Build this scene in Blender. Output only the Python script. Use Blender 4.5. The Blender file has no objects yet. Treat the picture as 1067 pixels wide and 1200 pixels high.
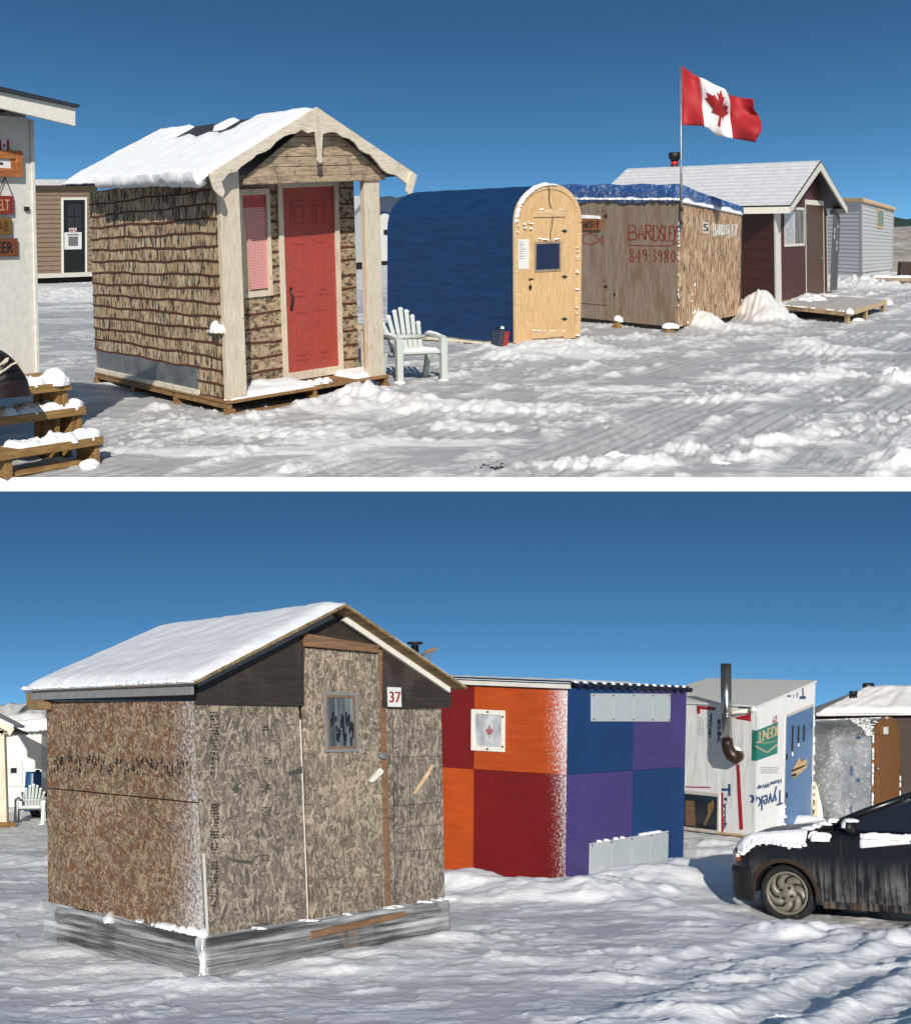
import bpy, bmesh, math, random
import numpy as np
from mathutils import Vector, Matrix
random.seed(7)
R = math.radians
SC = bpy.context.scene
COL = SC.collection
# ------------------------------------------------------------------ camera and the two sites
FPX = 1600.0                       # focal length in photo pixels (photo 1067 x 1200)
CXP, CYP = 533.5, 600.0
EL, EU = 1.4, 2.75; KS = EU/2.3                  # eye height above the near ice and above the raised ice shelf
AL = math.atan(260/FPX)            # the camera looks up a little over the near ice
BE = math.atan(330/FPX)            # and down a little on the sloping shelf
SUN_AZ, SUN_EL = R(-4), R(10.5)

class Site:
    """a piece of ground with its own slope; everything on it is built in its own metres, z up from the ice"""
    def __init__(s, pitch, e, M): s.p, s.e, s.M = pitch, e, M
    def ray(s, px, py):
        x, z = (px-CXP)/FPX, -(py-CYP)/FPX
        c, n = math.cos(s.p), math.sin(s.p)
        return Vector((x, c-n*z, n+c*z))
    def G(s, px, py, z=0.0):
        d = s.ray(px, py); t = (z-s.e)/d.z
        return Vector((0, 0, s.e))+d*t
    def V(s, base, px, py):
        d = s.ray(px, py); t = base.y/d.y
        return Vector((0, 0, s.e))+d*t
    def proj(s, p):
        q = p-Vector((0, 0, s.e)); c, n = math.cos(s.p), math.sin(s.p)
        y, z = c*q.y+n*q.z, -n*q.y+c*q.z
        return CXP+FPX*q.x/y, CYP-FPX*z/y
C0 = Vector((0, 0, EL))
LOW = Site(AL, EL, Matrix.Identity(4))
UPP = Site(-BE, EU, Matrix.Translation(C0) @ Matrix.Rotation(AL+BE, 4, 'X') @ Matrix.Translation((0, 0, -EU)))

class Frame:
    """a hut's own axes: a along its front from the near corner, b back along its side, c up (metres); slightly crooked as the hut is"""
    def __init__(s, site, N, F, S, Nt, Ft, St, z=0.0):
        s.site = site
        b0, b1, b2 = site.G(*N, z), site.G(*F, z), site.G(*S, z)
        t0, t1, t2 = site.V(b0, *Nt), site.V(b1, *Ft), site.V(b2, *St)
        s.setup([b0, b1, b2, b1+b2-b0], [t0, t1, t2, t1+t2-t0])
    def setup(s, b, t):
        s.b, s.t = b, t
        s.La, s.Lb = (b[1]-b[0]).length, (b[2]-b[0]).length
        s.Lc = (t[0]-b[0]).length
        s.base = (b[0]+b[1]+b[2]+b[3])/4
        return s
    def P(s, a, b, c):
        u, v, w = a/s.La, b/s.Lb, c/s.Lc
        lo = s.b[0]*(1-u)*(1-v)+s.b[1]*u*(1-v)+s.b[2]*(1-u)*v+s.b[3]*u*v
        hi = s.t[0]*(1-u)*(1-v)+s.t[1]*u*(1-v)+s.t[2]*(1-u)*v+s.t[3]*u*v
        return lo*(1-w)+hi*w
    def _newton(s, fn, px, py, x, y):
        for _ in range(30):
            q = s.site.proj(fn(x, y)); h = 1e-3
            qx, qy = s.site.proj(fn(x+h, y)), s.site.proj(fn(x, y+h))
            a11, a12 = (qx[0]-q[0])/h, (qy[0]-q[0])/h
            a21, a22 = (qx[1]-q[1])/h, (qy[1]-q[1])/h
            e1, e2 = px-q[0], py-q[1]
            det = a11*a22-a12*a21
            if abs(det) < 1e-9: break
            dx, dy = (e1*a22-e2*a12)/det, (a11*e2-a21*e1)/det
            m = max(abs(dx), abs(dy)); k = min(1, 1.0/m) if m > 0 else 1
            x += dx*k; y += dy*k
            if m < 1e-5: break
        return x, y
    def F(s, px, py, b=0.0): return s._newton(lambda a, c: s.P(a, b, c), px, py, s.La/2, s.Lc/2)
    def S(s, px, py, a=0.0): return s._newton(lambda b, c: s.P(a, b, c), px, py, s.Lb/2, s.Lc/2)
    def T(s, px, py, c): return s._newton(lambda a, b: s.P(a, b, c), px, py, s.La/2, s.Lb/2)

def ortho(site, o, ax, La=1.0, Lb=1.0, Lc=1.0):
    """straight frame at o with a along direction ax (degrees from the forward direction, to the right)"""
    f = Frame.__new__(Frame); f.site = site
    A = Vector((math.sin(R(ax)), math.cos(R(ax)), 0)); B = Vector((-A.y, A.x, 0)); Z = Vector((0, 0, 1))
    b = [o, o+A*La, o+B*Lb, o+A*La+B*Lb]
    f.setup(b, [p+Z*Lc for p in b]); f.Lc = Lc
    return f

# ------------------------------------------------------------------ mesh building
class MB:
    def __init__(s): s.v, s.f, s.m, s.h, s.sm = [], [], [], [], []
    def add(s, vs, fs, hs=None, m=0, smooth=False):
        k = len(s.v); s.v += [Vector(v) for v in vs]; s.h += [tuple(h) for h in (hs or vs)]
        for f in fs: s.f.append([i+k for i in f]); s.m.append(m); s.sm.append(smooth)
    def hexa(s, p, hs=None, m=0):
        s.add(p, [(0, 1, 3, 2), (4, 6, 7, 5), (0, 4, 5, 1), (2, 3, 7, 6), (0, 2, 6, 4), (1, 5, 7, 3)], hs, m)
    def box(s, fr, a0, a1, b0, b1, c0, c1, m=0, off=0.0):
        # subdivided, so that it follows the frame's slight twist exactly
        lo, hi = (a0, b0, c0), (a1, b1, c1); n = [max(1, min(8, int(abs(h-l)/.35)+1)) if abs(h-l) > .35 else 1 for l, h in zip(lo, hi)]
        idx = {}; vs, hs, fs = [], [], []
        def vt(*t):
            if t not in idx:
                p = [l+(h-l)*k/m_ for l, h, k, m_ in zip(lo, hi, t, n)]; idx[t] = len(vs); vs.append(fr.P(*p)); hs.append((p[0]+off, p[1]+off*1.7, p[2]+off*.6))
            return idx[t]
        for ax in range(3):
            u, w = (ax+1) % 3, (ax+2) % 3
            for e in (0, n[ax]):
                for i in range(n[u]):
                    for j in range(n[w]):
                        q = []
                        for di, dj in ((0, 0), (1, 0), (1, 1), (0, 1)):
                            t = [0, 0, 0]; t[ax] = e; t[u] = i+di; t[w] = j+dj; q.append(vt(*t))
                        fs.append(q)
        s.add(vs, fs, hs, m)
    def prism(s, pts, P, d0, d1, m=0, H=None):
        """polygon pts (2D) pushed through P(x, y, d) from depth d0 to d1"""
        n = len(pts); H = H or P
        vs = [P(x, y, d0) for x, y in pts]+[P(x, y, d1) for x, y in pts]
        hs = [H(x, y, d0) for x, y in pts]+[H(x, y, d1) for x, y in pts]
        s.add(vs, [tuple(range(n)), tuple(range(2*n-1, n-1, -1))]+[(i, i+n, (i+1) % n+n, (i+1) % n) for i in range(n)], hs, m)
    def pF(s, fr, pts, b0, b1, m=0): s.prism(pts, lambda x, y, d: fr.P(x, d, y), b0, b1, m, lambda x, y, d: (x, d, y))
    def pS(s, fr, pts, a0, a1, m=0): s.prism(pts, lambda x, y, d: fr.P(d, x, y), a0, a1, m, lambda x, y, d: (d, x, y))
    def pT(s, fr, pts, c0, c1, m=0): s.prism(pts, lambda x, y, d: fr.P(x, y, d), c0, c1, m, lambda x, y, d: (x, y, d))
    def grid(s, rows, m=0, smooth=True, hs=None, closed=False):
        ny, nx = len(rows), len(rows[0])
        fs = []
        for j in range(ny-1):
            for i in range(nx-1 if not closed else nx):
                i2 = (i+1) % nx
                fs.append((j*nx+i, j*nx+i2, (j+1)*nx+i2, (j+1)*nx+i))
        s.add([p for r in rows for p in r], fs, hs, m, smooth)
    def tube(s, pts, r, n=8, m=0, cap=True):
        pts = [Vector(p) for p in pts]; rr = r if isinstance(r, (list, tuple)) else [r]*len(pts)
        rows = []; x = None
        for i, p in enumerate(pts):
            t = (pts[min(i+1, len(pts)-1)]-pts[max(i-1, 0)]).normalized()
            if x is None: x = t.cross(Vector((0, 0, 1)) if abs(t.z) < .9 else Vector((0, 1, 0))).normalized()
            else: x = (x-t*x.dot(t)).normalized()          # carried along the bend without twisting
            y = x.cross(t)
            rows.append([p+(x*math.cos(k*2*math.pi/n)+y*math.sin(k*2*math.pi/n))*rr[i] for k in range(n)])
        k = len(s.v); s.grid(rows, m, True, None, True)
        if cap:
            s.f.append([k+i for i in range(n)]); s.m.append(m); s.sm.append(False)
            e = k+(len(rows)-1)*n; s.f.append([e+i for i in range(n)][::-1]); s.m.append(m); s.sm.append(False)
    def blob(s, c, rx, ry, rz, seed=0, rough=.25, n=14, m=0, flat=-.2):
        """a lumpy mound of snow (or a bag): half ellipsoid pushed about by noise"""
        rows = []; rg = random.Random(seed); ph = [rg.uniform(0, 6.28) for _ in range(8)]
        for j in range(n//2+1):
            th = math.pi/2*(1-j/(n//2))*1.0
            row = []
            for i in range(n):
                f = 2*math.pi*i/n
                k = 1+rough*(math.sin(3*f+ph[0]+2*th)*.5+math.sin(5*f+ph[1]-3*th)*.35+math.sin(2*f+ph[2])*.4+math.sin(9*f+ph[3]+5*th)*.2)
                z = math.sin(th) if j < n//2 else flat
                row.append(Vector(c)+Vector((math.cos(f)*math.cos(th)*rx*k, math.sin(f)*math.cos(th)*ry*k, z*rz*(1+rough*.5*math.sin(4*f+ph[4])*math.cos(th)))))
            rows.append(row)
        s.grid(rows, m, True, None, True)
    def build(s, name, mats, parent=None, base=None, site=None, bevel=0, smooth=None, solid=0):
        if parent is not None and base is None: base = Vector(parent['_b'])
        o_base = base or Vector((0, 0, 0))
        me = bpy.data.meshes.new(name)
        me.from_pydata([tuple(v-o_base) for v in s.v], [], s.f)
        if not isinstance(mats, (list, tuple)): mats = [mats]
        for x in mats: me.materials.append(x)
        me.polygons.foreach_set('material_index', s.m)
        me.polygons.foreach_set('use_smooth', [smooth if smooth is not None else q for q in s.sm])
        at = me.attributes.new('hc', 'FLOAT_VECTOR', 'POINT')
        at.data.foreach_set('vector', [x for h in s.h for x in h])
        bm = bmesh.new(); bm.from_mesh(me); bmesh.ops.recalc_face_normals(bm, faces=bm.faces); bm.to_mesh(me); bm.free()
        o = bpy.data.objects.new(name, me); COL.objects.link(o)
        if parent is not None:
            o.parent = parent; o['_b'] = tuple(o_base)
        else:
            o.matrix_world = (site.M if site else Matrix.Identity(4)) @ Matrix.Translation(o_base); o['_b'] = tuple(o_base)
        if solid:
            w = o.modifiers.new('solid', 'SOLIDIFY'); w.thickness = solid; w.offset = 0
        if bevel:
            w = o.modifiers.new('bevel', 'BEVEL'); w.width = bevel; w.segments = 2; w.limit_method = 'ANGLE'; w.angle_limit = R(40)
        return o

def tag(o, label, cat, group=None):
    o['label'] = label; o['category'] = cat
    if group: o['group'] = group
    return o
def thing(name, label, cat, site, base, group=None):
    o = bpy.data.objects.new(name, None); COL.objects.link(o)
    o.matrix_world = site.M @ Matrix.Translation(base); o['_b'] = tuple(base); o.empty_display_size = .2
    return tag(o, label, cat, group)
def copy_thing(o, M, label):
    c = o.copy(); COL.objects.link(c); c.matrix_world = M; c['label'] = label
    for ch in list(o.children):
        d = ch.copy(); COL.objects.link(d); d.parent = c
        for g in list(ch.children):
            e = g.copy(); COL.objects.link(e); e.parent = d
    return c

def text_mesh(txt):
    cu = bpy.data.curves.new('lettering', 'FONT'); cu.body = txt; cu.resolution_u = 3
    ob = bpy.data.objects.new('lettering', cu); COL.objects.link(ob)
    dg = bpy.context.evaluated_depsgraph_get(); me = bpy.data.meshes.new_from_object(ob.evaluated_get(dg))
    vs = [(v.co.x, v.co.y) for v in me.vertices]; fs = [tuple(p.vertices) for p in me.polygons]
    bpy.data.objects.remove(ob); bpy.data.meshes.remove(me); bpy.data.curves.remove(cu)
    x0, x1 = min(v[0] for v in vs), max(v[0] for v in vs); y0, y1 = min(v[1] for v in vs), max(v[1] for v in vs)
    return [((x-x0)/(x1-x0), (y-y0)/(y1-y0)) for x, y in vs], fs
def lettering(mb, txt, quad, rot180=False, m=0, bold=0.0, mirror=False):
    """letters fitted into quad(u, v) -> point"""
    vs, fs = text_mesh(txt)
    for k in ([0] if not bold else [-bold, 0, bold]):
        w = [(1-x, 1-y) if rot180 else ((1-x, y) if mirror else (x, y)) for x, y in vs]
        mb.add([quad(x+k, y, abs(k)*.02) for x, y in w], fs, None, m)
def quadF(fr, a0, a1, c0, c1, b): return lambda u, v, e=0: fr.P(a0+(a1-a0)*u, b-e, c0+(c1-c0)*v)
def quadS(fr, b1, b0, c0, c1, a): return lambda u, v, e=0: fr.P(a-e, b1+(b0-b1)*u, c0+(c1-c0)*v)
STROKES = {'B': [[(0, 0), (0, 1), (.55, .95), (.65, .75), (.5, .55), (0, .5)], [(.5, .55), (.75, .3), (.6, .05), (0, 0)]],
 'A': [[(0, 0), (.35, 1), (.7, 0)], [(.12, .35), (.58, .35)]], 'R': [[(0, 0), (0, 1), (.5, .95), (.62, .75), (.5, .55), (0, .5)], [(.25, .5), (.7, 0)]],
 'D': [[(0, 0), (0, 1), (.4, .95), (.68, .6), (.6, .2), (.3, 0), (0, 0)]], 'S': [[(.65, .85), (.4, 1), (.1, .85), (.12, .6), (.55, .42), (.65, .2), (.4, 0), (.05, .12)]],
 'L': [[(0, 1), (0, 0), (.55, .02)]], 'E': [[(.6, 1), (0, .97), (0, 0), (.6, .03)], [(0, .52), (.5, .52)]], 'Y': [[(0, 1), (.33, .5)], [(.7, 1), (.33, .45), (.1, -.15)]],
 '8': [[(.35, .52), (.1, .7), (.2, .97), (.5, .97), (.6, .72), (.35, .52), (.05, .25), (.2, 0), (.5, 0), (.65, .25), (.35, .52)]],
 '4': [[(.5, 0), (.5, 1), (.02, .35), (.65, .35)]], '9': [[(.6, .75), (.4, .5), (.1, .6), (.1, .9), (.35, 1), (.6, .8), (.55, .35), (.4, 0)]],
 '3': [[(.05, .9), (.4, 1), (.6, .78), (.3, .55), (.62, .3), (.4, 0), (.05, .1)]], '0': [[(.35, 0), (.05, .3), (.08, .75), (.35, 1), (.62, .75), (.62, .3), (.35, 0)]],
 '-': [[(.05, .45), (.5, .5)]], '5': [[(.6, 1), (.1, 1), (.08, .55), (.45, .6), (.62, .3), (.4, 0), (.05, .08)]]}
def ribbon(mb, pts, w, P, m=0):
    n = len(pts); L, Rr = [], []
    for i, p in enumerate(pts):
        q0, q1 = pts[max(i-1, 0)], pts[min(i+1, n-1)]
        dx, dy = q1[0]-q0[0], q1[1]-q0[1]; l = math.hypot(dx, dy) or 1
        ww = w*random.uniform(.8, 1.15)
        L.append(P(p[0]-dy/l*ww, p[1]+dx/l*ww)); Rr.append(P(p[0]+dy/l*ww, p[1]-dx/l*ww))
    mb.grid([L, Rr], m, False)
def brush(mb, txt, x0, x1, y0, y1, w, P, m=0, jit=.03):
    n = len(txt); cw = (x1-x0)/n
    for i, ch in enumerate(txt):
        jx, jy, js = random.uniform(-jit, jit)*cw, random.uniform(-jit, jit)*(y1-y0), random.uniform(.92, 1.06)
        for st in STROKES.get(ch, []):
            ribbon(mb, [(x0+i*cw+jx+p[0]*cw*1.15, y0+jy+p[1]*(y1-y0)*js) for p in st], w, P, m)

# ------------------------------------------------------------------ materials
def lin(c):
    if isinstance(c, str): c = [int(c[i:i+2], 16)/255 for i in (0, 2, 4)]
    return tuple(((x+.055)/1.055)**2.4 if x > .04045 else x/12.92 for x in c)+(1,)
class NT:
    def __init__(s, name):
        s.mat = bpy.data.materials.new(name); s.mat.use_nodes = True; s.t = s.mat.node_tree; s.t.nodes.clear()
        s.out = s.n('ShaderNodeOutputMaterial')
    def n(s, typ, **kw):
        x = s.t.nodes.new(typ)
        for k, v in kw.items(): setattr(x, k, v)
        return x
    def set(s, sock, v):
        if isinstance(v, bpy.types.NodeSocket): s.t.links.new(v, sock)
        elif v is not None:
            if isinstance(v, (int, float)) and hasattr(sock.default_value, '__len__'): v = (v,)*len(sock.default_value)
            sock.default_value = v
    def hc(s, attr='hc'): return s.n('ShaderNodeAttribute', attribute_name=attr).outputs['Vector']
    def fac(s, attr): return s.n('ShaderNodeAttribute', attribute_name=attr).outputs['Fac']
    def xyz(s, v): x = s.n('ShaderNodeSeparateXYZ'); s.set(x.inputs[0], v); return x.outputs
    def comb(s, x=0, y=0, z=0):
        c = s.n('ShaderNodeCombineXYZ'); [s.set(c.inputs[i], q) for i, q in enumerate((x, y, z))]; return c.outputs[0]
    def map(s, v, scale=(1, 1, 1), rot=(0, 0, 0), loc=(0, 0, 0)):
        x = s.n('ShaderNodeMapping'); s.set(x.inputs['Vector'], v); x.inputs['Scale'].default_value = scale
        x.inputs['Rotation'].default_value = rot; x.inputs['Location'].default_value = loc; return x.outputs[0]
    def noise(s, v, scale=5, detail=4, rough=.55, dist=0, color=False):
        x = s.n('ShaderNodeTexNoise'); s.set(x.inputs['Vector'], v); x.inputs['Scale'].default_value = scale
        x.inputs['Detail'].default_value = detail; x.inputs['Roughness'].default_value = rough; x.inputs['Distortion'].default_value = dist
        return x.outputs['Color' if color else 'Fac']
    def vor(s, v, scale=5, feature='F1', rnd=1):
        x = s.n('ShaderNodeTexVoronoi', feature=feature); s.set(x.inputs['Vector'], v); x.inputs['Scale'].default_value = scale
        x.inputs['Randomness'].default_value = rnd; return x.outputs
    def m(s, op, a, b=0, c=0, clamp=False):
        x = s.n('ShaderNodeMath', operation=op, use_clamp=clamp); s.set(x.inputs[0], a); s.set(x.inputs[1], b); s.set(x.inputs[2], c); return x.outputs[0]
    def ramp(s, f, stops, mode='LINEAR'):
        x = s.n('ShaderNodeValToRGB'); s.set(x.inputs[0], f); e = x.color_ramp.elements; x.color_ramp.interpolation = mode
        while len(e) < len(stops): e.new(.5)
        for i, (p, c) in enumerate(stops):
            e[i].position = p; e[i].color = c if not isinstance(c, str) else lin(c)
        return x.outputs[0]
    def sm(s, f, a, b):
        x = s.n('ShaderNodeMapRange', interpolation_type='SMOOTHSTEP'); s.set(x.inputs[0], f); x.inputs[1].default_value = a; x.inputs[2].default_value = b; return x.outputs[0]
    def mix(s, f, a, b, mode='MIX'):
        x = s.n('ShaderNodeMix', data_type='RGBA', blend_type=mode); s.set(x.inputs[0], f)
        for k, v in ((6, a), (7, b)): s.set(x.inputs[k], lin(v) if isinstance(v, str) else v)
        return x.outputs[2]
    def bump(s, h, strength=.3, dist=.01, nrm=None):
        x = s.n('ShaderNodeBump'); s.set(x.inputs['Height'], h); x.inputs['Strength'].default_value = strength; x.inputs['Distance'].default_value = dist
        if nrm: s.set(x.inputs['Normal'], nrm)
        return x.outputs[0]
    def done(s, col, rough=.7, nrm=None, metal=0, spec=None, sheen=0, coat=0, sss=0):
        p = s.n('ShaderNodeBsdfPrincipled'); s.set(p.inputs['Base Color'], lin(col) if isinstance(col, str) else col)
        s.set(p.inputs['Roughness'], rough); s.set(p.inputs['Metallic'], metal)
        if nrm is not None: s.set(p.inputs['Normal'], nrm)
        if spec is not None: s.set(p.inputs['Specular IOR Level'], spec)
        if coat: p.inputs['Coat Weight'].default_value = coat; p.inputs['Coat Roughness'].default_value = .08
        if sss: p.inputs['Subsurface Weight'].default_value = sss; p.inputs['Subsurface Radius'].default_value = (.03, .04, .06)
        s.bsdf = p; s.t.links.new(p.outputs[0], s.out.inputs[0]); return s.mat
    def flat(s, v):
        """2D wall coordinate (along the wall, up)"""
        o = s.xyz(v); return s.comb(s.m('ADD', o[0], o[1]), o[2], 0)

def wood(name, cols, grain=(14, 14, 1.2), knots=True, rough=.75, dirt=None, vert=True, bs=.25):
    """boards: grain runs along c (or along the wall when vert is False)"""
    t = NT(name); h = t.hc(); sc = grain if vert else (grain[2], grain[2], grain[0])
    g = t.noise(t.map(h, sc), 3, 6, .65, .6); g2 = t.noise(t.map(h, [x*4 for x in sc]), 3, 3, .6)
    c = t.ramp(g, [(.25, cols[0]), (.5, cols[1]), (.72, cols[2])])
    c = t.mix(t.m('MULTIPLY', t.sm(g2, .55, .8), .35), c, cols[0])
    if knots:
        v = t.vor(t.map(h, [3, 3, 1.6] if vert else [1.6, 1.6, 3]), 1.7)[0]; c = t.mix(t.sm(v, .09, .035), c, cols[3] if len(cols) > 3 else cols[0])
    if dirt:
        d = t.noise(t.map(h, (2.2, 2.2, 1.3)), 2.3, 5, .7); c = t.mix(t.m('MULTIPLY', t.sm(d, .5, .72), dirt[1]), c, dirt[0])
    return t.done(c, rough, t.bump(g2, bs, .006))
def paint(name, col, rough=.55, var=.12, bs=.15, scale=4, wear=None, grain=(5, 5, 5), spec=None):
    t = NT(name); h = t.hc(); n = t.noise(t.map(h, grain), scale, 6, .65); n2 = t.noise(h, 45, 3, .6)
    base = lin(col); dk = tuple(x*(1-var*2) for x in base[:3])+(1,); lt = tuple(min(1, x*(1+var)) for x in base[:3])+(1,)
    c = t.ramp(n, [(.3, dk), (.7, lt)])
    if wear:
        w = t.noise(t.map(h, wear[2] if len(wear) > 2 else (6, 6, 1.5)), 3, 7, .72); c = t.mix(t.m('MULTIPLY', t.sm(w, wear[3] if len(wear) > 3 else .58, .72), wear[1]), c, wear[0])
    return t.done(c, rough, t.bump(t.m('ADD', n, t.m('MULTIPLY', n2, .4)), bs, .008), spec=spec)
MAT = {}
def mk_materials():
    M = MAT
    # snow and ice
    def snow(name, lump=1.0):
        t = NT(name); h = t.hc(); a = t.noise(h, 9, 6, .6); b = t.noise(h, 70, 3, .6)
        c = t.ramp(a, [(.3, (.74, .76, .79, 1)), (.7, (.86, .86, .87, 1))])
        return t.done(c, .75, t.bump(t.m('ADD', a, t.m('MULTIPLY', b, .25)), .35*lump, .03), spec=.2)
    M['snow'] = snow('snow')
    def ground(name, ice_c, snow_c, dirt=.25):
        t = NT(name); h = t.hc(); s = t.fac('snow')
        a = t.noise(h, 1.3, 7, .62); b = t.noise(t.map(h, (7, 13, 7)), 1, 6, .68); c = t.noise(h, 38, 4, .6)
        f = t.m('ADD', t.m('ADD', s, t.m('MULTIPLY', t.m('SUBTRACT', b, .5), .9)), t.m('MULTIPLY', t.m('SUBTRACT', c, .5), .45))
        f = t.sm(f, .22, .75)
        ice = t.ramp(a, [(.3, ice_c[0]), (.5, ice_c[1]), (.7, ice_c[2])])
        col = t.mix(f, ice, t.ramp(c, [(.3, snow_c[0]), (.7, snow_c[1])]))
        d = t.noise(h, .55, 6, .7); col = t.mix(t.m('MULTIPLY', t.sm(d, .56, .75), dirt), col, (.17, .15, .13, 1))
        rgh = t.m('MULTIPLY_ADD', f, .35, .42)
        hh = t.m('ADD', t.m('MULTIPLY', b, .8), t.m('MULTIPLY', c, .35)); fine = t.noise(h, 140, 2, .5)
        return t.done(col, rgh, t.bump(t.m('ADD', hh, t.m('MULTIPLY', fine, .32)), .42, .04), spec=.3)
    M['ice_low'] = ground('packed_snow', [(.56, .57, .59, 1), (.66, .67, .69, 1), (.74, .75, .77, 1)], [(.82, .83, .84, 1), (.92, .92, .92, 1)], .18)
    M['ice_upp'] = ground('trodden_ice', [(.33, .33, .33, 1), (.42, .42, .42, 1), (.49, .49, .49, 1)], [(.56, .56, .56, 1), (.80, .80, .79, 1)], .28)
    M['edge'] = paint('packed_snow_edge', (.96, .96, .96), .8, .01, .05)
    # timber
    M['pine'] = wood('pale_pine', ['ADA08C', 'CFC3AE', 'E2D9C9', '857058'], dirt=('9E907D', .45))
    M['pine_h'] = wood('pale_pine_rail', ['B3A794', 'D4C9B5', 'E7DFD1', '857058'], vert=False, dirt=('9E907D', .4))
    M['pallet'] = wood('pallet_wood', ['5E4326', '8D6A40', 'AD8757', '3A2A18'], vert=False, dirt=('3C3026', .6))
    M['newpine'] = wood('fresh_lumber', ['A98760', 'C8A980', 'DCC29C', '8A6A48'], vert=False)
    M['barn'] = wood('weathered_gable_board', ['65564A', 'A8937A', 'CDB899', '3B3027'], vert=False, dirt=('3A322B', .75), grain=(9, 9, 1.0))
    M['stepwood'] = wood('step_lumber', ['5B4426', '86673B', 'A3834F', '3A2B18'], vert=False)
    t = NT('weathered_shingle'); h = t.hc()
    g = t.noise(t.map(h, (22, 22, 2.2)), 1.6, 5, .7, .4); k = t.noise(t.map(h, (19, 19, 5)), 1.0, 4, .6); w = t.noise(h, .35, 2)
    c = t.ramp(g, [(.28, '8F7A61'), (.5, 'B9A587'), (.7, 'D2C1A5')])
    c = t.mix(t.m('MULTIPLY', t.sm(w, .4, .62), .5), c, '8F6C48')
    c = t.mix(t.m('MULTIPLY', t.sm(k, .49, .575), .93), c, '2A2520')
    M['shingle'] = t.done(c, .85, t.bump(g, .4, .008))
    t = NT('dark_stained_shingle'); h = t.hc()
    g = t.noise(t.map(h, (3, 3, 14)), 1.6, 6, .7, .5); k = t.noise(t.map(h, (7, 7, 14)), 1.2, 5, .65)
    c = t.ramp(g, [(.28, '75614C'), (.5, 'A69074'), (.7, 'C4B294')]); c = t.mix(t.m('MULTIPLY', t.sm(k, .49, .60), .9), c, '332C26')
    M['shingle_front'] = t.done(c, .85, t.bump(g, .4, .008))
    M['butt'] = paint('red_brown_shingle_edge', (.36, .17, .085), .8, .3, .3, 6)
    M['reddoor'] = paint('red_door_paint', 'A8463C', .55, .12, .2, 3, wear=('6F5A5C', .6, (9, 9, 1.0), .55))
    # paints, cloth and plastics
    M['white'] = paint('white_paint', (.86, .85, .81), .6, .05, .1)
    M['whiteold'] = paint('worn_white_paint', (.80, .79, .76), .7, .07, .2, 2, wear=('A39A8A', .5, (2, 2, 1), .56))
    M['cream'] = paint('cream_sash', (.80, .72, .58), .6, .1)
    M['black'] = paint('black_metal', (.07, .07, .075), .5, .2)
    M['iron'] = paint('dark_iron', (.12, .12, .125), .45, .3)
    M['galv'] = NT('galvanised_sheet'); t = M['galv']; h = t.hc(); v = t.vor(h, 28)[1]
    M['galv'] = t.done(t.mix(.5, t.ramp(t.noise(h, 3, 4), [(.3, '86898B'), (.7, 'B2B4B4')]), v, 'MULTIPLY') if 0 else t.ramp(t.noise(h, 3, 5), [(.3, '77797B'), (.7, 'A9ABAB')]), .42, t.bump(t.noise(h, 2, 3), .1, .02), metal=.75)
    t = NT('blue_tarpaulin'); h = t.hc(); f = t.flat(h)
    n = t.noise(t.map(h, (1.2, .7, 5)), 1.5, 6, .6, .4); n2 = t.noise(t.map(h, (3, .5, 12)), 2, 4, .6)
    wv = t.n('ShaderNodeTexWave', wave_type='BANDS', bands_direction='Z'); t.set(wv.inputs['Vector'], h); wv.inputs['Scale'].default_value = 12; wv.inputs['Distortion'].default_value = 1.5
    c = t.ramp(n, [(.3, (.005, .027, .085, 1)), (.7, (.010, .042, .125, 1))])
    M['tarp'] = t.done(c, .5, t.bump(t.m('ADD', t.m('MULTIPLY', n, 1.2), t.m('MULTIPLY', n2, .6)), .8, .06), spec=.35)
    t = NT('frosted_blue_tarpaulin'); h = t.hc(); n = t.noise(h, 5, 6, .7); n2 = t.noise(h, 30, 5, .75); n3 = t.noise(t.map(h, (1, 1, 4)), 2, 3)
    fr = t.sm(t.m('ADD', t.m('MULTIPLY', n2, .7), t.m('MULTIPLY', n, .45)), .60, .72)
    c = t.mix(fr, t.ramp(n3, [(.3, (.010, .055, .20, 1)), (.7, (.02, .10, .33, 1))]), (.78, .8, .84, 1))
    M['tarp_frost'] = t.done(c, .5, t.bump(n, .4, .03))
    t = NT('yellow_plywood'); h = t.hc(); g = t.noise(t.map(h, (5, 5, 1.1)), 2.2, 6, .6, 1.2); n = t.noise(h, 1.5, 3)
    c = t.ramp(g, [(.3, 'B8966A'), (.55, 'CBAA7C'), (.75, 'D8BB90')]); c = t.mix(t.m('MULTIPLY', t.sm(n, .5, .75), .3), c, 'BC976A')
    M['ply'] = t.done(c, .6, t.bump(g, .12, .004))
    t = NT('weathered_grey_plywood'); h = t.hc(); g = t.noise(t.map(h, (10, 10, 1.0)), 1.6, 7, .7, .5); n = t.noise(t.map(h, (1.2, 1.2, .6)), 1.5, 5, .65); k = t.noise(t.map(h, (9, 9, 3)), 1.6, 4)
    c = t.ramp(g, [(.28, '6F6153'), (.5, '93826F'), (.72, 'AA9883')]); c = t.mix(t.m('MULTIPLY', t.sm(n, .47, .7), .6), c, '7A5434'); c = t.mix(t.m('MULTIPLY', t.sm(k, .62, .7), .6), c, '46392E')
    M['oldply'] = t.done(c, .85, t.bump(g, .3, .006))
    t = NT('peeling_brown_plywood'); h = t.hc(); g = t.noise(t.map(h, (13, 13, 1.3)), 1.4, 7, .72, .9); n = t.noise(t.map(h, (5, 5, 1.1)), 1.6, 5, .6, .6); k = t.noise(t.map(h, (14, 14, 2.6)), 1.2, 5, .66, .5)
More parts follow.
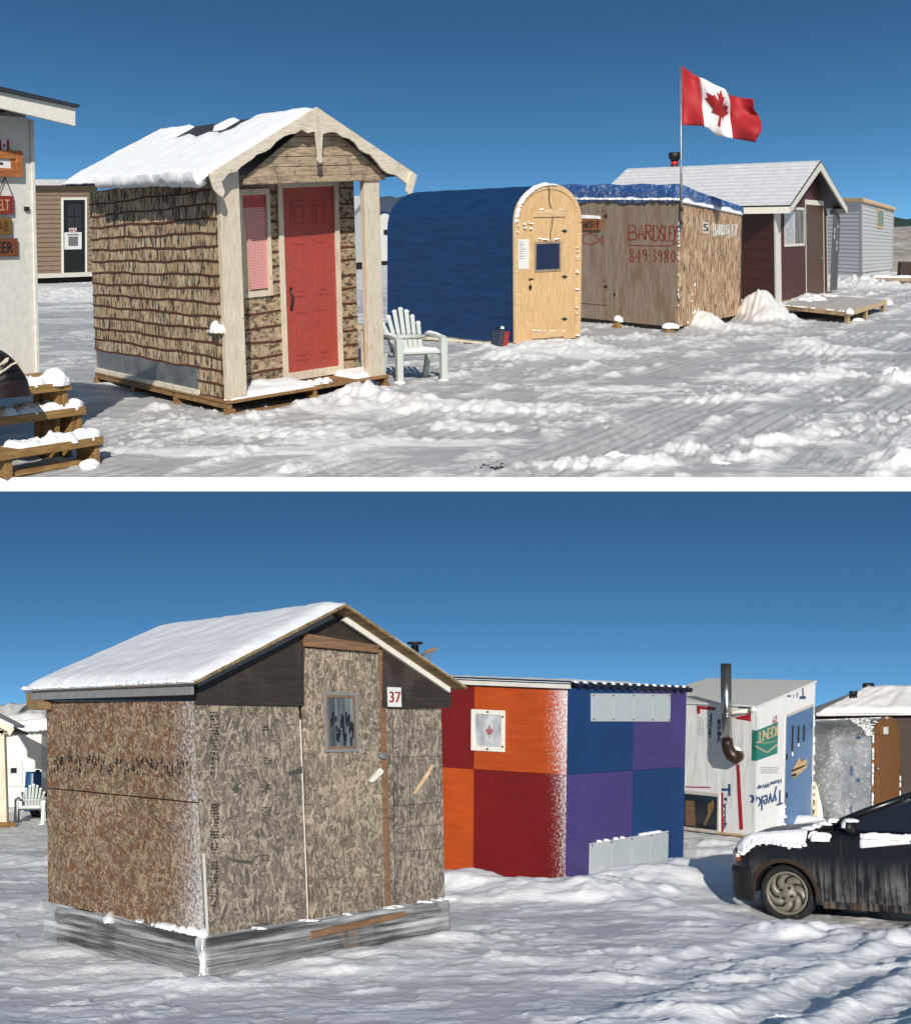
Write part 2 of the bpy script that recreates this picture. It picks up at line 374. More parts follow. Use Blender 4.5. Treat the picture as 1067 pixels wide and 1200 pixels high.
    c = t.ramp(g, [(.28, '74523A'), (.48, 'A98465'), (.66, 'CBAE8C')]); c = t.mix(t.sm(n, .51, .54), c, 'CDB595'); c = t.mix(t.sm(k, .53, .58), c, '4A3424')
    M['peel'] = t.done(c, .85, t.bump(t.m('ADD', t.sm(n, .56, .6), g), .7, .012))
    M['dirt'] = paint('frozen_brown_dirt', (.20, .165, .13), .95, .35, .5, 9)
    M['deckwood'] = wood('frosty_deck_boards', ['8F867D', 'B3AAA0', 'CBC5BE', '6F665C'], vert=False, dirt=('D8D8D8', .6))
    M['redpaint'] = paint('red_brush_paint', '8E2E22', .8, .15)
    M['whitepaint'] = paint('white_brush_paint', (.85, .85, .84), .8, .05)
    M['maroon'] = paint('maroon_siding', '512521', .6, .15, .2, 2, wear=('6E423A', .3, (3, 3, 3)))
    M['maroon_side'] = paint('dark_red_siding', '4C1F13', .6, .18, .2, 2, wear=('632F22', .5, (3, 3, 3)))
    M['browndoor'] = wood('varnished_brown_door', ['38200E', '4F2D12', '623A18'], knots=False, rough=.4, grain=(10, 10, .7))
    t = NT('roof_thin_snow'); h = t.hc(); n = t.noise(t.map(h, (2, 2, 2)), 2, 6, .65)
    M['roofsnow'] = t.done(t.ramp(n, [(.3, (.46, .47, .49, 1)), (.7, (.66, .66, .67, 1))]), .8, t.bump(n, .3, .02))
    M['greyside'] = paint('grey_vinyl_siding', (.74, .75, .755), .5, .05, .1, 2)
    M['greyplastic'] = paint('grey_plastic', (.34, .355, .365), .5, .08)
    M['tan'] = paint('tan_clapboard', (.52, .45, .37), .7, .1, .1, 2, wear=('CFC8BE', .8, (1, 1, 9), .6))
    M['greendoor'] = paint('dark_green_paint', (.06, .10, .09), .4, .2)
    M['slate'] = paint('dark_asphalt_roof', (.16, .18, .22), .85, .25, .4, 10)
    M['plastic'] = paint('white_chair_plastic', (.70, .73, .71), .45, .04, .1, 8)
    M['rubber'] = paint('black_rubber', (.055, .055, .058), .65, .2, .2)
    M['bag'] = paint('dark_brown_nylon', (.13, .075, .07), .35, .3, .4, 3)
    M['rope'] = paint('pale_rope', (.75, .72, .64), .8, .1)
    M['flagred'] = paint('flag_red', '9E1C22', .7, .1, .1)
    M['flagwhite'] = paint('flag_white', (.87, .87, .88), .7, .04, .1)
    M['paper'] = paint('paper_white', (.84, .84, .83), .7, .04)
    M['print'] = paint('grey_print', (.42, .43, .44), .8, .15)
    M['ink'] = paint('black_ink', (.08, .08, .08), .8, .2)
    M['signred'] = paint('red_sign_board', '7C2A1F', .6, .15); M['signolive'] = paint('olive_sign_board', '6B5420', .6, .15)
    M['signbrown'] = paint('brown_sign_board', '6B3A20', .6, .15); M['signletter'] = paint('tan_sign_letters', 'C9A070', .6, .1)
    M['frame'] = wood('orange_brown_frame', ['7A4520', '9C6033', 'B5763F', '552D12'], vert=False)
    M['boxred'] = paint('red_plastic', '9E2A25', .4, .12); M['boxgrey'] = paint('dark_grey_plastic', (.2, .23, .28), .45, .15)
    M['pinkcurtain'] = paint('pink_check_cloth', 'B8565A', .8, .12, .3, 6)
    t = NT('pink_gingham'); h = t.hc(); o = t.xyz(h)
    ck = t.m('ADD', t.m('GREATER_THAN', t.m('SINE', t.m('MULTIPLY', o[0], 260)), .0), t.m('GREATER_THAN', t.m('SINE', t.m('MULTIPLY', o[2], 260)), .0))
    M['gingham'] = t.done(t.ramp(t.m('DIVIDE', ck, 2), [(0, 'E0C0BC'), (.5, 'C88480'), (1, 'B5605F')]), .85, t.bump(t.noise(t.map(h, (9, 9, .6)), 2, 3), .4, .03))
    # window glass: reflects a little, lets the rest through
    t = NT('window_glass'); tr = t.n('ShaderNodeBsdfTransparent'); gl = t.n('ShaderNodeBsdfGlossy'); gl.inputs['Roughness'].default_value = .03
    tr.inputs[0].default_value = (.8, .84, .86, 1);     mx = t.n('ShaderNodeMixShader'); mx.inputs[0].default_value = .09; t.t.links.new(tr.outputs[0], mx.inputs[1]); t.t.links.new(gl.outputs[0], mx.inputs[2]); t.t.links.new(mx.outputs[0], t.out.inputs[0])
    M['glass'] = t.mat
    M['darkglass'] = NT('dark_glass').done((.012, .016, .024, 1), .08, spec=.6)
    M['bluepane'] = NT('blue_plastic_pane').done((.012, .022, .06, 1), .22, spec=.5)
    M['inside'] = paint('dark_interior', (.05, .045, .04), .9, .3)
    M['curtain'] = NT('grey_lace_curtain'); t = M['curtain']; h = t.hc(); n = t.noise(t.map(h, (14, 14, .5)), 1.6, 3, .6)
    o = t.xyz(h); M['curtain'] = t.done(t.ramp(n, [(.35, '3A3C3E'), (.55, '7B7D7E'), (.7, 'ADADAA')]), .9, t.bump(n, .5, .03))
    # flakes of oriented strand board
    def osb(name, stops, sx=66, sy=13, frost=None, angs=(6, -14, 30, -40, 68, -82)):
        t = NT(name); h = t.hc(); f = t.flat(h); best = None
        for i, an in enumerate(angs):
            w = t.noise(f, 5+i, 3, .6, 0, True)
            sc_ = (1.0, 1.55, .8, 2.1, 1.3, .7)[i]; q = t.map(t.map(t.mix(.012, f, w), (1, 1, 1), (0, 0, R(an))), (sx*sc_, sy*sc_*(1.2, .9, 1.0, .8, 1.3, 1.0)[i], 1), (0, 0, 0), (3.1*i, 1.7*i, 0))
            v = t.vor(q, 1.0); o = t.xyz(v[1]); st = t.noise(t.map(q, (3.5, .5, 1)), 1.0, 3, .6)
            g = t.m('MULTIPLY', o[1], (1.0, 1.0, .97, .95, .92, .88)[i])
            o = [t.m('ADD', t.m('MULTIPLY', o[0], .62), t.m('MULTIPLY', st, .55))]
            if best is None: best, pr = o[0], g
            else:
                k = t.m('GREATER_THAN', g, pr)
                best = t.m('ADD', t.m('MULTIPLY', o[0], k), t.m('MULTIPLY', best, t.m('SUBTRACT', 1, k))); pr = t.m('MAXIMUM', pr, g)
        gap = t.sm(pr, .62, .30)                      # where no flake lies on top it is dark
        best = t.m('SUBTRACT', best, t.m('MULTIPLY', gap, .35))
        fine = t.noise(t.map(f, (70, 16, 1)), 1.5, 5, .7, .8); big = t.noise(f, 1.6, 5, .65)
        val = t.m('ADD', t.m('MULTIPLY', best, .72), t.m('ADD', t.m('MULTIPLY', fine, .30), t.m('MULTIPLY', t.m('SUBTRACT', big, .22), .35)), clamp=True)
        c = t.ramp(val, stops)
        if frost: c = frost(t, h, f, c)
        return t.done(c, .8, t.bump(t.m('ADD', best, t.m('MULTIPLY', fine, .4)), .35, .006))
    M['osb'] = osb('grey_strand_board', [(.2, '2A2622'), (.38, '47403A'), (.52, '5F574E'), (.66, '75695D'), (.86, 'A79B8A')])
    M['osb_door'] = osb('door_strand_board', [(.2, '2B2621'), (.38, '4C433A'), (.52, '665B4E'), (.66, '7B6E5E'), (.86, 'AD9F8A')])
    def frost37(t, h, f, c):
        o = t.xyz(h); n = t.noise(h, 42, 6, .8); n2 = t.noise(h, 2.2, 3)
        hi = t.m('SUBTRACT', .50, t.m('MULTIPLY', o[2], .17))           # frost widens towards the foot of the corner
        e = t.m('SUBTRACT', t.m('ADD', hi, t.m('MULTIPLY', t.m('SUBTRACT', n2, .5), .35)), t.m('MULTIPLY', o[1], 1.25))
        k = t.sm(t.m('ADD', e, t.m('MULTIPLY', t.m('SUBTRACT', n, .5), 2.6)), -.05, .7)
        return t.mix(t.m('MULTIPLY', k, .85), c, (.72, .74, .76, 1))
    M['osb_side'] = osb('brown_strand_board', [(.18, '221A14'), (.32, '3E2D1F'), (.45, '553E2B'), (.55, '774A28'), (.64, '5C5146'), (.88, 'A58F74')], 62, 17, frost37, (10, 70, -35, 40, -70, 95))
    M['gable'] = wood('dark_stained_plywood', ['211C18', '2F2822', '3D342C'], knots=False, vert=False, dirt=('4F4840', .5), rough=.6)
    M['headerwood'] = wood('brown_header_plank', ['5B4330', '7A5C43', '8F7055'], vert=False)
    M['greytrim'] = paint('grey_trim_board', (.50, .50, .50), .6, .1, .2, 3)
    M['roofunder'] = osb('roof_strand_board', [(.2, '3D2D1B'), (.4, '5A452B'), (.6, '77603C'), (.85, '8F774F')], 20, 6)
    # clear stretch film wound round the skids
    t = NT('clear_stretch_film'); h = t.hc(); f = t.flat(h)
    w = t.noise(t.map(f, (.5, 16, 1), (0, 0, .05)), 1.5, 6, .65, .6); w2 = t.noise(f, 2.0, 4)
    d = t.n('ShaderNodeBsdfPrincipled'); t.set(d.inputs['Base Color'], t.ramp(w, [(.36, (.20, .205, .21, 1)), (.54, (.44, .45, .46, 1)), (.66, (.74, .75, .76, 1))])); d.inputs['Roughness'].default_value = .25
    t.set(d.inputs['Normal'], t.bump(w, .6, .02)); tr = t.n('ShaderNodeBsdfTransparent'); tr.inputs[0].default_value = (.86, .87, .87, 1)
    mx = t.n('ShaderNodeMixShader'); k = t.m('MULTIPLY_ADD', t.sm(t.m('ADD', t.m('MULTIPLY', w, .75), t.m('MULTIPLY', w2, .3)), .38, .64), .55, .20)
    t.t.links.new(k, mx.inputs[0]); t.t.links.new(tr.outputs[0], mx.inputs[1]); t.t.links.new(d.outputs[0], mx.inputs[2]); t.t.links.new(mx.outputs[0], t.out.inputs[0])
    M['film'] = t.mat
    M['skid'] = wood('grey_skid_timber', ['2E2C29', '4A4742', '5F5B54'], vert=False, knots=False)
    # painted checker hut
    def pply(name, col, frost=False):
        t = NT(name); h = t.hc(); g = t.noise(t.map(h, (1.6, 1.6, 22)), 1.5, 5, .6); n = t.noise(h, 1.2, 4)
        b = lin(col); c = t.ramp(t.m('ADD', t.m('MULTIPLY', g, .5), t.m('MULTIPLY', n, .5)), [(.35, tuple(x*.75 for x in b[:3])+(1,)), (.65, tuple(x*1.15 for x in b[:3])+(1,))])
        if frost:
            o = t.xyz(h); k = t.noise(t.map(h, (1, 1, 1)), 40, 6, .85); k2 = t.noise(h, 2.5, 3)
            e = t.m('SUBTRACT', t.m('ADD', t.m('MULTIPLY_ADD', o[2], .10, .04), t.m('MULTIPLY', k2, .16)), t.m('MULTIPLY', o[1], 1.35))
            c = t.mix(t.m('MULTIPLY', t.sm(t.m('ADD', e, t.m('MULTIPLY', t.m('SUBTRACT', k, .5), 1.6)), -.06, .34), .9), c, (.78, .78, .8, 1))
        return t.done(c, .55, t.bump(g, .2, .006))
    M['c_red'] = pply('red_panel_paint', '6E0A07', True); M['c_orange'] = pply('orange_panel_paint', 'AE460C', True)
    M['c_blue'] = pply('blue_panel_paint', '0A386A'); M['c_purple'] = pply('purple_panel_paint', '463873')
    M['panel'] = paint('pale_plastic_panel', (.70, .73, .74), .4, .04, .1, 2)
    M['tinroof'] = paint('dark_blue_tin', (.05, .07, .15), .4, .2)
    t = NT('frosted_pane'); h = t.hc(); n = t.noise(h, 6, 4); M['frostpane'] = t.done(t.ramp(n, [(.35, (.30, .31, .33, 1)), (.65, (.55, .56, .58, 1))]), .3)
    M['blurleaf'] = paint('faded_red_leaf', '9C6668', .6, .15)
    # wrap, foil
    t = NT('white_house_wrap'); h = t.hc(); n = t.noise(t.map(h, (2.5, 2.5, .7)), 1.5, 4, .6, 1.0); n2 = t.noise(t.map(h, (1, 1, 1)), 5, 4)
    M['wrap'] = t.done(t.ramp(n2, [(.3, (.82, .82, .82, 1)), (.7, (.91, .91, .90, 1))]), .45, t.bump(n, .3, .06))
    M['wrapblue'] = paint('blue_wrap_print', '24507F', .6, .15); M['wrapred'] = paint('red_sheathing_tape', 'B3202B', .45, .12)
    M['green'] = paint('green_store_panel', '1F8070', .5, .08); M['bluedoor'] = paint('blue_grey_door', '4E76A5', .5, .06, .1, 2)
    M['chrome'] = NT('stainless_pipe').done((.50, .47, .42, 1), .22, metal=1.0); M['rustpipe'] = paint('rust_brown_pipe', (.17, .10, .05), .4, .3, .2, 6)
    t = NT('reflective_foil'); h = t.hc(); n = t.noise(h, 3, 6, .7); n2 = t.noise(h, 35, 4, .7); o = t.xyz(h)
    fz = t.sm(t.m('ADD', n2, t.m('MULTIPLY', n, .35)), .74, .86)
    c = t.mix(t.m('MULTIPLY', fz, .8), t.ramp(n, [(.3, (.26, .27, .28, 1)), (.7, (.50, .51, .52, 1))]), (.75, .76, .78, 1))
    M['foil'] = t.done(c, t.m('MULTIPLY_ADD', fz, .4, .34), t.bump(n, .5, .04), metal=t.m('MULTIPLY_ADD', fz, -.7, .7))
    M['brownply'] = paint('brown_painted_plywood', '7A4F26', .6, .12, .1, 2)
    M['darkbrown'] = paint('very_dark_brown_siding', '2A1710', .7, .2, .2, 3)
    M['whiteside'] = paint('white_vinyl_siding', (.84, .84, .83), .5, .03, .1, 2)
    M['chimred'] = paint('red_chimney_paint', 'B01818', .5, .1)
    M['barrel'] = paint('blue_barrel_plastic', '1D4F78', .4, .15, .1, 3)
    # car
    t = NT('salt_streaked_black_paint'); h = t.hc(); o = t.xyz(h)
    s1 = t.noise(t.map(h, (24, 2, .9)), 1.3, 6, .75, .6); s2 = t.noise(h, 6, 5, .7); low = t.sm(o[2], .62, .12)
    k = t.m('MULTIPLY', t.sm(t.m('ADD', s1, t.m('MULTIPLY', s2, .35)), .58, .90), t.sm(t.m('ADD', o[2], t.m('MULTIPLY', s2, .3)), .86, .55))
    c = t.mix(t.m('MULTIPLY', k, .45), (.006, .007, .009, 1), (.34, .33, .31, 1)); rust = t.m('MULTIPLY', t.sm(o[2], .30, .14), t.sm(s2, .42, .62))
    c = t.mix(t.m('MULTIPLY', rust, .75), c, (.075, .038, .015, 1))
    M['carpaint'] = t.done(c, t.m('MULTIPLY_ADD', k, .4, .28), t.bump(s2, .06, .01), coat=0, spec=.5)
    M['rust'] = paint('muddy_rust', (.20, .13, .075), .9, .3, .4, 8)
    M['tyre'] = paint('tyre_rubber', (.05, .05, .05), .8, .25, .4, 20, wear=('6A6864', .5, (9, 9, 9)))
    M['rim'] = paint('dull_alloy', (.44, .42, .38), .4, .12, .1, 6); M['rimdark'] = paint('rim_slot_dark', (.035, .03, .03), .7, .2)
    M['amber'] = NT('amber_lens').done((.55, .13, .02, 1), .25); M['bank'] = None
    t = NT('rough_snowy_rock'); h = t.hc(); n = t.noise(h, .8, 7, .7); n2 = t.noise(h, 6, 5, .7)
    M['bank'] = t.done(t.ramp(t.m('ADD', t.m('MULTIPLY', n, .6), t.m('MULTIPLY', n2, .4)), [(.36, (.17, .14, .115, 1)), (.52, (.30, .27, .24, 1)), (.62, (.48, .47, .46, 1))]), .9, t.bump(n2, .6, .1))
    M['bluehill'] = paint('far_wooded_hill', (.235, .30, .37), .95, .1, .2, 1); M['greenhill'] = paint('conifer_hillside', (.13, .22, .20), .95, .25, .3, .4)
mk_materials()
M = MAT
# ------------------------------------------------------------------ ground
def _hash(ix, iy, s):
    n = (ix*374761393+iy*668265263+s*1274126177) & 0xFFFFFFFF
    n = ((n ^ (n >> 13))*1274126177) & 0xFFFFFFFF
    return ((n ^ (n >> 16)) & 0xFFFF)/65535.0
def vn(x, y, s=0):
    ix, iy = np.floor(x).astype(np.int64), np.floor(y).astype(np.int64); fx, fy = x-ix, y-iy
    fx, fy = fx*fx*fx*(fx*(fx*6-15)+10), fy*fy*fy*(fy*(fy*6-15)+10)
    a, b, c, d = _hash(ix, iy, s), _hash(ix+1, iy, s), _hash(ix, iy+1, s), _hash(ix+1, iy+1, s)
    return (a*(1-fx)+b*fx)*(1-fy)+(c*(1-fx)+d*fx)*fy-.5
def fbm(x, y, o=4, s=0, g=.5):
    r, a = 0, 1.0
    for i in range(o): r = r+a*vn(x*2**i+i*17.3, y*2**i-i*9.1, s+i); a *= g
    return r
def sst(v, a, b): t = np.clip((v-a)/(b-a), 0, 1); return t*t*(3-2*t)
def mounds(x, y, h, s, lst):
    for (c, rx, ry, hh, chunk) in lst:
        r2 = ((x-c.x)/rx)**2+((y-c.y)/ry)**2
        m = (np.abs(x-c.x) < 3*rx) & (np.abs(y-c.y) < 3*ry)
        if not m.any(): continue
        xx, yy = x[m], y[m]
        rr = r2[m]*(1+1.1*fbm(xx*2.2/rx*.6, yy*2.2/ry*.6, 3, 5)); e = np.exp(-np.maximum(rr, 0)*1.4)
        k = 1+chunk*(fbm(xx*3.4, yy*3.4, 4, 11, .5))*1.25
        h[m] += hh*e*k; s[m] += .75*sst(e, .12, .5)
    return h, s
def sheet(name, site, y_near, y_far, rows, cols, slope, pad, HF, mat, ynear_extra, yfar_extra, side):
    ys = np.geomspace(y_near, y_far, rows); ys = np.concatenate([ynear_extra, ys, yfar_extra])
    t = np.linspace(-1, 1, cols)
    hw = np.maximum(ys, y_near)*slope+pad
    X = hw[:, None]*t[None, :]
    out = np.array(side)
    X = np.concatenate([X[:, :1]-out[::-1][None, :], X, X[:, -1:]+out[None, :]], 1); Y = np.repeat(ys[:, None], X.shape[1], 1)
    h, s = HF(X.ravel().copy(), Y.ravel().copy())
    v = np.stack([X.ravel(), Y.ravel(), h], 1)
    ny, nx = X.shape; i = np.arange(ny*nx).reshape(ny, nx)
    f = np.stack([i[:-1, :-1], i[:-1, 1:], i[1:, 1:], i[1:, :-1]], -1).reshape(-1, 4)
    me = bpy.data.meshes.new(name); me.vertices.add(len(v)); me.vertices.foreach_set('co', v.ravel())
    me.loops.add(f.size); me.loops.foreach_set('vertex_index', f.ravel()); me.polygons.add(len(f))
    me.polygons.foreach_set('loop_start', np.arange(0, f.size, 4)); me.polygons.foreach_set('use_smooth', np.ones(len(f), bool))
    me.update(calc_edges=True)
    a = me.attributes.new('hc', 'FLOAT_VECTOR', 'POINT'); a.data.foreach_set('vector', v.ravel())
    a = me.attributes.new('snow', 'FLOAT', 'POINT'); a.data.foreach_set('value', s)
    me.materials.append(mat); o = bpy.data.objects.new(name, me); COL.objects.link(o); o.matrix_world = site.M; o['kind'] = 'structure'
    return o
def grp(site, px, py, rx, ry, h, ch=.5): k = KS if site is UPP else 1; return (site.G(px, py)/k, rx, ry, h, ch)
G_ = UPP.G
e0, e1 = G_(600, 556), G_(1010, 392); E = (e1-e0).normalized()
D_EDGE = UPP.G(533, 560).y
MU = [grp(UPP, 430, 470, .55, .8, .17, .9), grp(UPP, 400, 482, .5, .6, .06), grp(UPP, 470, 478, .7, .5, .07, .6), grp(UPP, 650, 408, 1.0, 1.2, .16, .5), grp(UPP, 600, 418, .6, 1.0, .1, .7),
      grp(UPP, 690, 415, .8, 1.2, .09, .6), grp(UPP, 818, 384, .5, .8, .36, .15), grp(UPP, 845, 384, .9, 1.0, .10, .5), grp(UPP, 884, 374, .62, 1.0, .62, .12), grp(UPP, 893, 377, .45, .8, .3, .2), grp(UPP, 905, 376, .6, .9, .2, .5),
      grp(UPP, 1000, 334, 2.4, 3.0, .26, .9), grp(UPP, 1045, 336, 2.4, 3.0, .18, .9), grp(UPP, 965, 352, 1.2, 2, .15, .9), grp(UPP, 940, 404, .55, .8, .13, .7), grp(UPP, 975, 412, .8, .7, .08, .7), grp(UPP, 890, 445, .9, .35, .10, .7), grp(UPP, 975, 442, .7, .4, .12, .9),
      grp(UPP, 800, 532, .34, .32, .11, 1.3), grp(UPP, 772, 549, .22, .22, .10, 1.3), grp(UPP, 868, 542, .34, .2, .09, 1.3), grp(UPP, 910, 524, .4, .16, .08, 1.3), grp(UPP, 955, 512, .35, .2, .07, 1.3), grp(UPP, 1052, 448, .35, .3, .22, .7), grp(UPP, 1058, 545, .4, .3, .18, .8),
      grp(UPP, 625, 480, .8, .4, .09, .9), grp(UPP, 560, 500, .6, .4, .07, .8), grp(UPP, 690, 545, .6, .3, .08, .9), grp(UPP, 545, 478, .9, .5, .07, .4), grp(UPP, 740, 458, .8, .35, .06, .8), grp(UPP, 860, 470, 1.0, .3, .08, .8),
      grp(UPP, 330, 508, .9, .4, .05, .8), grp(UPP, 250, 530, 1.2, .3, .04, .8), grp(UPP, 480, 520, 1.2, .3, .05, .7), grp(UPP, 75, 345, 8, 6, .15, .8), grp(UPP, 140, 452, .4, .4, .05)]
def H_upp(x, y):
    x, y = x/KS, y/KS
    h = .05*fbm(x*.3, y*.3, 3, 1)
    d = fbm(x*.8, y*.8, 4, 21, .55); cl = sst(d, .06, .34)
    right = sst(x+.25*y, 1.0, 4.5); cr = sst(fbm(x*6.5, y*6.5, 3, 71), .10, .17)*sst(fbm(x*.6, y*.6, 2, 72), .06, .26); pl = sst(fbm(x*1.5+.8*y, y*3.2, 3, 73), .05, .09)
    f = fbm(x*4, y*4, 4, 31, .6)
    h = h+cl*(.004+.006*right)*(1+1.6*f)+.004*f+.005*fbm(x*13, y*13, 3, 35, .6)+.014*cr*(1+f)+.009*pl
    s = .24+.24*cl*(.55+.6*sst(f, -.2, .3))+.4*cr+.12*pl
    w = (x-e0.x/KS)*E.y-(y-e0.y/KS)*E.x                       # distance across the sled tracks
    wob = w+.12*fbm(x*.25, y*.25, 2, 41)
    rib = np.sin(wob*2*np.pi/.19)+.5*np.sin(wob*2*np.pi/.071)
    for cen, wd, dep in ((.15, .6, .05), (-1.45, .55, .05), (-2.5, .4, .04), (1.5, .45, .035), (-3.7, .6, .05), (2.7, .45, .03), (-5.2, .7, .05), (-6.8, .6, .04), (4.0, .5, .03)):
        b = np.exp(-((wob-cen)/wd)**4); n = sst(fbm(x*.7, y*.7, 2, 50+int(cen*3)), -.35, .1)
        h += b*n*(-.4*dep+.019*rib); s -= b*n*.14
        for sd in (-1, 1):
            r = np.exp(-((wob-cen-sd*(wd+.12))/.13)**2)*sst(fbm(x*1.6, y*1.6, 3, 61+sd), -.05, .35)
            h += r*dep*.8*(1+1.3*f); s += .4*r
    h, s = mounds(x, y, h, s, MU)
    k = sst(y, D_EDGE/KS, D_EDGE/KS+.16); far = 1-.6*sst(y, 45, 90)
    return h*k*far*KS, np.clip(s+.2*sst(y, 30, 70), 0, 1)
ground_upper = sheet('snow_field', UPP, D_EDGE, 125, 620, 760, .36, 1.2, H_upp, M['ice_upp'], [], [160, 240, 420], [2, 8, 30, 90, 260])
# the edge of the shelf, a squared bank of packed snow
mb = MB(); q = UPP.G(533, 560)
d = UPP.ray(533.5, 575.4); tt = D_EDGE/d.y; zbot = EU+d.z*tt
for x0 in range(-30, 30, 2):
    mb.hexa([Vector((x0+(2 if i & 1 else 0), D_EDGE+(.03 if i & 2 else -.012), .004 if i & 4 else zbot)) for i in range(8)])
o = mb.build('ground_edge', M['edge'], site=UPP); o['kind'] = 'structure'

GL = LOW.G
t0, t1 = GL(850, 1215), GL(1067, 1118); E2 = (t1-t0).normalized()
ML = [grp(LOW, 560, 1046, .95, .45, .11, .15), grp(LOW, 630, 1054, .8, .4, .13, .15), grp(LOW, 530, 1046, .5, .45, .10, .2), grp(LOW, 715, 1047, .5, .45, .11, .15), grp(LOW, 770, 1036, .65, .5, .17, .12), grp(LOW, 800, 1026, .45, .5, .15, .15),
      grp(LOW, 830, 1005, .8, .8, .15, .4), grp(LOW, 115, 1138, .5, .2, .05, .5), grp(LOW, 190, 1160, .45, .16, .05, .6), grp(LOW, 70, 1118, .3, .2, .04), grp(LOW, 400, 1138, .5, .2, .05, .5), grp(LOW, 470, 1122, .5, .25, .06, .4), grp(LOW, 520, 1104, .4, .2, .05),
      grp(LOW, 965, 1092, .42, .2, .08, .9), grp(LOW, 1035, 1102, .4, .2, .07, 1.0), grp(LOW, 1000, 1112, .6, .2, .04, .8), grp(LOW, 900, 1095, .5, .2, .04, .7), grp(LOW, 820, 1085, .5, .3, .04, .7), grp(LOW, 800, 1065, .6, .3, .05, .7),
      grp(LOW, 800, 1190, .22, .14, .03, 1.2), grp(LOW, 905, 1185, .2, .12, .025, 1.2), grp(LOW, 920, 1130, .7, .15, .03, .9), grp(LOW, 700, 1150, .8, .15, .025, .9), grp(LOW, 790, 1120, .7, .15, .025, .9), grp(LOW, 610, 1130, .8, .18, .025, .9),
      grp(LOW, 30, 956, 1.4, .8, .12, .4), grp(LOW, 40, 1010, 1.2, .6, .08, .5), grp(LOW, 20, 1065, .8, .5, .05), grp(LOW, 935, 972, .9, .6, .2, .2)]
def fr37(p):
    c = GL(250, 1120); return np.exp(-(((p[0]-c.x)/1.3)**2+((p[1]-c.y-.6)/1.1)**2)**2)
def H_low(x, y):
    h = .05*fbm(x*.35, y*.35, 3, 101)
    a = x*.94+y*.34; b = -x*.34+y*.94                 # low wind drifts, longer across the view
    r = fbm(a*1.1, b*2.6, 4, 111, .5); dr = sst(r, -.02, .28)
    f = fbm(x*5, y*5, 4, 131, .55); lk = fbm(a*2.8, b*6, 3, 141, .5)
    p1 = sst(fbm(a*1.3, b*3.4, 3, 171, .5), .03, .075); p2_ = sst(fbm(a*3.1+7, b*7, 3, 181, .5), .10, .15); cr = sst(fbm(x*8, y*8, 3, 191), .14, .22)*sst(fbm(x*.7, y*.7, 2, 192), -.05, .15)
    h = h+.006*dr+.011*p1*(1+.5*f)+.007*p2_+.010*cr+.003*f+.004*fbm(x*17, y*17, 3, 151, .6)
    s = .3+.2*dr+.35*p1+.25*p2_+.4*cr
    w = (x-t0.x)*E2.y-(y-t0.y)*E2.x; wob = w+.06*fbm(x*.6, y*.6, 2, 161)
    for cen, wd, dep in ((-.05, .16, .05), (.42, .14, .045), (.95, .16, .05), (-.9, .2, .03)):
        m = np.exp(-((wob-cen)/wd)**4)*sst(x, .2, 1.2)
        h -= .6*dep*m; s -= .22*m
        for sd in (-1, 1):
            q = np.exp(-((wob-cen-sd*(wd+.07))/.075)**2)*sst(x, .2, 1.2)
            h += q*dep*.30*(1+1.2*f); s += .35*q
    hb = fr37((x, y)); h = h*(1-.8*hb)-.15*np.exp(-(((x-3.4)/1.5)**2+((y-11.6)/1.5)**2)**1.5)     # the hollow the car stands in
    h, s = mounds(x, y, h, s, ML)
    return h, np.clip(s, 0, 1)
ground_lower = sheet('ground', LOW, 5.6, 60, 620, 620, .36, .8, H_low, M['ice_low'], [-60, -12, 0, 3.5, 4.8], [90, 160, 400, 1500], [2, 10, 60, 400, 1500])

# ------------------------------------------------------------------ shared builders
def snowcap(mb, fn, n, nx, ny, thick, seed=1, lip=0.0, mask=None, droop=0.0, m=0, edge=.06, rough=.3):
    """a blanket of snow on fn(s, t) (0..1), thickness along n, rounded at its edges, hanging over at t = 1 by lip"""
    rg = np.random.RandomState(seed); top, bot = [], []
    for j in range(ny+1):
        t = j/ny; rt, rb = [], []
        for i in range(nx+1):
            s = i/nx
            e = min(1, min(s, 1-s)/edge) if edge else 1; e2 = min(1, min(t*1.0/edge if edge else 1, (1-t)/edge*.8 if edge else 1))
            k = (max(0, e)*max(0, e2))**.45
            x = np.array([s*nx*.35+seed*3.1]); y = np.array([t*ny*.35])
            q = 1+rough*2*float(fbm(x, y, 3, seed)[0])
            if mask: k *= mask(s, t)
            if mask and mask(s, t) <= 0: k = -.4
            p = fn(s, t+(lip*(.6+.8*abs(float(vn(x*1.3, y*0+seed, 7)[0]))*2) if j == ny else 0))
            sag = Vector((0, 0, -droop*(t > .93)))
            rt.append(p+n*(thick*k*q)+sag); rb.append(p-n*.004+sag)
        top.append(rt); bot.append(rb)
    mb.grid(top, m, True); k = len(top)
    mb.grid([top[0], bot[0]], m, True); mb.grid([top[-1], [a*.5+b*.5-Vector((0, 0, thick*.25)) for a, b in zip(top[-1], bot[-1])], bot[-1]], m, True)
    mb.grid([[r[0] for r in top], [r[0] for r in bot]], m, True); mb.grid([[r[-1] for r in top], [r[-1] for r in bot]], m, True)
def roof_plane(P00, P10, P01, P11): return lambda s, t: (P00*(1-s)+P10*s)*(1-t)+(P01*(1-s)+P11*s)*t
def slab(mb, P00, P10, P01, P11, th, m=0):
    n = ((P10-P00).cross(P01-P00)).normalized(); n = n if n.z > 0 else -n
    mb.hexa([P00-n*th, P10-n*th, P01-n*th, P11-n*th, P00, P10, P01, P11], None, m); return n
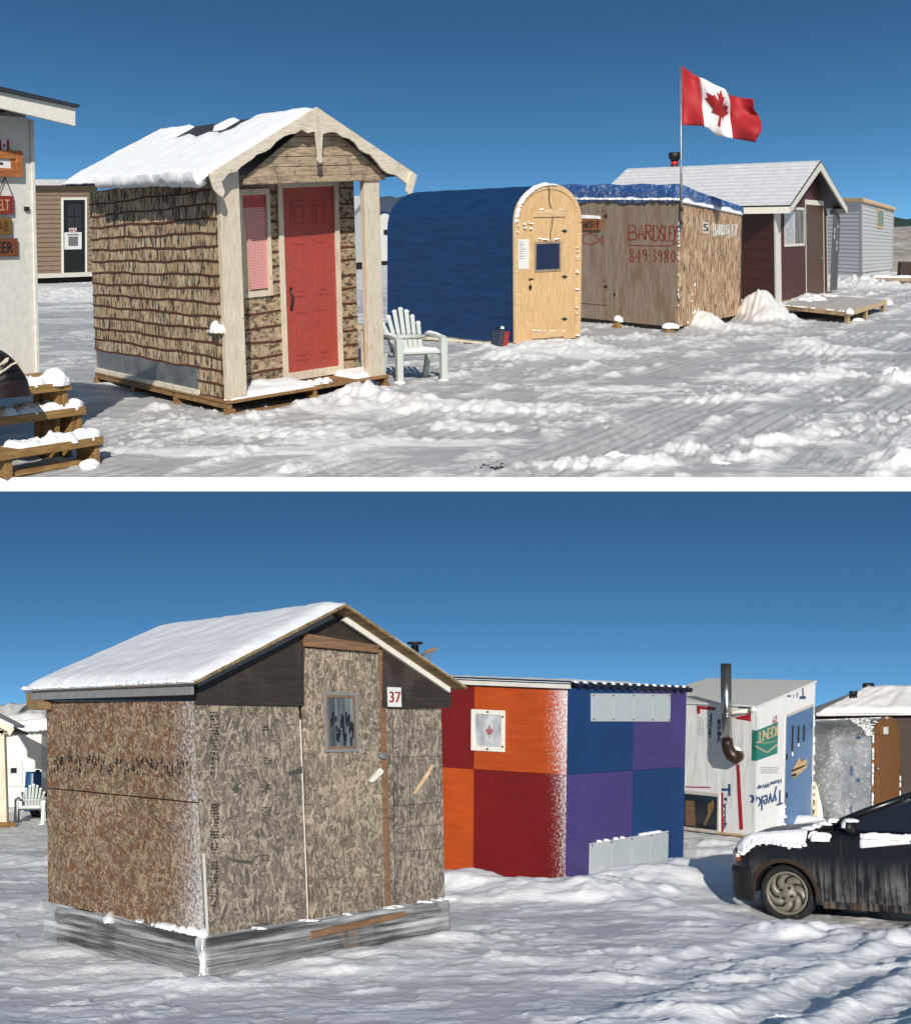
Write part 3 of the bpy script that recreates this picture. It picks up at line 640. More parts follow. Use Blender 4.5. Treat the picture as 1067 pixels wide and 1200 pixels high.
def flat_rect_F(mb, fr, x0, y0, x1, y1, b, th=.006, m=0):
    (a0, c1), (a1, c0) = fr.F(x0, y0, b), fr.F(x1, y1, b); mb.box(fr, min(a0, a1), max(a0, a1), b-th, b, min(c0, c1), max(c0, c1), m); return a0, a1, c0, c1
def rectF(fr, x0, y0, x1, y1, b=0.0):
    """a rectangle on the front from its left edge's mid-height to its right edge"""
    ym = (y0+y1)/2; a0 = fr.F(x0, ym, b)[0]; a1 = fr.F(x1, ym, b)[0]; xm = (x0+x1)/2
    return a0, a1, fr.F(xm, y1, b)[1], fr.F(xm, y0, b)[1]
def rectS(fr, x0, y0, x1, y1, a=0.0):
    ym = (y0+y1)/2; b1 = fr.S(x0, ym, a)[0]; b0 = fr.S(x1, ym, a)[0]; xm = (x0+x1)/2
    return b0, b1, fr.S(xm, y1, a)[1], fr.S(xm, y0, a)[1]
def frameF(mb, fr, a0, a1, c0, c1, w, b0, b1, m=0):
    mb.box(fr, a0, a0+w, b0, b1, c0, c1, m); mb.box(fr, a1-w, a1, b0, b1, c0, c1, m)
    mb.box(fr, a0+w, a1-w, b0, b1, c0, c0+w, m); mb.box(fr, a0+w, a1-w, b0, b1, c1-w, c1, m)
def frameS(mb, fr, b0, b1, c0, c1, w, a0, a1, m=0):
    mb.box(fr, a0, a1, b0, b0+w, c0, c1, m); mb.box(fr, a0, a1, b1-w, b1, c0, c1, m)
    mb.box(fr, a0, a1, b0+w, b1-w, c0, c0+w, m); mb.box(fr, a0, a1, b0+w, b1-w, c1-w, c1, m)
def one(name, mat, parent, fn, **kw):
    mb = MB(); fn(mb); return mb.build(name, mat, parent, **kw)
def bisect(f, lo, hi, n=40):
    fl = f(lo)
    for _ in range(n):
        m = (lo+hi)/2
        if (f(m) > 0) == (fl > 0): lo = m
        else: hi = m
    return (lo+hi)/2
def shingles(mb, fr, face, u0, u1, c0, c1, rows, depth, cut=None, wmin=.14, wmax=.34, step=.02):
    """overlapping shingle courses with a wavy red-brown butt edge; face 'F' uses (a, c), 'S' uses (b, c)"""
    P = (lambda u, d, c: fr.P(u, depth-d, c)) if face == 'F' else (lambda u, d, c: fr.P(depth-d, u, c))
    hgt = (c1-c0)/rows
    for r in range(rows):
        z0, z1 = c0+r*hgt, c0+(r+1)*hgt+.02; u = u0; ph = random.uniform(0, 6); wv = lambda q: .012*math.sin(q*2.3+ph)+.007*math.sin(q*6.1+ph*2)
        edge = []
        while u < u1-1e-4:
            w = random.uniform(wmin, wmax); v = min(u1, u+w)
            if u1-v < .06: v = u1
            seg = [(u, v)]
            if cut:
                for (k0, k1, l0, l1) in cut:
                    if l0 < (z0+z1)/2 < l1:
                        seg = [q for (p, q2) in seg for q in ((p, min(q2, k0)), (max(p, k1), q2)) if q[1]-q[0] > .012]
            ox, oz = random.uniform(0, 40), random.uniform(0, 40)
            for (p, q) in seg:
                g = .004; z0p, z0q = z0+wv(p), z0+wv(q)
                pts = [(p+g, step, z0p), (q-g, step, z0q), (q-g, 0.002, z1), (p+g, 0.002, z1)]
                bk = [(x, -.004, z) for x, _, z in pts]
                mb.add([P(*k) for k in pts+bk], [(0, 1, 2, 3), (0, 4, 5, 1), (1, 5, 6, 2), (3, 7, 4, 0)], [(k[0]+ox, ox, k[2]-z0+oz) for k in pts+bk], 0)
                e = [(p, step+.012, z0p-.024), (q, step+.012, z0q-.024), (q, step+.012, z0q+.004), (p, step+.012, z0p+.004)]
                eb = [(x, -.002, z) for x, _, z in e]
                mb.add([P(*k) for k in e+eb], [(0, 1, 2, 3), (0, 4, 5, 1), (3, 2, 6, 7)], e+eb, 1)
            u = v
def lap(mb, fr, face, u0, u1, c0, c1, n, depth, step=.012, m=0):
    """horizontal lap siding"""
    P = (lambda u, d, c: fr.P(u, depth-d, c)) if face == 'F' else (lambda u, d, c: fr.P(depth-d, u, c))
    for i in range(n):
        z0, z1 = c0+(c1-c0)*i/n, c0+(c1-c0)*(i+1)/n; o = i*.37
        q = [(u0, step, z0), (u1, step, z0), (u1, .001, z1), (u0, .001, z1), (u0, -.01, z0), (u1, -.01, z0), (u1, -.01, z1), (u0, -.01, z1)]
        mb.add([P(*k) for k in q], [(0, 1, 2, 3), (0, 4, 5, 1), (1, 5, 6, 2), (3, 7, 4, 0)], [(k[0]+o, o, k[2]) for k in q], m)
def walls(mb, fr, a0, a1, b0, b1, c0, c1, th=.04, m=0, sides='FSBR'):
    if 'F' in sides: mb.box(fr, a0, a1, b0, b0+th, c0, c1, m)
    if 'B' in sides: mb.box(fr, a0, a1, b1-th, b1, c0, c1, m)
    if 'S' in sides: mb.box(fr, a0, a0+th, b0+th, b1-th, c0, c1, m)
    if 'R' in sides: mb.box(fr, a1-th, a1, b0+th, b1-th, c0, c1, m)
# =================================================================== THE SHELF: shingled hut with a porch
U = 1.3*KS                                                     # sizes on the shelf against a plain hut's
fr = Frame(UPP, (268, 488), (451, 456), (113, 449), (257, 213), (444, 207), (105, 234))
H1 = thing('shingled_hut', 'wood shingled hut with a snowy roof, scalloped gable trim and a red porch door', 'fishing hut', UPP, fr.base)
La, Lb, Lc = fr.La, fr.Lb, fr.Lc
cdeck = .20*KS
bd = bisect(lambda b: fr.site.proj(fr.P(La-.05, b, 1.6))[0]-417, .2, 2.4)
# pallet floor
mb = MB()
for i in range(9):
    b0 = -.06+i*(Lb+.06)/9; mb.box(fr, -.05, La+.1, b0, b0+(Lb+.06)/9-.03, cdeck-.045, cdeck, 0, i*.7)
for a in (-.03, La*.5, La-.02): mb.box(fr, a, a+.1, -.03, Lb, cdeck-.13, cdeck-.048, 0, a)
for b in (-.05, Lb*.33, Lb*.66, Lb-.1):
    for a in (-.04, La*.5-.05, La-.05): mb.box(fr, a, a+.17, b, b+.17, .0, cdeck-.133, 0, a+b)
    mb.box(fr, -.05, La+.1, b+.02, b+.15, -.02, .035, 0, b*3)
mb.build('pallet_base', M['pallet'], H1, bevel=.006)
# side wall shingles, the metal strip low on it, and the other walls
bS0, bS1 = .0, Lb
(bm0, cm0), (bm1, cm1) = fr.S(233, 425), fr.S(146, 407); cmet = .5*(cm0+cm1); (bq, cq) = fr.S(190, 447)
bmet = fr.S(232, 440)[0]
mb = MB(); shingles(mb, fr, 'S', .12, Lb, cdeck+.02, Lc+.12, 16, 0.0, cut=[(bmet, Lb+1, 0, cmet)], wmin=.12, wmax=.36, step=.007)
mb.build('shingle_siding', [M['shingle'], M['butt']], H1)
one('metal_skirt', M['galv'], H1, lambda mb: mb.box(fr, -.005, .02, bmet, Lb-.1, cdeck+.03, cmet))
one('base_plank', M['pine_h'], H1, lambda mb: mb.box(fr, -.05, .0, bmet-.05, Lb-.02, cdeck-.02, cdeck+.07), bevel=.005)
mb = MB(); walls(mb, fr, .02, La, bd+.03, Lb, cdeck, Lc+.1, .05, sides='FBR'); mb.box(fr, .02, .07, .1, Lb-.02, cdeck, Lc+.1)
mb.build('wall', M['barn'], H1)
# ledge with a little snow where the porch wing steps out
(bl0, cl0) = fr.S(262, 388); (bl1, _) = fr.S(245, 388)
one('ledge', M['pine_h'], H1, lambda mb: mb.box(fr, -.07, .0, .02, max(.25, bl1), cl0-.03, cl0), bevel=.004)
mb = MB(); c = fr.P(-.04, .16, cl0); mb.blob(c, .1, .15, .10, 3, .35); mb.blob(fr.P(-.04, .27, cl0), .07, .07, .15, 9, .3); mb.build('ledge_snow', M['snow'], H1)
# front wall
ad0, ad1, cd0, cd1 = rectF(fr, 329, 219, 393, 447, bd); cd0 = cdeck+.05; ad1 = fr.F(393, 330, bd)[0]; ad0 = fr.F(333, 330, bd)[0]
aw0, aw1 = fr.F(280, 285, bd)[0], fr.F(316.5, 285, bd)[0]; cw0, cw1 = fr.F(303, 347.5, bd)[1], fr.F(300, 221, bd)[1]
fw = .085*U
mb = MB(); shingles(mb, fr, 'F', .1, La-.05, cdeck+.02, Lc+.1, 14, bd, cut=[(ad0-fw, ad1+fw, 0, cd1+fw), (aw0, aw1, cw0, cw1)], wmin=.25, wmax=.6, step=.010)
mb.build('shingle_siding', [M['shingle_front'], M['butt']], H1)
mb = MB(); frameF(mb, fr, ad0-fw, ad1+fw, cd0-.03, cd1+fw, fw, bd-.055, bd+.02); mb.build('door_frame', M['pine'], H1, bevel=.005)
mb = MB(); mb.box(fr, ad0, ad1, bd-.015, bd+.02, cd0, cd1)
dw, dh = ad1-ad0, cd1-cd0
for (x0, x1) in ((.16, .42), (.58, .84)):
    for (y0, y1) in ((.09, .36), (.43, .72), (.80, .93)):
        q = lambda x, y: (ad0+dw*x, cd0+dh*y); (p0, r0), (p1, r1) = q(x0, y0), q(x1, y1); g = .028*U
        frameF(mb, fr, p0, p1, r0, r1, g, bd-.026, bd-.0145)
        mb.box(fr, p0+g*2.2, p1-g*2.2, bd-.03, bd-.0145, r0+g*2, r1-g*2)
door = mb.build('door', M['reddoor'], H1, bevel=.006)
ah, ch = fr.F(340, 352, bd)
mb = MB(); mb.tube([fr.P(ah+.005*U, bd-.02, ch+.13*U), fr.P(ah-.01, bd-.055, ch+.09*U), fr.P(ah+.012*U, bd-.075, ch+.03*U), fr.P(ah-.004, bd-.06, ch-.05*U), fr.P(ah, bd-.02, ch-.1*U)], .014*U, 8)
mb.build('handle', M['iron'], door)
# window with its sash and gingham curtain
wf = .06*U
win = one('window', M['pine'], H1, lambda mb: frameF(mb, fr, aw0, aw1, cw0, cw1, wf, bd-.05, bd+.02), bevel=.004)
def sash(mb):
    x0, x1, z0, z1 = aw0+wf, aw1-wf, cw0+wf, cw1-wf; zt = fr.F(300, 243, bd)[1]
    mb.box(fr, x0, x1, bd-.0, bd+.03, zt-.035*U, zt); mb.box(fr, x0, x0+.22*(x1-x0), bd+.005, bd+.03, z0, zt-.035*U); mb.box(fr, x0, x0+.5*(x1-x0), bd, bd+.03, (z0+zt)/2, (z0+zt)/2+.03)
one('sash', M['cream'], win, sash, bevel=.003)
one('curtain', [M['gingham'], M['pinkcurtain']], win, lambda mb: (mb.pF(fr, [(aw0+wf+.25*(aw1-aw0-2*wf), cw0+wf+.03), (aw1-wf, cw0+wf+.03), (aw1-wf, cw1-wf), (aw0+wf+.02, cw1-wf), (aw0+wf+.15*(aw1-aw0), (cw0+cw1)/2)], bd-.004, bd+.004, 0), mb.box(fr, aw0+wf, aw1-wf, bd-.006, bd+.004, fr.F(300, 243, bd)[1]+.003, cw1-wf, 1)))
# posts, half wall on the right of the porch, beam and gable
pw = fr.F(284.5, 330, 0)[0]
one('post', M['pine'], H1, lambda mb: mb.box(fr, 0, pw, 0, .1*U, cdeck, Lc+.18), bevel=.006)
one('post', M['pine'], H1, lambda mb: mb.box(fr, La-pw*1.02, La-.0, 0, .1*U, cdeck, Lc+.1), bevel=.006)
one('half_wall', M['pine'], H1, lambda mb: [mb.box(fr, La-.06, La-.02, .14+i*.2, .14+i*.2+.19, cdeck, cdeck+.72, 0, i) for i in range(max(2, int((bd-.14)/.2)))] and mb.box(fr, La-.085, La+.0, .13, bd, cdeck+.722, cdeck+.78), bevel=.004)
bg = -.03
gp = [fr.F(x, y, bg) for x, y in ((286, 208), (450, 208), (455, 203), (371, 136), (281, 203))]
def gable(mb):
    zs = sorted(p[1] for p in gp); c0, c1 = gp[0][1], gp[3][1]; n = 6; ax, L0, L1 = gp[3][0], gp[0][0], gp[1][0]
    for i in range(n):
        z0, z1 = c0+(c1-c0)*i/n, c0+(c1-c0)*(i+1)/n-.008
        k = lambda z: max(0.02, 1-(z-c0)/(c1-c0)); w = lambda z: (ax+(L0-ax)*k(z), ax+(L1-ax)*k(z))
        (p0, p1), (q0, q1) = w(z0), w(z1)
        mb.pF(fr, [(p0, z0), (p1, z0), (q1, z1), (q0, z1)], bg, bg+.06, 0)
one('gable_boards', M['barn'], H1, gable, bevel=.006)
one('beam', M['barn'], H1, lambda mb: mb.box(fr, gp[0][0]-.02, gp[1][0]+.02, bg-.02, .12, gp[0][1]-.10, gp[0][1]-.003), bevel=.006)
# scalloped bargeboard, drop feet and pendant
bf = -.24
up = [(245, 203.5), (371, 125), (482.5, 200.5)]
low = [(476, 215), (470, 210), (464, 205), (455, 203), (448, 198), (442, 190), (434, 181), (426, 178), (421, 174.5), (416, 167), (409, 162), (401, 160), (394.5, 155), (389, 154.5), (384, 155), (379, 157), (374, 153.5), (367, 154), (360.5, 156), (354, 151.5), (346, 156.4), (340, 157), (333, 159.5), (323.7, 166), (317, 174), (311, 177.5), (301, 181), (295, 187), (290, 190), (283, 195), (277, 201), (268, 203), (261, 212), (254, 214)]
poly = [fr.F(x, y, bf) for x, y in up+low]
one('bargeboard', M['pine_h'], H1, lambda mb: mb.pF(fr, poly, bf, bf+.05), bevel=.004)
for pts in ([(245, 206), (253, 201), (259, 212), (263, 225), (261, 231), (256, 229), (250, 222)], [(482, 200.5), (488, 205), (486, 214), (482, 226), (478, 227.5), (475.5, 224), (477, 213)]):
    pp = [fr.F(x, y, bf-.03) for x, y in pts]; one('drop_foot', M['pine_h'], H1, lambda mb: mb.pF(fr, pp, bf-.05, bf-.003), bevel=.004)
pen = [fr.F(x, y, bf-.03) for x, y in ((369, 153), (378, 153), (376.8, 183), (378.3, 187), (376.5, 191), (373.5, 191), (371.5, 187.5), (372, 183.5))]
one('pendant', M['pine'], H1, lambda mb: mb.pF(fr, pen, bf-.04, bf-.002), bevel=.003)
# roof: slab, dark shingle patch, snow
def pt(x, y, b): a, c = fr.F(x, y, b); return fr.P(a, b, c)
bb = Lb+.45
A0, L0, R0 = pt(371, 127, bf+.06), pt(241, 207.5, bf+.06), pt(484, 201, bf+.06)
A1, L1 = pt(187, 154, bb), pt(75, 214, bb); R1 = A1+(R0-A0)
mb = MB(); nl = slab(mb, A0, A1, L0, L1, .07); slab(mb, A0, A1, R0, R1, .07)
roof = mb.build('roof', M['slate'], H1)
def msk(s, t):
    q = 0.0 if (.30 < s < .74 and t < .31-.12*abs(s-.5)+.03*math.sin(s*40)+.02*math.sin(s*93) and not (.44 < s < .50 and t < .2)) else 1.0
    return q if t > .02 else q*.4
mb = MB(); snowcap(mb, lambda s, t: (A0*(1-s)+A1*s)*(1-t)+(L0*(1-s)+L1*s)*t, nl, 70, 30, .075, 5, .02, msk, .0, edge=.04, rough=.14)
def lip(s, k):
    p = L0*(1-s)+L1*s; w = float(fbm(np.array([s*7.0]), np.array([k*.25]), 3, 19)[0]); w2 = float(fbm(np.array([s*26.0]), np.array([k*.9]), 3, 23)[0])
    r = (.125+.07*w+.035*w2)*min(1, max(.05, (.74-s)/.05))*min(1, s/.03+.3); an = R(60-k*38)
    o = (L0-A0).normalized(); return p+o*(math.cos(an)*r*1.0)+nl*(math.sin(an)*r*1.0)+nl*.03-Vector((0, 0, .03))*min(1, r/.1)
mb.grid([[lip(i/160*.76, k) for k in range(8)] for i in range(161)], 0, True)
mb.build('roof_snow', M['snow'], roof)
mb = MB(); snowcap(mb, lambda s, t: (A0*(1-s)+A1*s)*(1-t)+(R0*(1-s)+R1*s)*t, (R1-R0).cross(A0-R0).normalized() if (R1-R0).cross(A0-R0).z > 0 else -(R1-R0).cross(A0-R0).normalized(), 20, 8, .03, 8, 0, None); mb.build('thin_snow', M['snow'], roof)
# porch snow
mb = MB(); snowcap(mb, lambda s, t: fr.P(-.02+s*(La*.52), bd*.95-t*(bd*.95+.02), cdeck), Vector((0, 0, 1)), 24, 10, .13, 12, 0, lambda s, t: .35+.65*(1-t*.7)); snowcap(mb, lambda s, t: fr.P(La*.80+s*(La*.22), bd*.95-t*(bd*.9), cdeck), Vector((0, 0, 1)), 12, 10, .09, 13)
for i in range(9): mb.blob(fr.P(La*.5+i*.05*U, .15+.04*(i % 3), cdeck), .07, .06, .06+.03*(i % 2), 20+i, .4)
mb.build('porch_snow', M['snow'], H1)

# ------------------------------------------------------------------ snow covered garden chair, made once and used on both sites
def make_chair(name, label, cat, site, base, yaw, k, group=None):
    t = thing(name, label, cat, site, base, group); Rm = Matrix.Rotation(R(yaw), 3, 'Z')
    P = lambda x, y, z: Vector(base)+Rm @ Vector((x*k, y*k, z*k))
    n = 7
    for i in range(n):
        x = (i-(n-1)/2)*.082; h = .93-.055*abs(i-3)**1.6*.6
        o = MB(); pts = [P(x*.82, .20, .36), P(x*.92, .31, .60), P(x*1.06, .43, h)]
        for j in range(2):
            a, b = pts[j], pts[j+1]; w = Rm @ Vector((.03*k, 0, 0)); d = Rm @ Vector((0, .022*k, 0))
            o.hexa([a-w, a+w, b-w, b+w, a-w+d, a+w+d, b-w+d, b+w+d])
        o.build('back_slat', M['plastic'], t, bevel=.008*k)
    def bar(nm, pts, r): one(nm, M['plastic'], t, lambda mb: mb.tube(pts, r, 8))
    mb = MB(); 
    for (y, z, w) in ((.29, .56, .30), (.205, .37, .27)): a, b = P(-w, y-.02, z), P(w, y-.02, z); mb.tube([a, b], .028*k, 8)
    mb.build('back_rail', M['plastic'], t)
    mb = MB()
    for i in range(5):
        y0 = -.33+i*.105; z0 = .40-(i)*.013
        mb.hexa([P(-.27, y0, z0-.02), P(.27, y0, z0-.02), P(-.27, y0+.09, z0-.03), P(.27, y0+.09, z0-.03), P(-.27, y0, z0+.012), P(.27, y0, z0+.012), P(-.27, y0+.09, z0), P(.27, y0+.09, z0)])
    mb.build('seat', M['plastic'], t, bevel=.008*k)
    for sx in (-1, 1):
        mb = MB(); x = .315*sx
        q = [(.26, .60), (.12, .605), (-.08, .60), (-.26, .585), (-.345, .555)]
        rows = [[P(x+.045*e*(1.15 if j > 1 else .8), y, z+(.014 if e in (-1, 1) else .02)) for e in (-1, -.4, .4, 1)] for j, (y, z) in enumerate(q)]
        lowr = [[p-Vector((0, 0, .035*k)) for p in r] for r in rows]
        mb.grid(rows); mb.grid(lowr); mb.grid([[r[0] for r in rows], [r[0] for r in lowr]]); mb.grid([[r[-1] for r in rows], [r[-1] for r in lowr]]); mb.grid([rows[0], lowr[0]]); mb.grid([rows[-1], lowr[-1]])
        mb.build('armrest', M['plastic'], t)
        mb = MB(); w = .042
        f = lambda y, z, e: P(x+w*e, y, z)
        mb.hexa([f(-.355, 0, -1), f(-.355, 0, 1), f(-.27, 0, -1), f(-.27, 0, 1), f(-.345, .575, -1.1), f(-.345, .575, 1.1), f(-.22, .575, -1.1), f(-.22, .575, 1.1)]); mb.build('leg', M['plastic'], t, bevel=.012*k)
        mb = MB(); mb.hexa([f(.30, 0, -.8), f(.30, 0, .8), f(.37, 0, -.8), f(.37, 0, .8), f(.17, .36, -.8), f(.17, .36, .8), f(.25, .36, -.8), f(.25, .36, .8)]); mb.build('leg', M['plastic'], t, bevel=.01*k)
    mb = MB(); snowcap(mb, lambda s, u: P(-.25+.5*s, .16-.47*u, .365+.05*u), Vector((0, 0, 1)), 14, 12, .045*k, 31, 0, lambda s, u: 0.0 if (.12 < s < .4 and .72 < u < .80) else 1)
    for i in range(n): mb.blob(P((i-3)*.087, .44, .93-.055*abs(i-3)**1.6*.6-.01), .035*k, .03*k, .03*k, i, .2, 10)
    for sx in (-1, 1): snowcap(mb, lambda s, u: P(.315*sx-.04+.08*s, .22-.55*u, .617-.05*u*u), Vector((0, 0, 1)), 5, 12, .025*k, 33)
    for sx in (-1, 1): mb.blob(P(.315*sx, -.32, .0), .09*k, .09*k, .04*k, 5, .3)
    mb.build('snow_dusting', M['snow'], t); return t
cb = UPP.G(486, 449)
chair = make_chair('garden_chair', 'snow dusted white plastic slatted armchair on the ice beside the shingled hut porch', 'chair', UPP, cb+Vector((-.05, .42*KS, 0)), 24, 1.17*KS, 'white slatted garden chairs')

# =================================================================== blue barrel-roofed hut
fr = Frame(UPP, (602, 407), (677, 400), (453, 395.5), (601, 214), (679, 214), (453, 222))
B1 = thing('barrel_hut', 'barrel roofed hut in dark blue tarpaulin with a yellow plywood front', 'fishing hut', UPP, fr.base)
La, Lb, Lc = fr.La, fr.Lb, fr.Lc
csp = fr.F(602, 262, 0)[1]; ctop = fr.F(640, 215, 0)[1]
def arch(a0, a1, c0, cs, ct, n=22):
    m, r = (a0+a1)/2, (a1-a0)/2
    return [(a0, c0)]+[(m-r*math.cos(math.pi*i/n), cs+(ct-cs)*math.sin(math.pi*i/n)**.92) for i in range(n+1)]+[(a1, c0)]
cb0 = .10
sec = arch(.02, La-.02, cb0+.02, csp-.05, ctop-.04)
def tarp(mb):
    rows = []; n = 40
    for j in range(n+1):
        b = Lb*j/n; row = []
        for i, (a, c) in enumerate(sec):
            k = .004*math.sin(j*.9+c*3)+.008*float(fbm(np.array([j*.15]), np.array([i*.35]), 3, 3)[0])
            if i == 0 or i == len(sec)-1: c = c+.05*float(fbm(np.array([j*.2]), np.array([i*1.0]), 2, 9)[0])
            sag = -.006*math.sin(math.pi*(j % 10)/10)
            ca, cc = La/2, csp*.6; l = math.hypot(a-ca, c-cc) or 1
            row.append(fr.P(a+(a-ca)/l*(k+sag), b, c+(c-cc)/l*(k+sag) if c > csp-.1 else c))
        rows.append(row)
    hs = [(0, q*Lb/n, sec[i][1]+i*.02) for q in range(n+1) for i in range(len(sec))]
    mb.grid(rows, 0, True, hs); mb.add(rows[-1], [tuple(range(len(sec)))], None, 0)
one('tarpaulin_cover', M['tarp'], B1, tarp)
one('base_board', M['pine_h'], B1, lambda mb: (mb.box(fr, .06, .12, .02, Lb-.02, .02, cb0+.12), mb.box(fr, La-.12, La-.06, .02, Lb-.02, .02, cb0+.12)))
one('front_panel', M['ply'], B1, lambda mb: mb.pF(fr, arch(0, La, cb0, csp, ctop), -.05, .02), bevel=.004)
ro, ri = arch(0, La, csp-.02, csp, ctop), arch(.09, La-.09, csp-.02, csp, ctop-.13)
one('arch_rim', M['newpine'], B1, lambda mb: [mb.pF(fr, [ro[i], ro[i+1], ri[i+1], ri[i]], -.075, -.0515) for i in range(1, len(ro)-2)])
one('edge_board', M['newpine'], B1, lambda mb: (mb.box(fr, La-.115, La, -.085, -.0515, cb0+.02, csp-.03), mb.box(fr, 0, .075, -.07, -.0515, cb0, csp-.03)), bevel=.004)
bo = -.0515
a0, a1, c0, c1 = rectF(fr, 621.5, 250, 659.5, 397, bo)
bdoor = one('door', M['ply'], B1, lambda mb: mb.box(fr, a0, a1, bo-.022, bo-.0, c0, c1), bevel=.005)
for (x0, y0, x1, y1) in ((623, 245.5, 660, 254), (622, 387.5, 659, 395.5)):
    p = rectF(fr, x0, y0, x1, y1, bo); one('door_batten', M['newpine'], bdoor, lambda mb: mb.box(fr, p[0], p[1], bo-.06, bo-.0235, p[2], p[3]), bevel=.005)
p = rectF(fr, 625, 283, 655.5, 318, bo); wfr = one('window', M['oldply'], bdoor, lambda mb: frameF(mb, fr, *p, .05, bo-.045, bo-.0235), bevel=.003)
q = (p[0]+.05, p[1]-.05, p[2]+.05, p[3]-.05)
one('pane', M['bluepane'], bdoor, lambda mb: mb.box(fr, q[0], q[1], bo-.032, bo-.0235, q[2], q[3]))
for y in (270.5, 324, 373.5):
    a, c = fr.F(660, y, bo); one('hinge', M['iron'], bdoor, lambda mb: mb.pF(fr, [(a-.13, c), (a-.03, c-.025), (a, c-.04), (a+.03, c-.025), (a+.13, c), (a+.03, c+.025), (a, c+.04), (a-.03, c+.025)], bo-.034, bo-.0235))
a, c = fr.F(620, 327, bo); one('hasp', M['iron'], bdoor, lambda mb: mb.box(fr, a-.05, a+.12, bo-.035, bo-.0235, c-.018, c+.018), bevel=.004)
a, c = fr.F(619.5, 335.5, bo); one('padlock', M['black'], bdoor, lambda mb: (mb.box(fr, a-.035, a+.035, bo-.065, bo-.03, c-.055, c+.02), mb.tube([fr.P(a-.02, bo-.048, c+.02), fr.P(a-.02, bo-.048, c+.06), fr.P(a+.02, bo-.048, c+.06), fr.P(a+.02, bo-.048, c+.02)], .008, 6)), bevel=.004)
p = rectF(fr, 607, 280, 619.5, 315, bo)
nt = one('notice', M['paper'], B1, lambda mb: mb.box(fr, p[0], p[1], bo-.006, bo-.0005, p[2], p[3]))
one('notice_print', M['print'], nt, lambda mb: [mb.box(fr, p[0]+.03, p[0]+.03+w*(p[1]-p[0]), bo-.0085, bo-.0065, p[3]-.06-i*.055-.014, p[3]-.06-i*.055) for i, w in enumerate((.35, .5, .3, .6, .45, .3, .55, .4))])
one('cord', M['iron'], B1, lambda mb: mb.tube([(lambda ac: fr.P(ac[0], bo-.035, ac[1]))(fr.F(x, y, bo)) for x, y in ((641, 219), (642.5, 224), (642, 232), (642.8, 240), (646, 246), (646, 255), (645, 266), (643, 274), (644.5, 288))], .010, 6))
mb = MB(); rg = random.Random(4)
for i in range(46):
    q = rg.random(); x, y = rg.choice([(623+36*q, 245), (622+37*q, 387), (630+24*q, 281-4*abs(q-.5)), (674.5, 262+135*q), (674, 300+98*q), (604.5, 262+20*q), (612+10*q, 260+12*rg.random())]); a, c = fr.F(x, y, bo); mb.blob(fr.P(a, bo-.05, c-.01), rg.uniform(.02, .06), .025, rg.uniform(.01, .03), i, .5, 8)
for i in range(120):
    t = rg.uniform(.02, .55); k = 1+t*22; a, c = ro[int(k)]; a1, c1 = ro[int(k)+1]; q = k-int(k); mb.blob(fr.P(a+(a1-a)*q+.025, bo-.02, c+(c1-c)*q-.03), .05, .03, .03, 50+i, .4, 8)
for i in range(50): a, c = rg.uniform(.05, La-.05), rg.uniform(.3, csp+.3); mb.blob(fr.P(a, bo-.002, c), rg.uniform(.008, .02), .012, rg.uniform(.008, .018), i, .3, 6)
snowcap(mb, lambda s, t: fr.P(.02+.12*math.sin(math.pi/2*s)*0+ (La/2)*(1-math.cos(math.pi*.5*s)) - .0, -.06+.06*t, csp+(ctop-csp)*math.sin(math.pi*.5*s)**.92), Vector((0, 0, 1)), 22, 4, .03, 17)
mb.build('frozen_snow', M['snow'], B1)
# box beside it
fb = ortho(UPP, UPP.G(584, 409)+Vector((0, 0, .02)), 48)
bx = thing('tool_box', 'small red and grey box tipped against the foot of the blue hut', 'box', UPP, fb.b[0])
tilt = lambda a, b, c: fb.P(a+.18*c, b, c)
def hx(mb, a0, a1, b0, b1, c0, c1): mb.hexa([tilt(a, b, c) for c in (c0, c1) for b in (b0, b1) for a in (a0, a1)])
one('shell', M['boxgrey'], bx, lambda mb: hx(mb, 0, .15, 0, .3, 0, .42), bevel=.015)
one('red_side', M['boxred'], bx, lambda mb: hx(mb, .153, .30, 0, .3, .0, .38), bevel=.015)
one('carry_handle', M['black'], bx, lambda mb: mb.tube([tilt(.06, .04, .42), tilt(.06, .06, .47), tilt(.06, .24, .47), tilt(.06, .26, .42)], .014, 6))
one('snow_tuft', M['snow'], bx, lambda mb: mb.blob(tilt(.08, .05, .46), .045, .045, .05, 2))
fg = ortho(UPP, UPP.G(601, 410), 48)
o = one('rubber_block', M['rubber'], None, lambda mb: mb.box(fg, -.06, .06, -.05, .05, 0, .11), site=UPP, base=fg.b[0], bevel=.02); tag(o, 'small black block at the corner of the yellow front', 'block')

# =================================================================== weathered plywood hut with painted name
fr = Frame(UPP, (793, 389), (867, 374), (650, 374), (796, 236), (869, 250), (650, 235))
P1 = thing('plywood_hut', 'weathered brown plywood hut with a frosted blue tarpaulin roof and red painted lettering', 'fishing hut', UPP, fr.base)
La, Lb, Lc = fr.La, fr.Lb, fr.Lc; cb0 = .13
mb = MB(); walls(mb, fr, 0, La, 0, Lb, cb0, Lc, .05, sides='SB'); mb.build('wall', M['oldply'], P1)
mb = MB(); mb.box(fr, .0515, fr.F(822, 310)[0]-.005, .0, .05, cb0, Lc); mb.box(fr, fr.F(822, 310)[0]+.005, La-.09, -.012, .04, cb0+.02, Lc-.02); mb.box(fr, La-.05, La, .05, Lb-.06, cb0, Lc); mb.build('wall', M['peel'], P1, bevel=.006)
one('corner_board', M['skid'], P1, lambda mb: mb.box(fr, La-.085, La+.004, -.02, .045, cb0-.03, Lc-.01), bevel=.005)
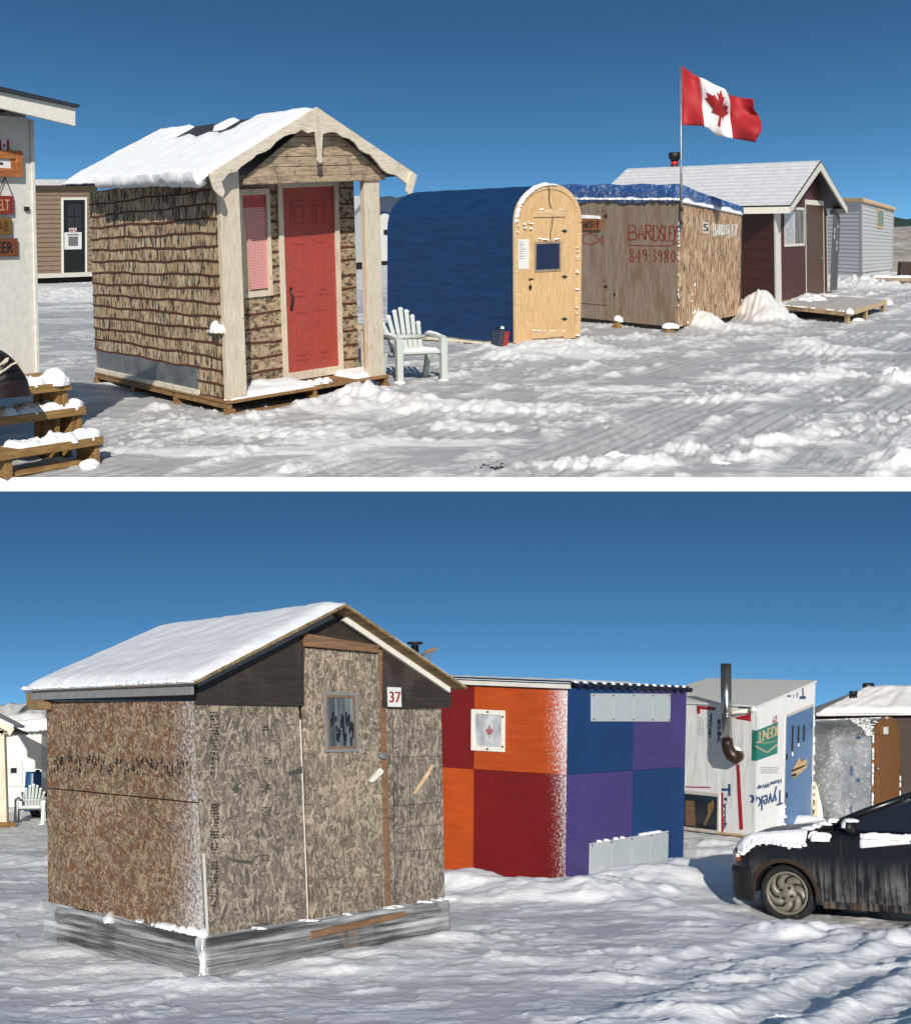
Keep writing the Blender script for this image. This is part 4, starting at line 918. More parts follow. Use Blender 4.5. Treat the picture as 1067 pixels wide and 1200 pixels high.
one('skid', M['skid'], P1, lambda mb: (mb.box(fr, .15, .3, .05, Lb-.05, .0, cb0-.003), mb.box(fr, La-.3, La-.15, .05, Lb-.05, .0, cb0-.003)))
af = -.003
sb = fr.S(724, 300)[0]
one('seam_board', M['oldply'], P1, lambda mb: mb.box(fr, -.018, -.002, sb, sb+.16, cb0+.05, Lc-.02), bevel=.004)
b0, b1, c0, c1 = rectS(fr, 676, 242, 712, 356, -.002)
hd = one('hatch', M['oldply'], P1, lambda mb: mb.box(fr, -.026, -.002, b0, b1, c0, c1), bevel=.007)
for y in (253, 336):
    b, c = fr.S(711, y); one('hinge', M['iron'], hd, lambda mb: (mb.box(fr, -.042, -.0265, b-.02, b+.16, c-.022, c+.022), mb.box(fr, -.05, -.0265, b-.03, b+.03, c-.05, c+.06)), bevel=.003)
b, c = fr.S(720, 345); one('keyhole', M['ink'], P1, lambda mb: mb.box(fr, -.024, -.0185, b-.04, b+.04, c-.05, c+.05))
b0, b1, c0, c1 = rectS(fr, 680, 256, 704, 269.5, -.03)
sg = one('name_plank', M['frame'], P1, lambda mb: mb.box(fr, -.09, -.027, b0, b1, c0, c1), bevel=.005)
one('carved_letters', M['ink'], sg, lambda mb: brush(mb, 'BARDSLEY', 0, 1, 0, 1, .025, lambda u, v: fr.P(-.0925, b1-.06+(b0-b1+.12)*u, c0+.06+(c1-c0-.12)*v)))
one('snow_cap', M['snow'], sg, lambda mb: snowcap(mb, lambda s, t: fr.P(-.10+.09*t, b0+(b1-b0)*s, c1), Vector((0, 0, 1)), 12, 5, .09, 3))
PS = lambda off: (lambda u, v: fr.P(-off, *( (lambda bc: (bc[0], bc[1]))(fr.S(u, v)) )))
def spx(x, y, a=-.004): b, c = fr.S(x, y); return fr.P(a, b, c)
def fpx(x, y, b=-.016): a, c = fr.F(x, y); return fr.P(a, b, c)
one('painted_fish', M['redpaint'], P1, lambda mb: (ribbon(mb, [(706.5, 276), (700, 284), (692, 286.8), (685, 285), (681.5, 280.5), (685, 275), (692, 273), (700, 277), (706, 287)], .55, lambda x, y: spx(x, y, -.030)), ribbon(mb, [(706.5, 276), (706, 287)], .5, lambda x, y: spx(x, y, -.030))))
def red(mb):
    L = [(736, 748, 263, 281), (747, 757, 264, 281), (756.5, 765, 264, 281), (765, 774, 263.5, 282), (773, 779.5, 265, 283), (779, 784, 264, 282), (784, 789, 263, 282), (788, 795, 263, 283)]
    for ch, (x0, x1, y0, y1) in zip('BARDSLEY', L): brush(mb, ch, x0, x1, y1, y0, .85, lambda x, y: spx(x, y))
    ribbon(mb, [(738, 287), (760, 288), (785, 288), (791, 286), (793, 282)], .6, lambda x, y: spx(x, y))
    for ch, x0, x1 in (('8', 737, 744), ('4', 745, 752), ('9', 753, 759), ('-', 759.5, 763), ('3', 764, 770), ('9', 771, 777), ('8', 778, 785), ('0', 786, 792)): brush(mb, ch, x0, x1, 307, 292.5, .8, lambda x, y: spx(x, y))
one('painted_lettering', M['redpaint'], P1, red)
def whi(mb):
    for i, ch in enumerate('BARDSLEY'): x0 = 835+i*3.65; brush(mb, ch, x0, x0+3.3, 276-i*.35, 262+i*.1, .75, lambda x, y: fpx(x, y, -.018))
    ribbon(mb, [(851, 277.5), (862, 275)], .5, lambda x, y: fpx(x, y, -.018))
one('painted_lettering', M['whitepaint'], P1, whi)
a0, a1, c0, c1 = rectF(fr, 823, 260, 829.5, 273, -.0125)
nu = one('number_plate', M['paper'], P1, lambda mb: mb.box(fr, a0, a1, -.022, -.0125, c0, c1)); one('digit', M['ink'], nu, lambda mb: lettering(mb, '5', quadF(fr, a0+.05, a1-.04, c0+.05, c1-.05, -.024), bold=.06))
# tarpaulin over the roof: crown, skirts, folds, snow
ctp = fr.S(793, 214)[1]
def tarp2(mb):
    ov = .05; n = 44; out, inn, hem = [], [], []
    ring = [(-ov+(La+2*ov)*i/12, -ov) for i in range(12)]+[(La+ov, -ov+(Lb+2*ov)*i/20) for i in range(20)]+[(La+ov-(La+2*ov)*i/12, Lb+ov) for i in range(12)]+[(-ov, Lb+ov-(Lb+2*ov)*i/20) for i in range(20)]
    hs = []
    for k, (a, b) in enumerate(ring):
        w = .02*math.sin(k*1.9)+.025*math.sin(k*.73+1); cc = ctp-(.30+.0*a)*(max(0, a)/La)*.9-.12*max(0, b)/Lb*0
        out.append(fr.P(a+w*.4, b, Lc+.16-.0*a+(ctp-Lc-.2-.24*max(0, a)/La)*.9+w*.3)); hem.append(fr.P(a*1.012+w*.6, b*1.004-w*.3, Lc-.03+w*.9)); hs.append((a*1.0, b, 0))
        inn.append(fr.P(La/2+(a-La/2)*.86, Lb/2+(b-Lb/2)*.9, ctp-.22*max(0, a)/La+.02*math.sin(k)))
    n = len(ring); cen = [fr.P(La/2, Lb*j, ctp+.05-.11) for j in (.5,)]
    mid = [a*.5+b*.5+Vector((0, 0, .02*math.sin(i*2.3))) for i, (a, b) in enumerate(zip(out, hem))]
    mb.grid([hem, mid, out, inn], 0, True, None, True)
    k = len(mb.v); mb.add(inn+cen, [(i, (i+1) % n, n) for i in range(n)], None, 0, True)
tp = one('tarpaulin_roof', M['tarp_frost'], P1, tarp2)
mb = MB(); snowcap(mb, lambda s, t: fr.P(La*s, -.075+.05*t, fr.F(797+70*s, 235.5+15*s)[1]-.02), Vector((0, -.3, .95)), 24, 4, .10, 21, rough=.5); snowcap(mb, lambda s, t: fr.P(-.075+.05*t, Lb*s, Lc+.04), Vector((0, 0, 1)), 30, 4, .05, 22, rough=.7)
for i in range(30): s = random.random(); mb.blob(fr.P(-.06, Lb*s, Lc+.04), .05, .05, .05, i, .4, 8)
mb.build('snow_line', M['snow'], tp)
mb = MB()
for i in range(9):
    q = random.random(); x, y = (814+random.uniform(-8, 9)*(1.3-q), 380-52*q*q); mb.blob(fpx(x, y, -.012), .03*random.uniform(.3, 1.3), .014, .05*random.uniform(.3, 1.4), i, .7, 9)
for i in range(30): q = random.random(); mb.blob(spx(796-random.random()*2, 262+100*q*q, .0), .014, .012, .04, i, .5, 7)
mb.build('stuck_snow', M['snow'], P1)
for (x, y, w, h, lab) in ((725, 384.5, .16, .26, 'upright wooden block capped with snow beneath the hatch side of the plywood hut'), (786, 389.5, .30, .16, 'wooden block capped with snow under the near corner of the plywood hut')):
    g = UPP.G(x, y); f2 = ortho(UPP, g, 52)
    t = thing('support_block', lab, 'wood block', UPP, g); one('timber', M['pallet'], t, lambda mb: mb.box(f2, -w/2, w/2, -.02, .18, 0, h), bevel=.01)
    one('snow_cap', M['snow'], t, lambda mb: (mb.blob(f2.P(0, .06, h-.02), w*.75, .17, .12, 3, .3), mb.blob(f2.P(0, -.03, h-.06), w*.5, .06, .1, 4, .3) if h > .2 else None))
# flag on its pole
pb = fr.P(-.06, -.06, fr.S(796, 262)[1])
def pv(x, y): return UPP.V(pb, x, y)
pol = thing('flagpole', 'thin pale flagpole fixed to the corner of the plywood hut', 'flagpole', UPP, pv(798.2, 266))
one('pole', M['galv'], pol, lambda mb: mb.tube([pv(798.2, 268), pv(797.8, 200), pv(797, 77)], [.035, .03, .022], 10))
one('bracket', M['iron'], pol, lambda mb: (mb.tube([pv(798.2, 243), pv(798.2, 247)], .05, 8), mb.tube([pv(798.2, 260), pv(798.2, 263)], .05, 8)))
fl = thing('flag', 'red and white maple leaf flag blowing out from the pole', 'flag', UPP, pv(798, 112))
us = [0, .25, .5, .75, 1.0]; topp = [(798.5, 77), (820, 89), (842, 102), (854, 108.5), (880, 115.5)]; botp = [(799, 146), (822, 149), (842, 158), (859, 161.5), (883, 167.5)]
def fluv(u, v, off=0.0):
    i = min(3, int(u*4)); k = u*4-i
    def cm(p):
        p0 = p[max(i-1, 0)]; p1, p2 = p[i], p[i+1]; p3 = p[min(i+2, 4)]
        return [(.5*((2*p1[j])+(p2[j]-p0[j])*k+(2*p0[j]-5*p1[j]+4*p2[j]-p3[j])*k*k+(3*p1[j]-p0[j]-3*p2[j]+p3[j])*k**3)) for j in (0, 1)]
    t, b = cm(topp), cm(botp); x, y = t[0]*(1-v)+b[0]*v, t[1]*(1-v)+b[1]*v
    if u > .8: x += 7*math.sin(math.pi*min(1, v*1.05))*(u-.8)/.2 ; x -= 4*math.exp(-((v-.22)/.1)**2)*(u-.8)/.2
    x += 1.5*math.sin(math.pi*v)*u
    p = pv(x, y); w = .26*math.sin(u*9+v*2.6)*min(1, u*4)+.10*math.sin(u*17-v*6)*min(1, u*3)+.07*math.sin(v*10+u*4)*(.3+u)
    return p+Vector((0, w-off, 0))
for nm, u0, u1, mt in (('red_band', 0, .25, 'flagred'), ('white_band', .25, .75, 'flagwhite'), ('red_band', .75, 1, 'flagred')):
    one(nm, M[mt], fl, lambda mb: mb.grid([[fluv(u0+(u1-u0)*i/20, j/20) for i in range(21)] for j in range(21)]), solid=.006)
half = [(0, .95), (.10, .70), (.20, .76), (.15, .42), (.30, .58), (.34, .49), (.52, .52), (.47, .36), (.56, .30), (.30, .05), (.34, -.06), (.05, -.02), (.06, -.35)]
leafp = half+[(-x, y) for x, y in half[::-1]]
def leafuv(x, y, o=.012): ang = R(2); X, Y = x*math.cos(ang)+y*math.sin(ang), -x*math.sin(ang)+y*math.cos(ang); return fluv(.5+X*.40, .61-Y*.60, o)
def leaf(mb):
    bm = bmesh.new(); vs = [bm.verts.new((x, y, 0)) for x, y in leafp if True]; f = bm.faces.new(vs[:]); bmesh.ops.triangulate(bm, faces=[f])
    for _ in range(2): bmesh.ops.subdivide_edges(bm, edges=bm.edges[:], cuts=1, use_grid_fill=True)
    bmesh.ops.triangulate(bm, faces=bm.faces[:]); bm.verts.index_update(); mb.add([leafuv(v.co.x, v.co.y) for v in bm.verts], [[v.index for v in f.verts] for f in bm.faces], None, 0, True); bm.free()
one('maple_leaf', M['flagred'], fl, leaf)
# =================================================================== maroon cabin
fr = Frame(UPP, (909, 356), (969, 344), (742, 342), (907.5, 246), (968, 249), (742, 238))
Mc = thing('maroon_cabin', 'maroon board cabin with white trim, a snowy gable roof and a brown door', 'cabin', UPP, fr.base)
La, Lb, Lc = fr.La, fr.Lb, fr.Lc; cb0 = .12
mb = MB(); lap(mb, fr, 'S', .06, Lb, cb0, Lc+.05, 9, .0, .02); mb.box(fr, .012, .06, .06, Lb, cb0, Lc+.05); mb.box(fr, .06, La-.06, Lb-.05, Lb, cb0, Lc+.05); mb.build('wall', M['maroon_side'], Mc)
mb = MB(); lap(mb, fr, 'F', .02, La, cb0, Lc+.05, 11, .0, .016); mb.box(fr, .06, La, .012, .05, cb0, Lc+.05); mb.box(fr, La-.05, La, .05, Lb-.06, cb0, Lc)
ga = [fr.F(x, y, .0) for x, y in ((917, 250), (988, 250), (950, 200))]
gA = fr.F(950.5, 206, 0); 
mb.pF(fr, [(-.0, Lc-.02), (La, Lc-.02), (La+.02, Lc+.05), (gA[0]+.05, gA[1]), (gA[0]-.05, gA[1]), (-.02, Lc+.05)], -.02, .02)
mb.build('wall', M['maroon'], Mc)
w = fr.F(914.2, 300)[0]
one('corner_trim', M['white'], Mc, lambda mb: (mb.box(fr, -.035, w, -.04, -.017, cb0-.05, Lc-.0), mb.box(fr, -.035, -.012, -.0165, .07, cb0-.05, Lc)), bevel=.004)
one('corner_trim', M['white'], Mc, lambda mb: mb.box(fr, La-.09, La+.02, -.04, -.017, cb0-.03, Lc), bevel=.004)
one('foundation_or_shade', M['pallet'], Mc, lambda mb: mb.box(fr, .02, La-.02, .02, Lb-.02, -.05, cb0-.003))
a0, a1, c0, c1 = rectF(fr, 918.5, 242.5, 942, 288.5, -.04)
wn = one('window', M['white'], Mc, lambda mb: (frameF(mb, fr, a0, a1, c0, c1, .10, -.06, -.0175), mb.box(fr, (a0+a1)/2-.03, (a0+a1)/2+.03, -.05, -.0175, c0+.1, c1-.1)), bevel=.004)
one('pane', M['frostpane'], wn, lambda mb: mb.box(fr, a0+.1, (a0+a1)/2-.03, -.028, -.0175, c0+.1, c1-.1)); one('pane', M['curtain'], wn, lambda mb: mb.box(fr, (a0+a1)/2+.03, a1-.1, -.034, -.0175, c0+.1, c1-.1))
a0, a1, c0, c1 = rectF(fr, 943.5, 234.5, 965, 349, -.04); dfw = .10
one('door_frame', M['white'], Mc, lambda mb: (mb.box(fr, a0, a0+dfw, -.062, -.0175, c0, c1), mb.box(fr, a1-dfw, a1, -.062, -.0175, c0, c1), mb.box(fr, a0+dfw, a1-dfw, -.062, -.0175, c1-.2, c1)), bevel=.004)
dr = one('door', M['browndoor'], Mc, lambda mb: mb.box(fr, a0+dfw, a1-dfw, -.04, -.0175, c0+.02, c1-.2), bevel=.004)
a, c = fr.F(961.5, 302, -.04); one('knob', M['galv'], dr, lambda mb: mb.tube([fr.P(a, -.04, c), fr.P(a, -.07, c), fr.P(a, -.1, c)], [.02, .025, .045], 8)); a, c2 = fr.F(961.5, 281, -.04); one('lock', M['galv'], dr, lambda mb: mb.tube([fr.P(a, -.04, c2), fr.P(a, -.06, c2)], .035, 8))
for y in (254, 334): a, c = fr.F(945.2, y, -.062); one('hinge', M['iron'], dr, lambda mb: mb.box(fr, a-.02, a+.03, -.074, -.0625, c-.09, c+.09))
bo = -.95
# roof
def pt(x, y, b): a, c = fr.F(x, y, b); return fr.P(a, b, c)
A0, L0, R0 = pt(961, 188, bo), pt(925.5, 240, bo), pt(992, 242, bo); bb = Lb+.5
A1 = pt(735, 197.5, bb); L1 = A1+(L0-A0); R1 = A1+(R0-A0)
mb = MB(); nl = slab(mb, A0, A1, L0, L1, .07); nr = slab(mb, A0, A1, R0, R1, .07); rf = mb.build('roof', M['black'], Mc)
mb = MB()
for i in range(12):
    t0, t1 = i/12, (i+1)/12; f = roof_plane(A0, A1, L0, L1); g = nl*(.016)
    rows = [[f(s/30, t0)+nl*.006 for s in range(31)], [f(s/30, t1-.004)+g*(1.6+.5*math.sin(s*.7+i)) for s in range(31)], [f(s/30, t1)+nl*.004 for s in range(31)]]; mb.grid(rows, 0, False)
mb.build('roof_snow', M['roofsnow'], rf)
mb = MB(); 
for p, q in ((L0, A0), (R0, A0)):
    dz = Vector((0, 0, .30)); e = (fr.P(0, 0, 0)-fr.P(0, 1, 0)).normalized()*.05; nn = Vector((0, 0, .07))
    mb.hexa([p-dz-nn*0, p-dz+e, q-dz*1.25, q-dz*1.25+e, p-nn*.9, p-nn*.9+e, q-nn*1.1, q-nn*1.1+e])
mb.build('bargeboard', M['white'], Mc)
one('fascia', M['white'], Mc, lambda mb: mb.hexa([L0-Vector((0, 0, .30)), L1-Vector((0, 0, .30)), L0-Vector((0, 0, .30))+Vector((.05, .03, 0)), L1-Vector((0, 0, .30))+Vector((.05, .03, 0)), L0-Vector((0, 0, .06)), L1-Vector((0, 0, .06)), L0-Vector((0, 0, .075))+Vector((.05, .03, 0)), L1-Vector((0, 0, .075))+Vector((.05, .03, 0))]))
def soff(mb):
    for (p0, p1) in ((L0, A0), (R0, A0)):
        for i in range(8):
            t0, t1 = i/8+.004, (i+1)/8-.004; n = nl if p0 is L0 else nr; bk = (fr.P(0, 0, 0)-fr.P(0, bo, 0))
            a, b = p0.lerp(p1, t0)-n*.08, p0.lerp(p1, t1)-n*.08; e = bk*.98; mb.hexa([a-n*.03, b-n*.03, a+e-n*.03, b+e-n*.03, a, b, a+e, b+e])
one('soffit', M['whiteold'], Mc, soff)
one('eave_box', M['white'], Mc, lambda mb: mb.hexa([R0+v for v in (Vector((-.5, .3, -.32)), Vector((-.05, .03, -.32)), Vector((-.5, .9, -.32)), Vector((-.05, .7, -.32)), Vector((-.5, .3, -.09)), Vector((-.05, .03, -.09)), Vector((-.5, .9, -.09)), Vector((-.05, .7, -.09)))]))
def chm(mb):
    bse = UPP.V(A0.lerp(A1, .76), 790, 199); k = lambda y: UPP.V(bse, 790, y)
    mb.tube([k(206), k(187)], .16, 14, 0); mb.tube([k(193), k(189)], .166, 14, 1); mb.tube([k(187.5), k(184.5)], .21, 14, 0); mb.tube([k(185), k(178.5)], .26, 16, 0)
one('chimney', [M['black'], M['chimred']], rf, chm)
# grey sled leaning by the door
g = UPP.G(974.5, 344); fs = Frame.__new__(Frame); fs.site = UPP
d = (fr.P(1, 0, 0)-fr.P(0, 0, 0)); n = (fr.P(0, 0, 0)-fr.P(0, 1, 0))
o = fr.P(La+.045, -.16, 0.12)
wd = bisect(lambda a: UPP.proj(o+d*a+Vector((0, 0, 1)))[0]-981.3, .05, 2.5); hs = UPP.V(o, 975, 249.5).z-.12
prof = [(0, 0), (wd, 0), (wd, hs*.86), (wd*.93, hs*.94), (wd*.75, hs*.99), (wd*.5, hs), (.0, hs)]
sl = thing('plastic_sled', 'long grey plastic sled standing on end beside the brown door', 'sled', UPP, o)
LP = lambda x, y, dd: o+d*x+n*(dd-.0)+Vector((0, 0, y))-n*.05*y/hs
one('shell', M['greyplastic'], sl, lambda mb: mb.prism(prof, LP, 0, .05), bevel=.012)
one('moulded_rib', M['greyplastic'], sl, lambda mb: [mb.prism([(x, .1), (x+.03, .1), (x+.03, hs*.6), (x, hs*.6)], LP, .0515, .07) for x in (wd*.35, wd*.65)])
one('white_mark', M['white'], sl, lambda mb: [mb.prism([(wd*(x+.06*math.cos(k)), hs*(y+s*math.sin(k))) for k in [i*.7854 for i in range(8)]], LP, .0515, .056) for x, y, s in ((.2, .78, .035), (.22, .70, .03), (.62, .62, .028), (.62, .55, .035), (.66, .83, .02))])
# pallet deck
cz = 2.3
zd = .30*KS
fd = Frame.__new__(Frame); fd.site = UPP
q0, q1, q2 = UPP.G(911.5, 357, zd), UPP.G(994, 365.5, zd), UPP.G(1039.5, 351.5, zd)
fd.setup([Vector((p.x, p.y, 0)) for p in (q1, q2, q0, q0+q2-q1)], [Vector((p.x, p.y, zd)) for p in (q1, q2, q0, q0+q2-q1)])
dk = thing('pallet_deck', 'low wooden pallet deck in front of the maroon cabin door', 'deck', UPP, fd.base)
def planks(mb):
    n = 9
    for i in range(n): mb.box(fd, fd.La*i/n+.008, fd.La*(i+1)/n-.008, 0, fd.Lb, zd-.05, zd, 0, i*.9)
one('planks', M['deckwood'], dk, planks, bevel=.005)
one('edge_board', M['newpine'], dk, lambda mb: (mb.box(fd, -.045, -.002, -.03, fd.Lb+.03, zd-.13, zd+.012), mb.box(fd, -.04, fd.La, -.05, -.003, zd-.13, zd+.006)), bevel=.006)
one('joist', M['pallet'], dk, lambda mb: (mb.box(fd, .1, fd.La-.1, .1, .2, zd-.16, zd-.053), mb.box(fd, .1, fd.La-.1, fd.Lb-.2, fd.Lb-.1, zd-.16, zd-.053)))
for (u, v) in ((0, 0), (.42, 0), (.9, 0), (0, .93), (.42, .93), (.9, .93)):
    one('support_block', M['newpine'], dk, lambda mb: mb.box(fd, u*fd.La-.01, u*fd.La+.26, v*fd.Lb-.02, v*fd.Lb+.2, -.05, zd-.135, 0, u*3+v), bevel=.008)
mb = MB(); rg = random.Random(8)
for i in range(26): mb.blob(fd.P(-.02+rg.uniform(-.03, .02), rg.random()*fd.Lb, zd), .05, .05, .03, i, .4, 7)
mb.blob(fd.P(-.04, -.04, zd-.02), .1, .1, .13, 3, .4); mb.blob(fd.P(fd.La-.05, -.05, zd-.12), .14, .1, .14, 4, .4); mb.blob(fd.P(fd.La*.2, -.08, -.0), .2, .15, .1, 5); mb.blob(fd.P(0, fd.Lb-.02, zd-.13), .1, .1, .05, 6)
for i in range(14): mb.blob(fd.P(fd.La*rg.uniform(.4, 1), fd.Lb*rg.uniform(.75, 1.0), zd-.01), .16, .16, .06, 40+i, .4, 8)
mb.build('snow_crumbs', M['snow'], dk)

# =================================================================== grey sided hut, pole, bank, far hills
fr = Frame(UPP, (1010, 324), (1045, 319), (958, 321), (1009.5, 236), (1046, 246), (958, 236), 0)
Gh = thing('grey_hut', 'small pale grey lap sided hut with a tiny wood framed window', 'fishing hut', UPP, fr.base)
La, Lb, Lc = fr.La, fr.Lb, fr.Lc; cb0 = .25
mb = MB(); lap(mb, fr, 'S', .0, Lb, cb0, Lc, 18, 0, .05); lap(mb, fr, 'F', .0, La, cb0, Lc, 18, 0, .05); mb.box(fr, .02, .1, .02, Lb, cb0, Lc); mb.box(fr, .1, La, .02, .1, cb0, Lc); mb.box(fr, La-.08, La, .1, Lb, cb0, Lc); mb.box(fr, .1, La-.1, Lb-.08, Lb, cb0, Lc); mb.build('wall', M['greyside'], Gh)
one('corner_trim', M['greyside'], Gh, lambda mb: (mb.box(fr, -.07, .1, -.085, -.052, cb0-.02, Lc), mb.box(fr, -.085, -.052, -.05, .12, cb0-.02, Lc))); one('corner_trim', M['greyside'], Gh, lambda mb: mb.box(fr, La-.1, La+.07, -.085, -.052, cb0, Lc))
def rf_(mb): mb.hexa([fr.P(a, b, c) for c in (Lc-.02, Lc+.16) for b in (-.25, Lb+.2) for a in (-.25, La+.25)])
rr = one('roof', M['newpine'], Gh, rf_, bevel=.01)
one('roofing_felt', M['whiteold'], rr, lambda mb: mb.hexa([fr.P(a, b, c) for c in (Lc+.165, Lc+.22) for b in (-.2, Lb+.2) for a in (-.2, La+.2)]))
one('skid', M['galv'], Gh, lambda mb: [mb.box(fr, a, a+.2, .0, Lb, -.05, cb0-.003) for a in (.05, La-.3)])
one('foundation_sheet', M['roofsnow'], Gh, lambda mb: mb.box(fr, .0, La, .06, Lb-.1, -.05, cb0-.03))
a0, a1, c0, c1 = rectF(fr, 1027.2, 244.5, 1034.6, 267.5, -.06)
wn = one('window', M['newpine'], Gh, lambda mb: frameF(mb, fr, a0, a1, c0, c1, .14, -.10, -.02), bevel=.01); one('pane', M['darkglass'], wn, lambda mb: mb.box(fr, a0+.14, a1-.14, -.07, -.03, c0+.14, c1-.14))
p0, p1 = UPP.G(1019, 327, .35), UPP.G(1090, 328, .35)
lg = thing('snowy_log', 'long pale log lying on blocks beyond the deck, crusted with snow', 'log', UPP, (p0+p1)/2-Vector((0, 0, .3)))
one('trunk', M['oldply'], lg, lambda mb: mb.tube([p0, p0.lerp(p1, .5), p1], [.13, .15, .16], 12)); one('snow_crust', M['snow'], lg, lambda mb: snowcap(mb, lambda s, t: p0.lerp(p1, .02+.96*s)+Vector((0, -.12+.24*t, .09)), Vector((0, 0, 1)), 40, 5, .10, 6))
one('prop_block', M['skid'], lg, lambda mb: mb.tube([p0.lerp(p1, .55)-Vector((0, 0, .45)), p0.lerp(p1, .55)-Vector((0, 0, .1))], .12, 8))
# snow streaked bank at the far right, wooded hills
mb = MB(); rows = []
for j in range(14):
    row = []
    for i in range(90):
        x = 22+i*.9; y = 92+j*1.6; z = 2.9*min(1, j/8)**.8 + .5*float(fbm(np.array([x*.3]), np.array([y*.3]), 4, 77)[0])
        if j == 0: z = -.3
        row.append(Vector((x, y, z)))
    rows.append(row)
mb.grid(rows); o = mb.build('terrain', M['bank'], site=UPP); o['kind'] = 'structure'
o = one('breakwater', M['darkbrown'], None, lambda mb: [mb.hexa([Vector((x+(4.8 if i & 1 else 0), 84+(.6 if i & 2 else 0)+.2*math.sin(x), (.95+.1*math.sin(x*3)) if i & 4 else -.3)) for i in range(8)]) for x in range(27, 80, 5)], site=UPP, base=Vector((40, 84, 0)), bevel=.05); tag(o, 'low dark timber wall below the snowy bank behind the grey hut', 'wall')
def hills(name, mat, y, x0, x1, hgt, seed, tree=0):
    mb = MB(); rows = []; xs = np.linspace(x0, x1, 160)
    hh = hgt*(.75+.45*fbm(xs*.004+seed, xs*0+seed, 3, seed))+tree*np.abs(fbm(xs*.6, xs*0, 3, seed+1))
    for k, f in enumerate((0, .35, .75, 1, .8)): rows.append([Vector((x, y+k*25, h*f-(2 if k == 0 else 0))) for x, h in zip(xs, hh)])
    mb.grid(rows); o = mb.build(name, mat, site=UPP); o['kind'] = 'structure'
hills('far_hills', M['bluehill'], 620, -420, 130, 21, 3, 2)
hills('hills', M['greenhill'], 330, 90, 300, 6.6, 5, 1.5)

# =================================================================== huts far behind
fr = Frame(UPP, (75, 331), (101, 329), (-30, 329), (74, 217), (101, 217), (-30, 216))
T1 = thing('tan_building', 'tan clapboard building with a white roof edge and dark green door, behind the booth', 'building', UPP, fr.base)
La, Lb, Lc = fr.La, fr.Lb, fr.Lc
fr2 = Frame(UPP, (36, 333), (114, 330), (-60, 330), (35, 217), (114, 217), (-60, 217)); fr = fr2; La, Lb, Lc = fr.La, fr.Lb, fr.Lc
cb0 = fr.F(55, 322)[1]
mb = MB(); lap(mb, fr, 'F', 0, La, cb0, Lc, 19, 0, .05); mb.box(fr, .05, La, .015, .1, cb0, Lc); mb.box(fr, 0, .05, 0, Lb, cb0, Lc); mb.box(fr, La-.1, La, .1, Lb, cb0, Lc); mb.box(fr, .1, La-.1, Lb-.1, Lb, cb0, Lc); mb.build('wall', M['tan'], T1)
one('foundation_or_shade', M['inside'], T1, lambda mb: mb.box(fr, .1, La-.1, .1, Lb, 0, cb0-.01)); one('sill_board', M['whiteold'], T1, lambda mb: mb.box(fr, -.1, La, -.2, -.06, cb0-.15, cb0+.08))
one('roof', M['roofsnow'], T1, lambda mb: mb.hexa([fr.P(a, b, c) for c in (Lc, Lc+.3) for b in (-.4, Lb+.3) for a in (-.4, La+.3)]))
a0, a1, c0, c1 = rectF(fr, 74, 234, 99.5, 321.5, -.06)
one('door_frame', M['white'], T1, lambda mb: (mb.box(fr, a0-.12, a0, -.1, -.052, c0, c1), mb.box(fr, a1, a1+.12, -.1, -.052, c0, c1), mb.box(fr, a0-.12, a1+.12, -.1, -.052, c1+.002, c1+.12)))
d1 = one('door', M['greendoor'], T1, lambda mb: mb.box(fr, a0, a1, -.075, -.052, c0, c1))
one('door_window', M['darkglass'], d1, lambda mb: [mb.box(fr, a0+(a1-a0)*(.18+.34*i), a0+(a1-a0)*(.48+.34*i), -.082, -.0755, c0+(c1-c0)*(.62+.17*j), c0+(c1-c0)*(.77+.17*j)) for i in range(2) for j in range(2)])
p = rectF(fr, 75.5, 272, 95.5, 292, -.08)
po = one('poster', M['paper'], d1, lambda mb: mb.box(fr, *p[:2], -.09, -.076, *p[2:])); w, h = p[1]-p[0], p[3]-p[2]
one('poster_picture', M['print'], po, lambda mb: (mb.box(fr, p[0]+.22*w, p[1]-.22*w, -.098, -.0905, p[2]+.2*h, p[3]-.25*h), mb.box(fr, p[0]+.18*w, p[1]-.18*w, -.098, -.0905, p[3]-.18*h, p[3]-.10*h)))
p2 = rectF(fr, 81.5, 267.5, 89.5, 273, -.09); one('number_plate', M['paper'], d1, lambda mb: mb.box(fr, p2[0]-.02, p2[1]+.02, -.088, -.076, p2[2], p2[3]+.02)); one('digits', M['redpaint'], d1, lambda mb: lettering(mb, '85', quadF(fr, p2[0], p2[1], p2[2]+.03, p2[3]-.01, -.0915), bold=.03))
fr = Frame(UPP, (416, 316), (440, 314), (402, 315), (415.5, 246), (440, 246), (402, 246))
W1 = thing('white_gable_hut', 'far white hut with a small gable, seen past the porch post', 'fishing hut', UPP, fr.base); La, Lb, Lc = fr.La, fr.Lb, fr.Lc
one('wall', M['whiteside'], W1, lambda mb: (mb.box(fr, 0, La, 0, Lb, .5, Lc), mb.pF(fr, [(0, Lc), (La, Lc), (La/2, fr.F(419.5, 233)[1])], .0, Lb))); one('roof', M['roofsnow'], W1, lambda mb: [mb.pF(fr, [(s0, Lc-.1), (La/2, fr.F(419.5, 231.5)[1]), (La/2, fr.F(419.5, 229)[1]), (s0+dx, Lc+.0)], -.3, Lb+.3) for s0, dx in ((-.3, -.1), (La+.3, .1))])
one('skid', M['inside'], W1, lambda mb: mb.box(fr, .1, La-.1, .1, Lb-.1, 0, .5)); one('gable_vent', M['print'], W1, lambda mb: mb.box(fr, La*.3, La*.7, -.05, -.01, Lc+.1, Lc+.4))
fr = Frame(UPP, (443.5, 311), (458, 310.5), (440, 310), (443.5, 250), (458, 250), (440, 250))
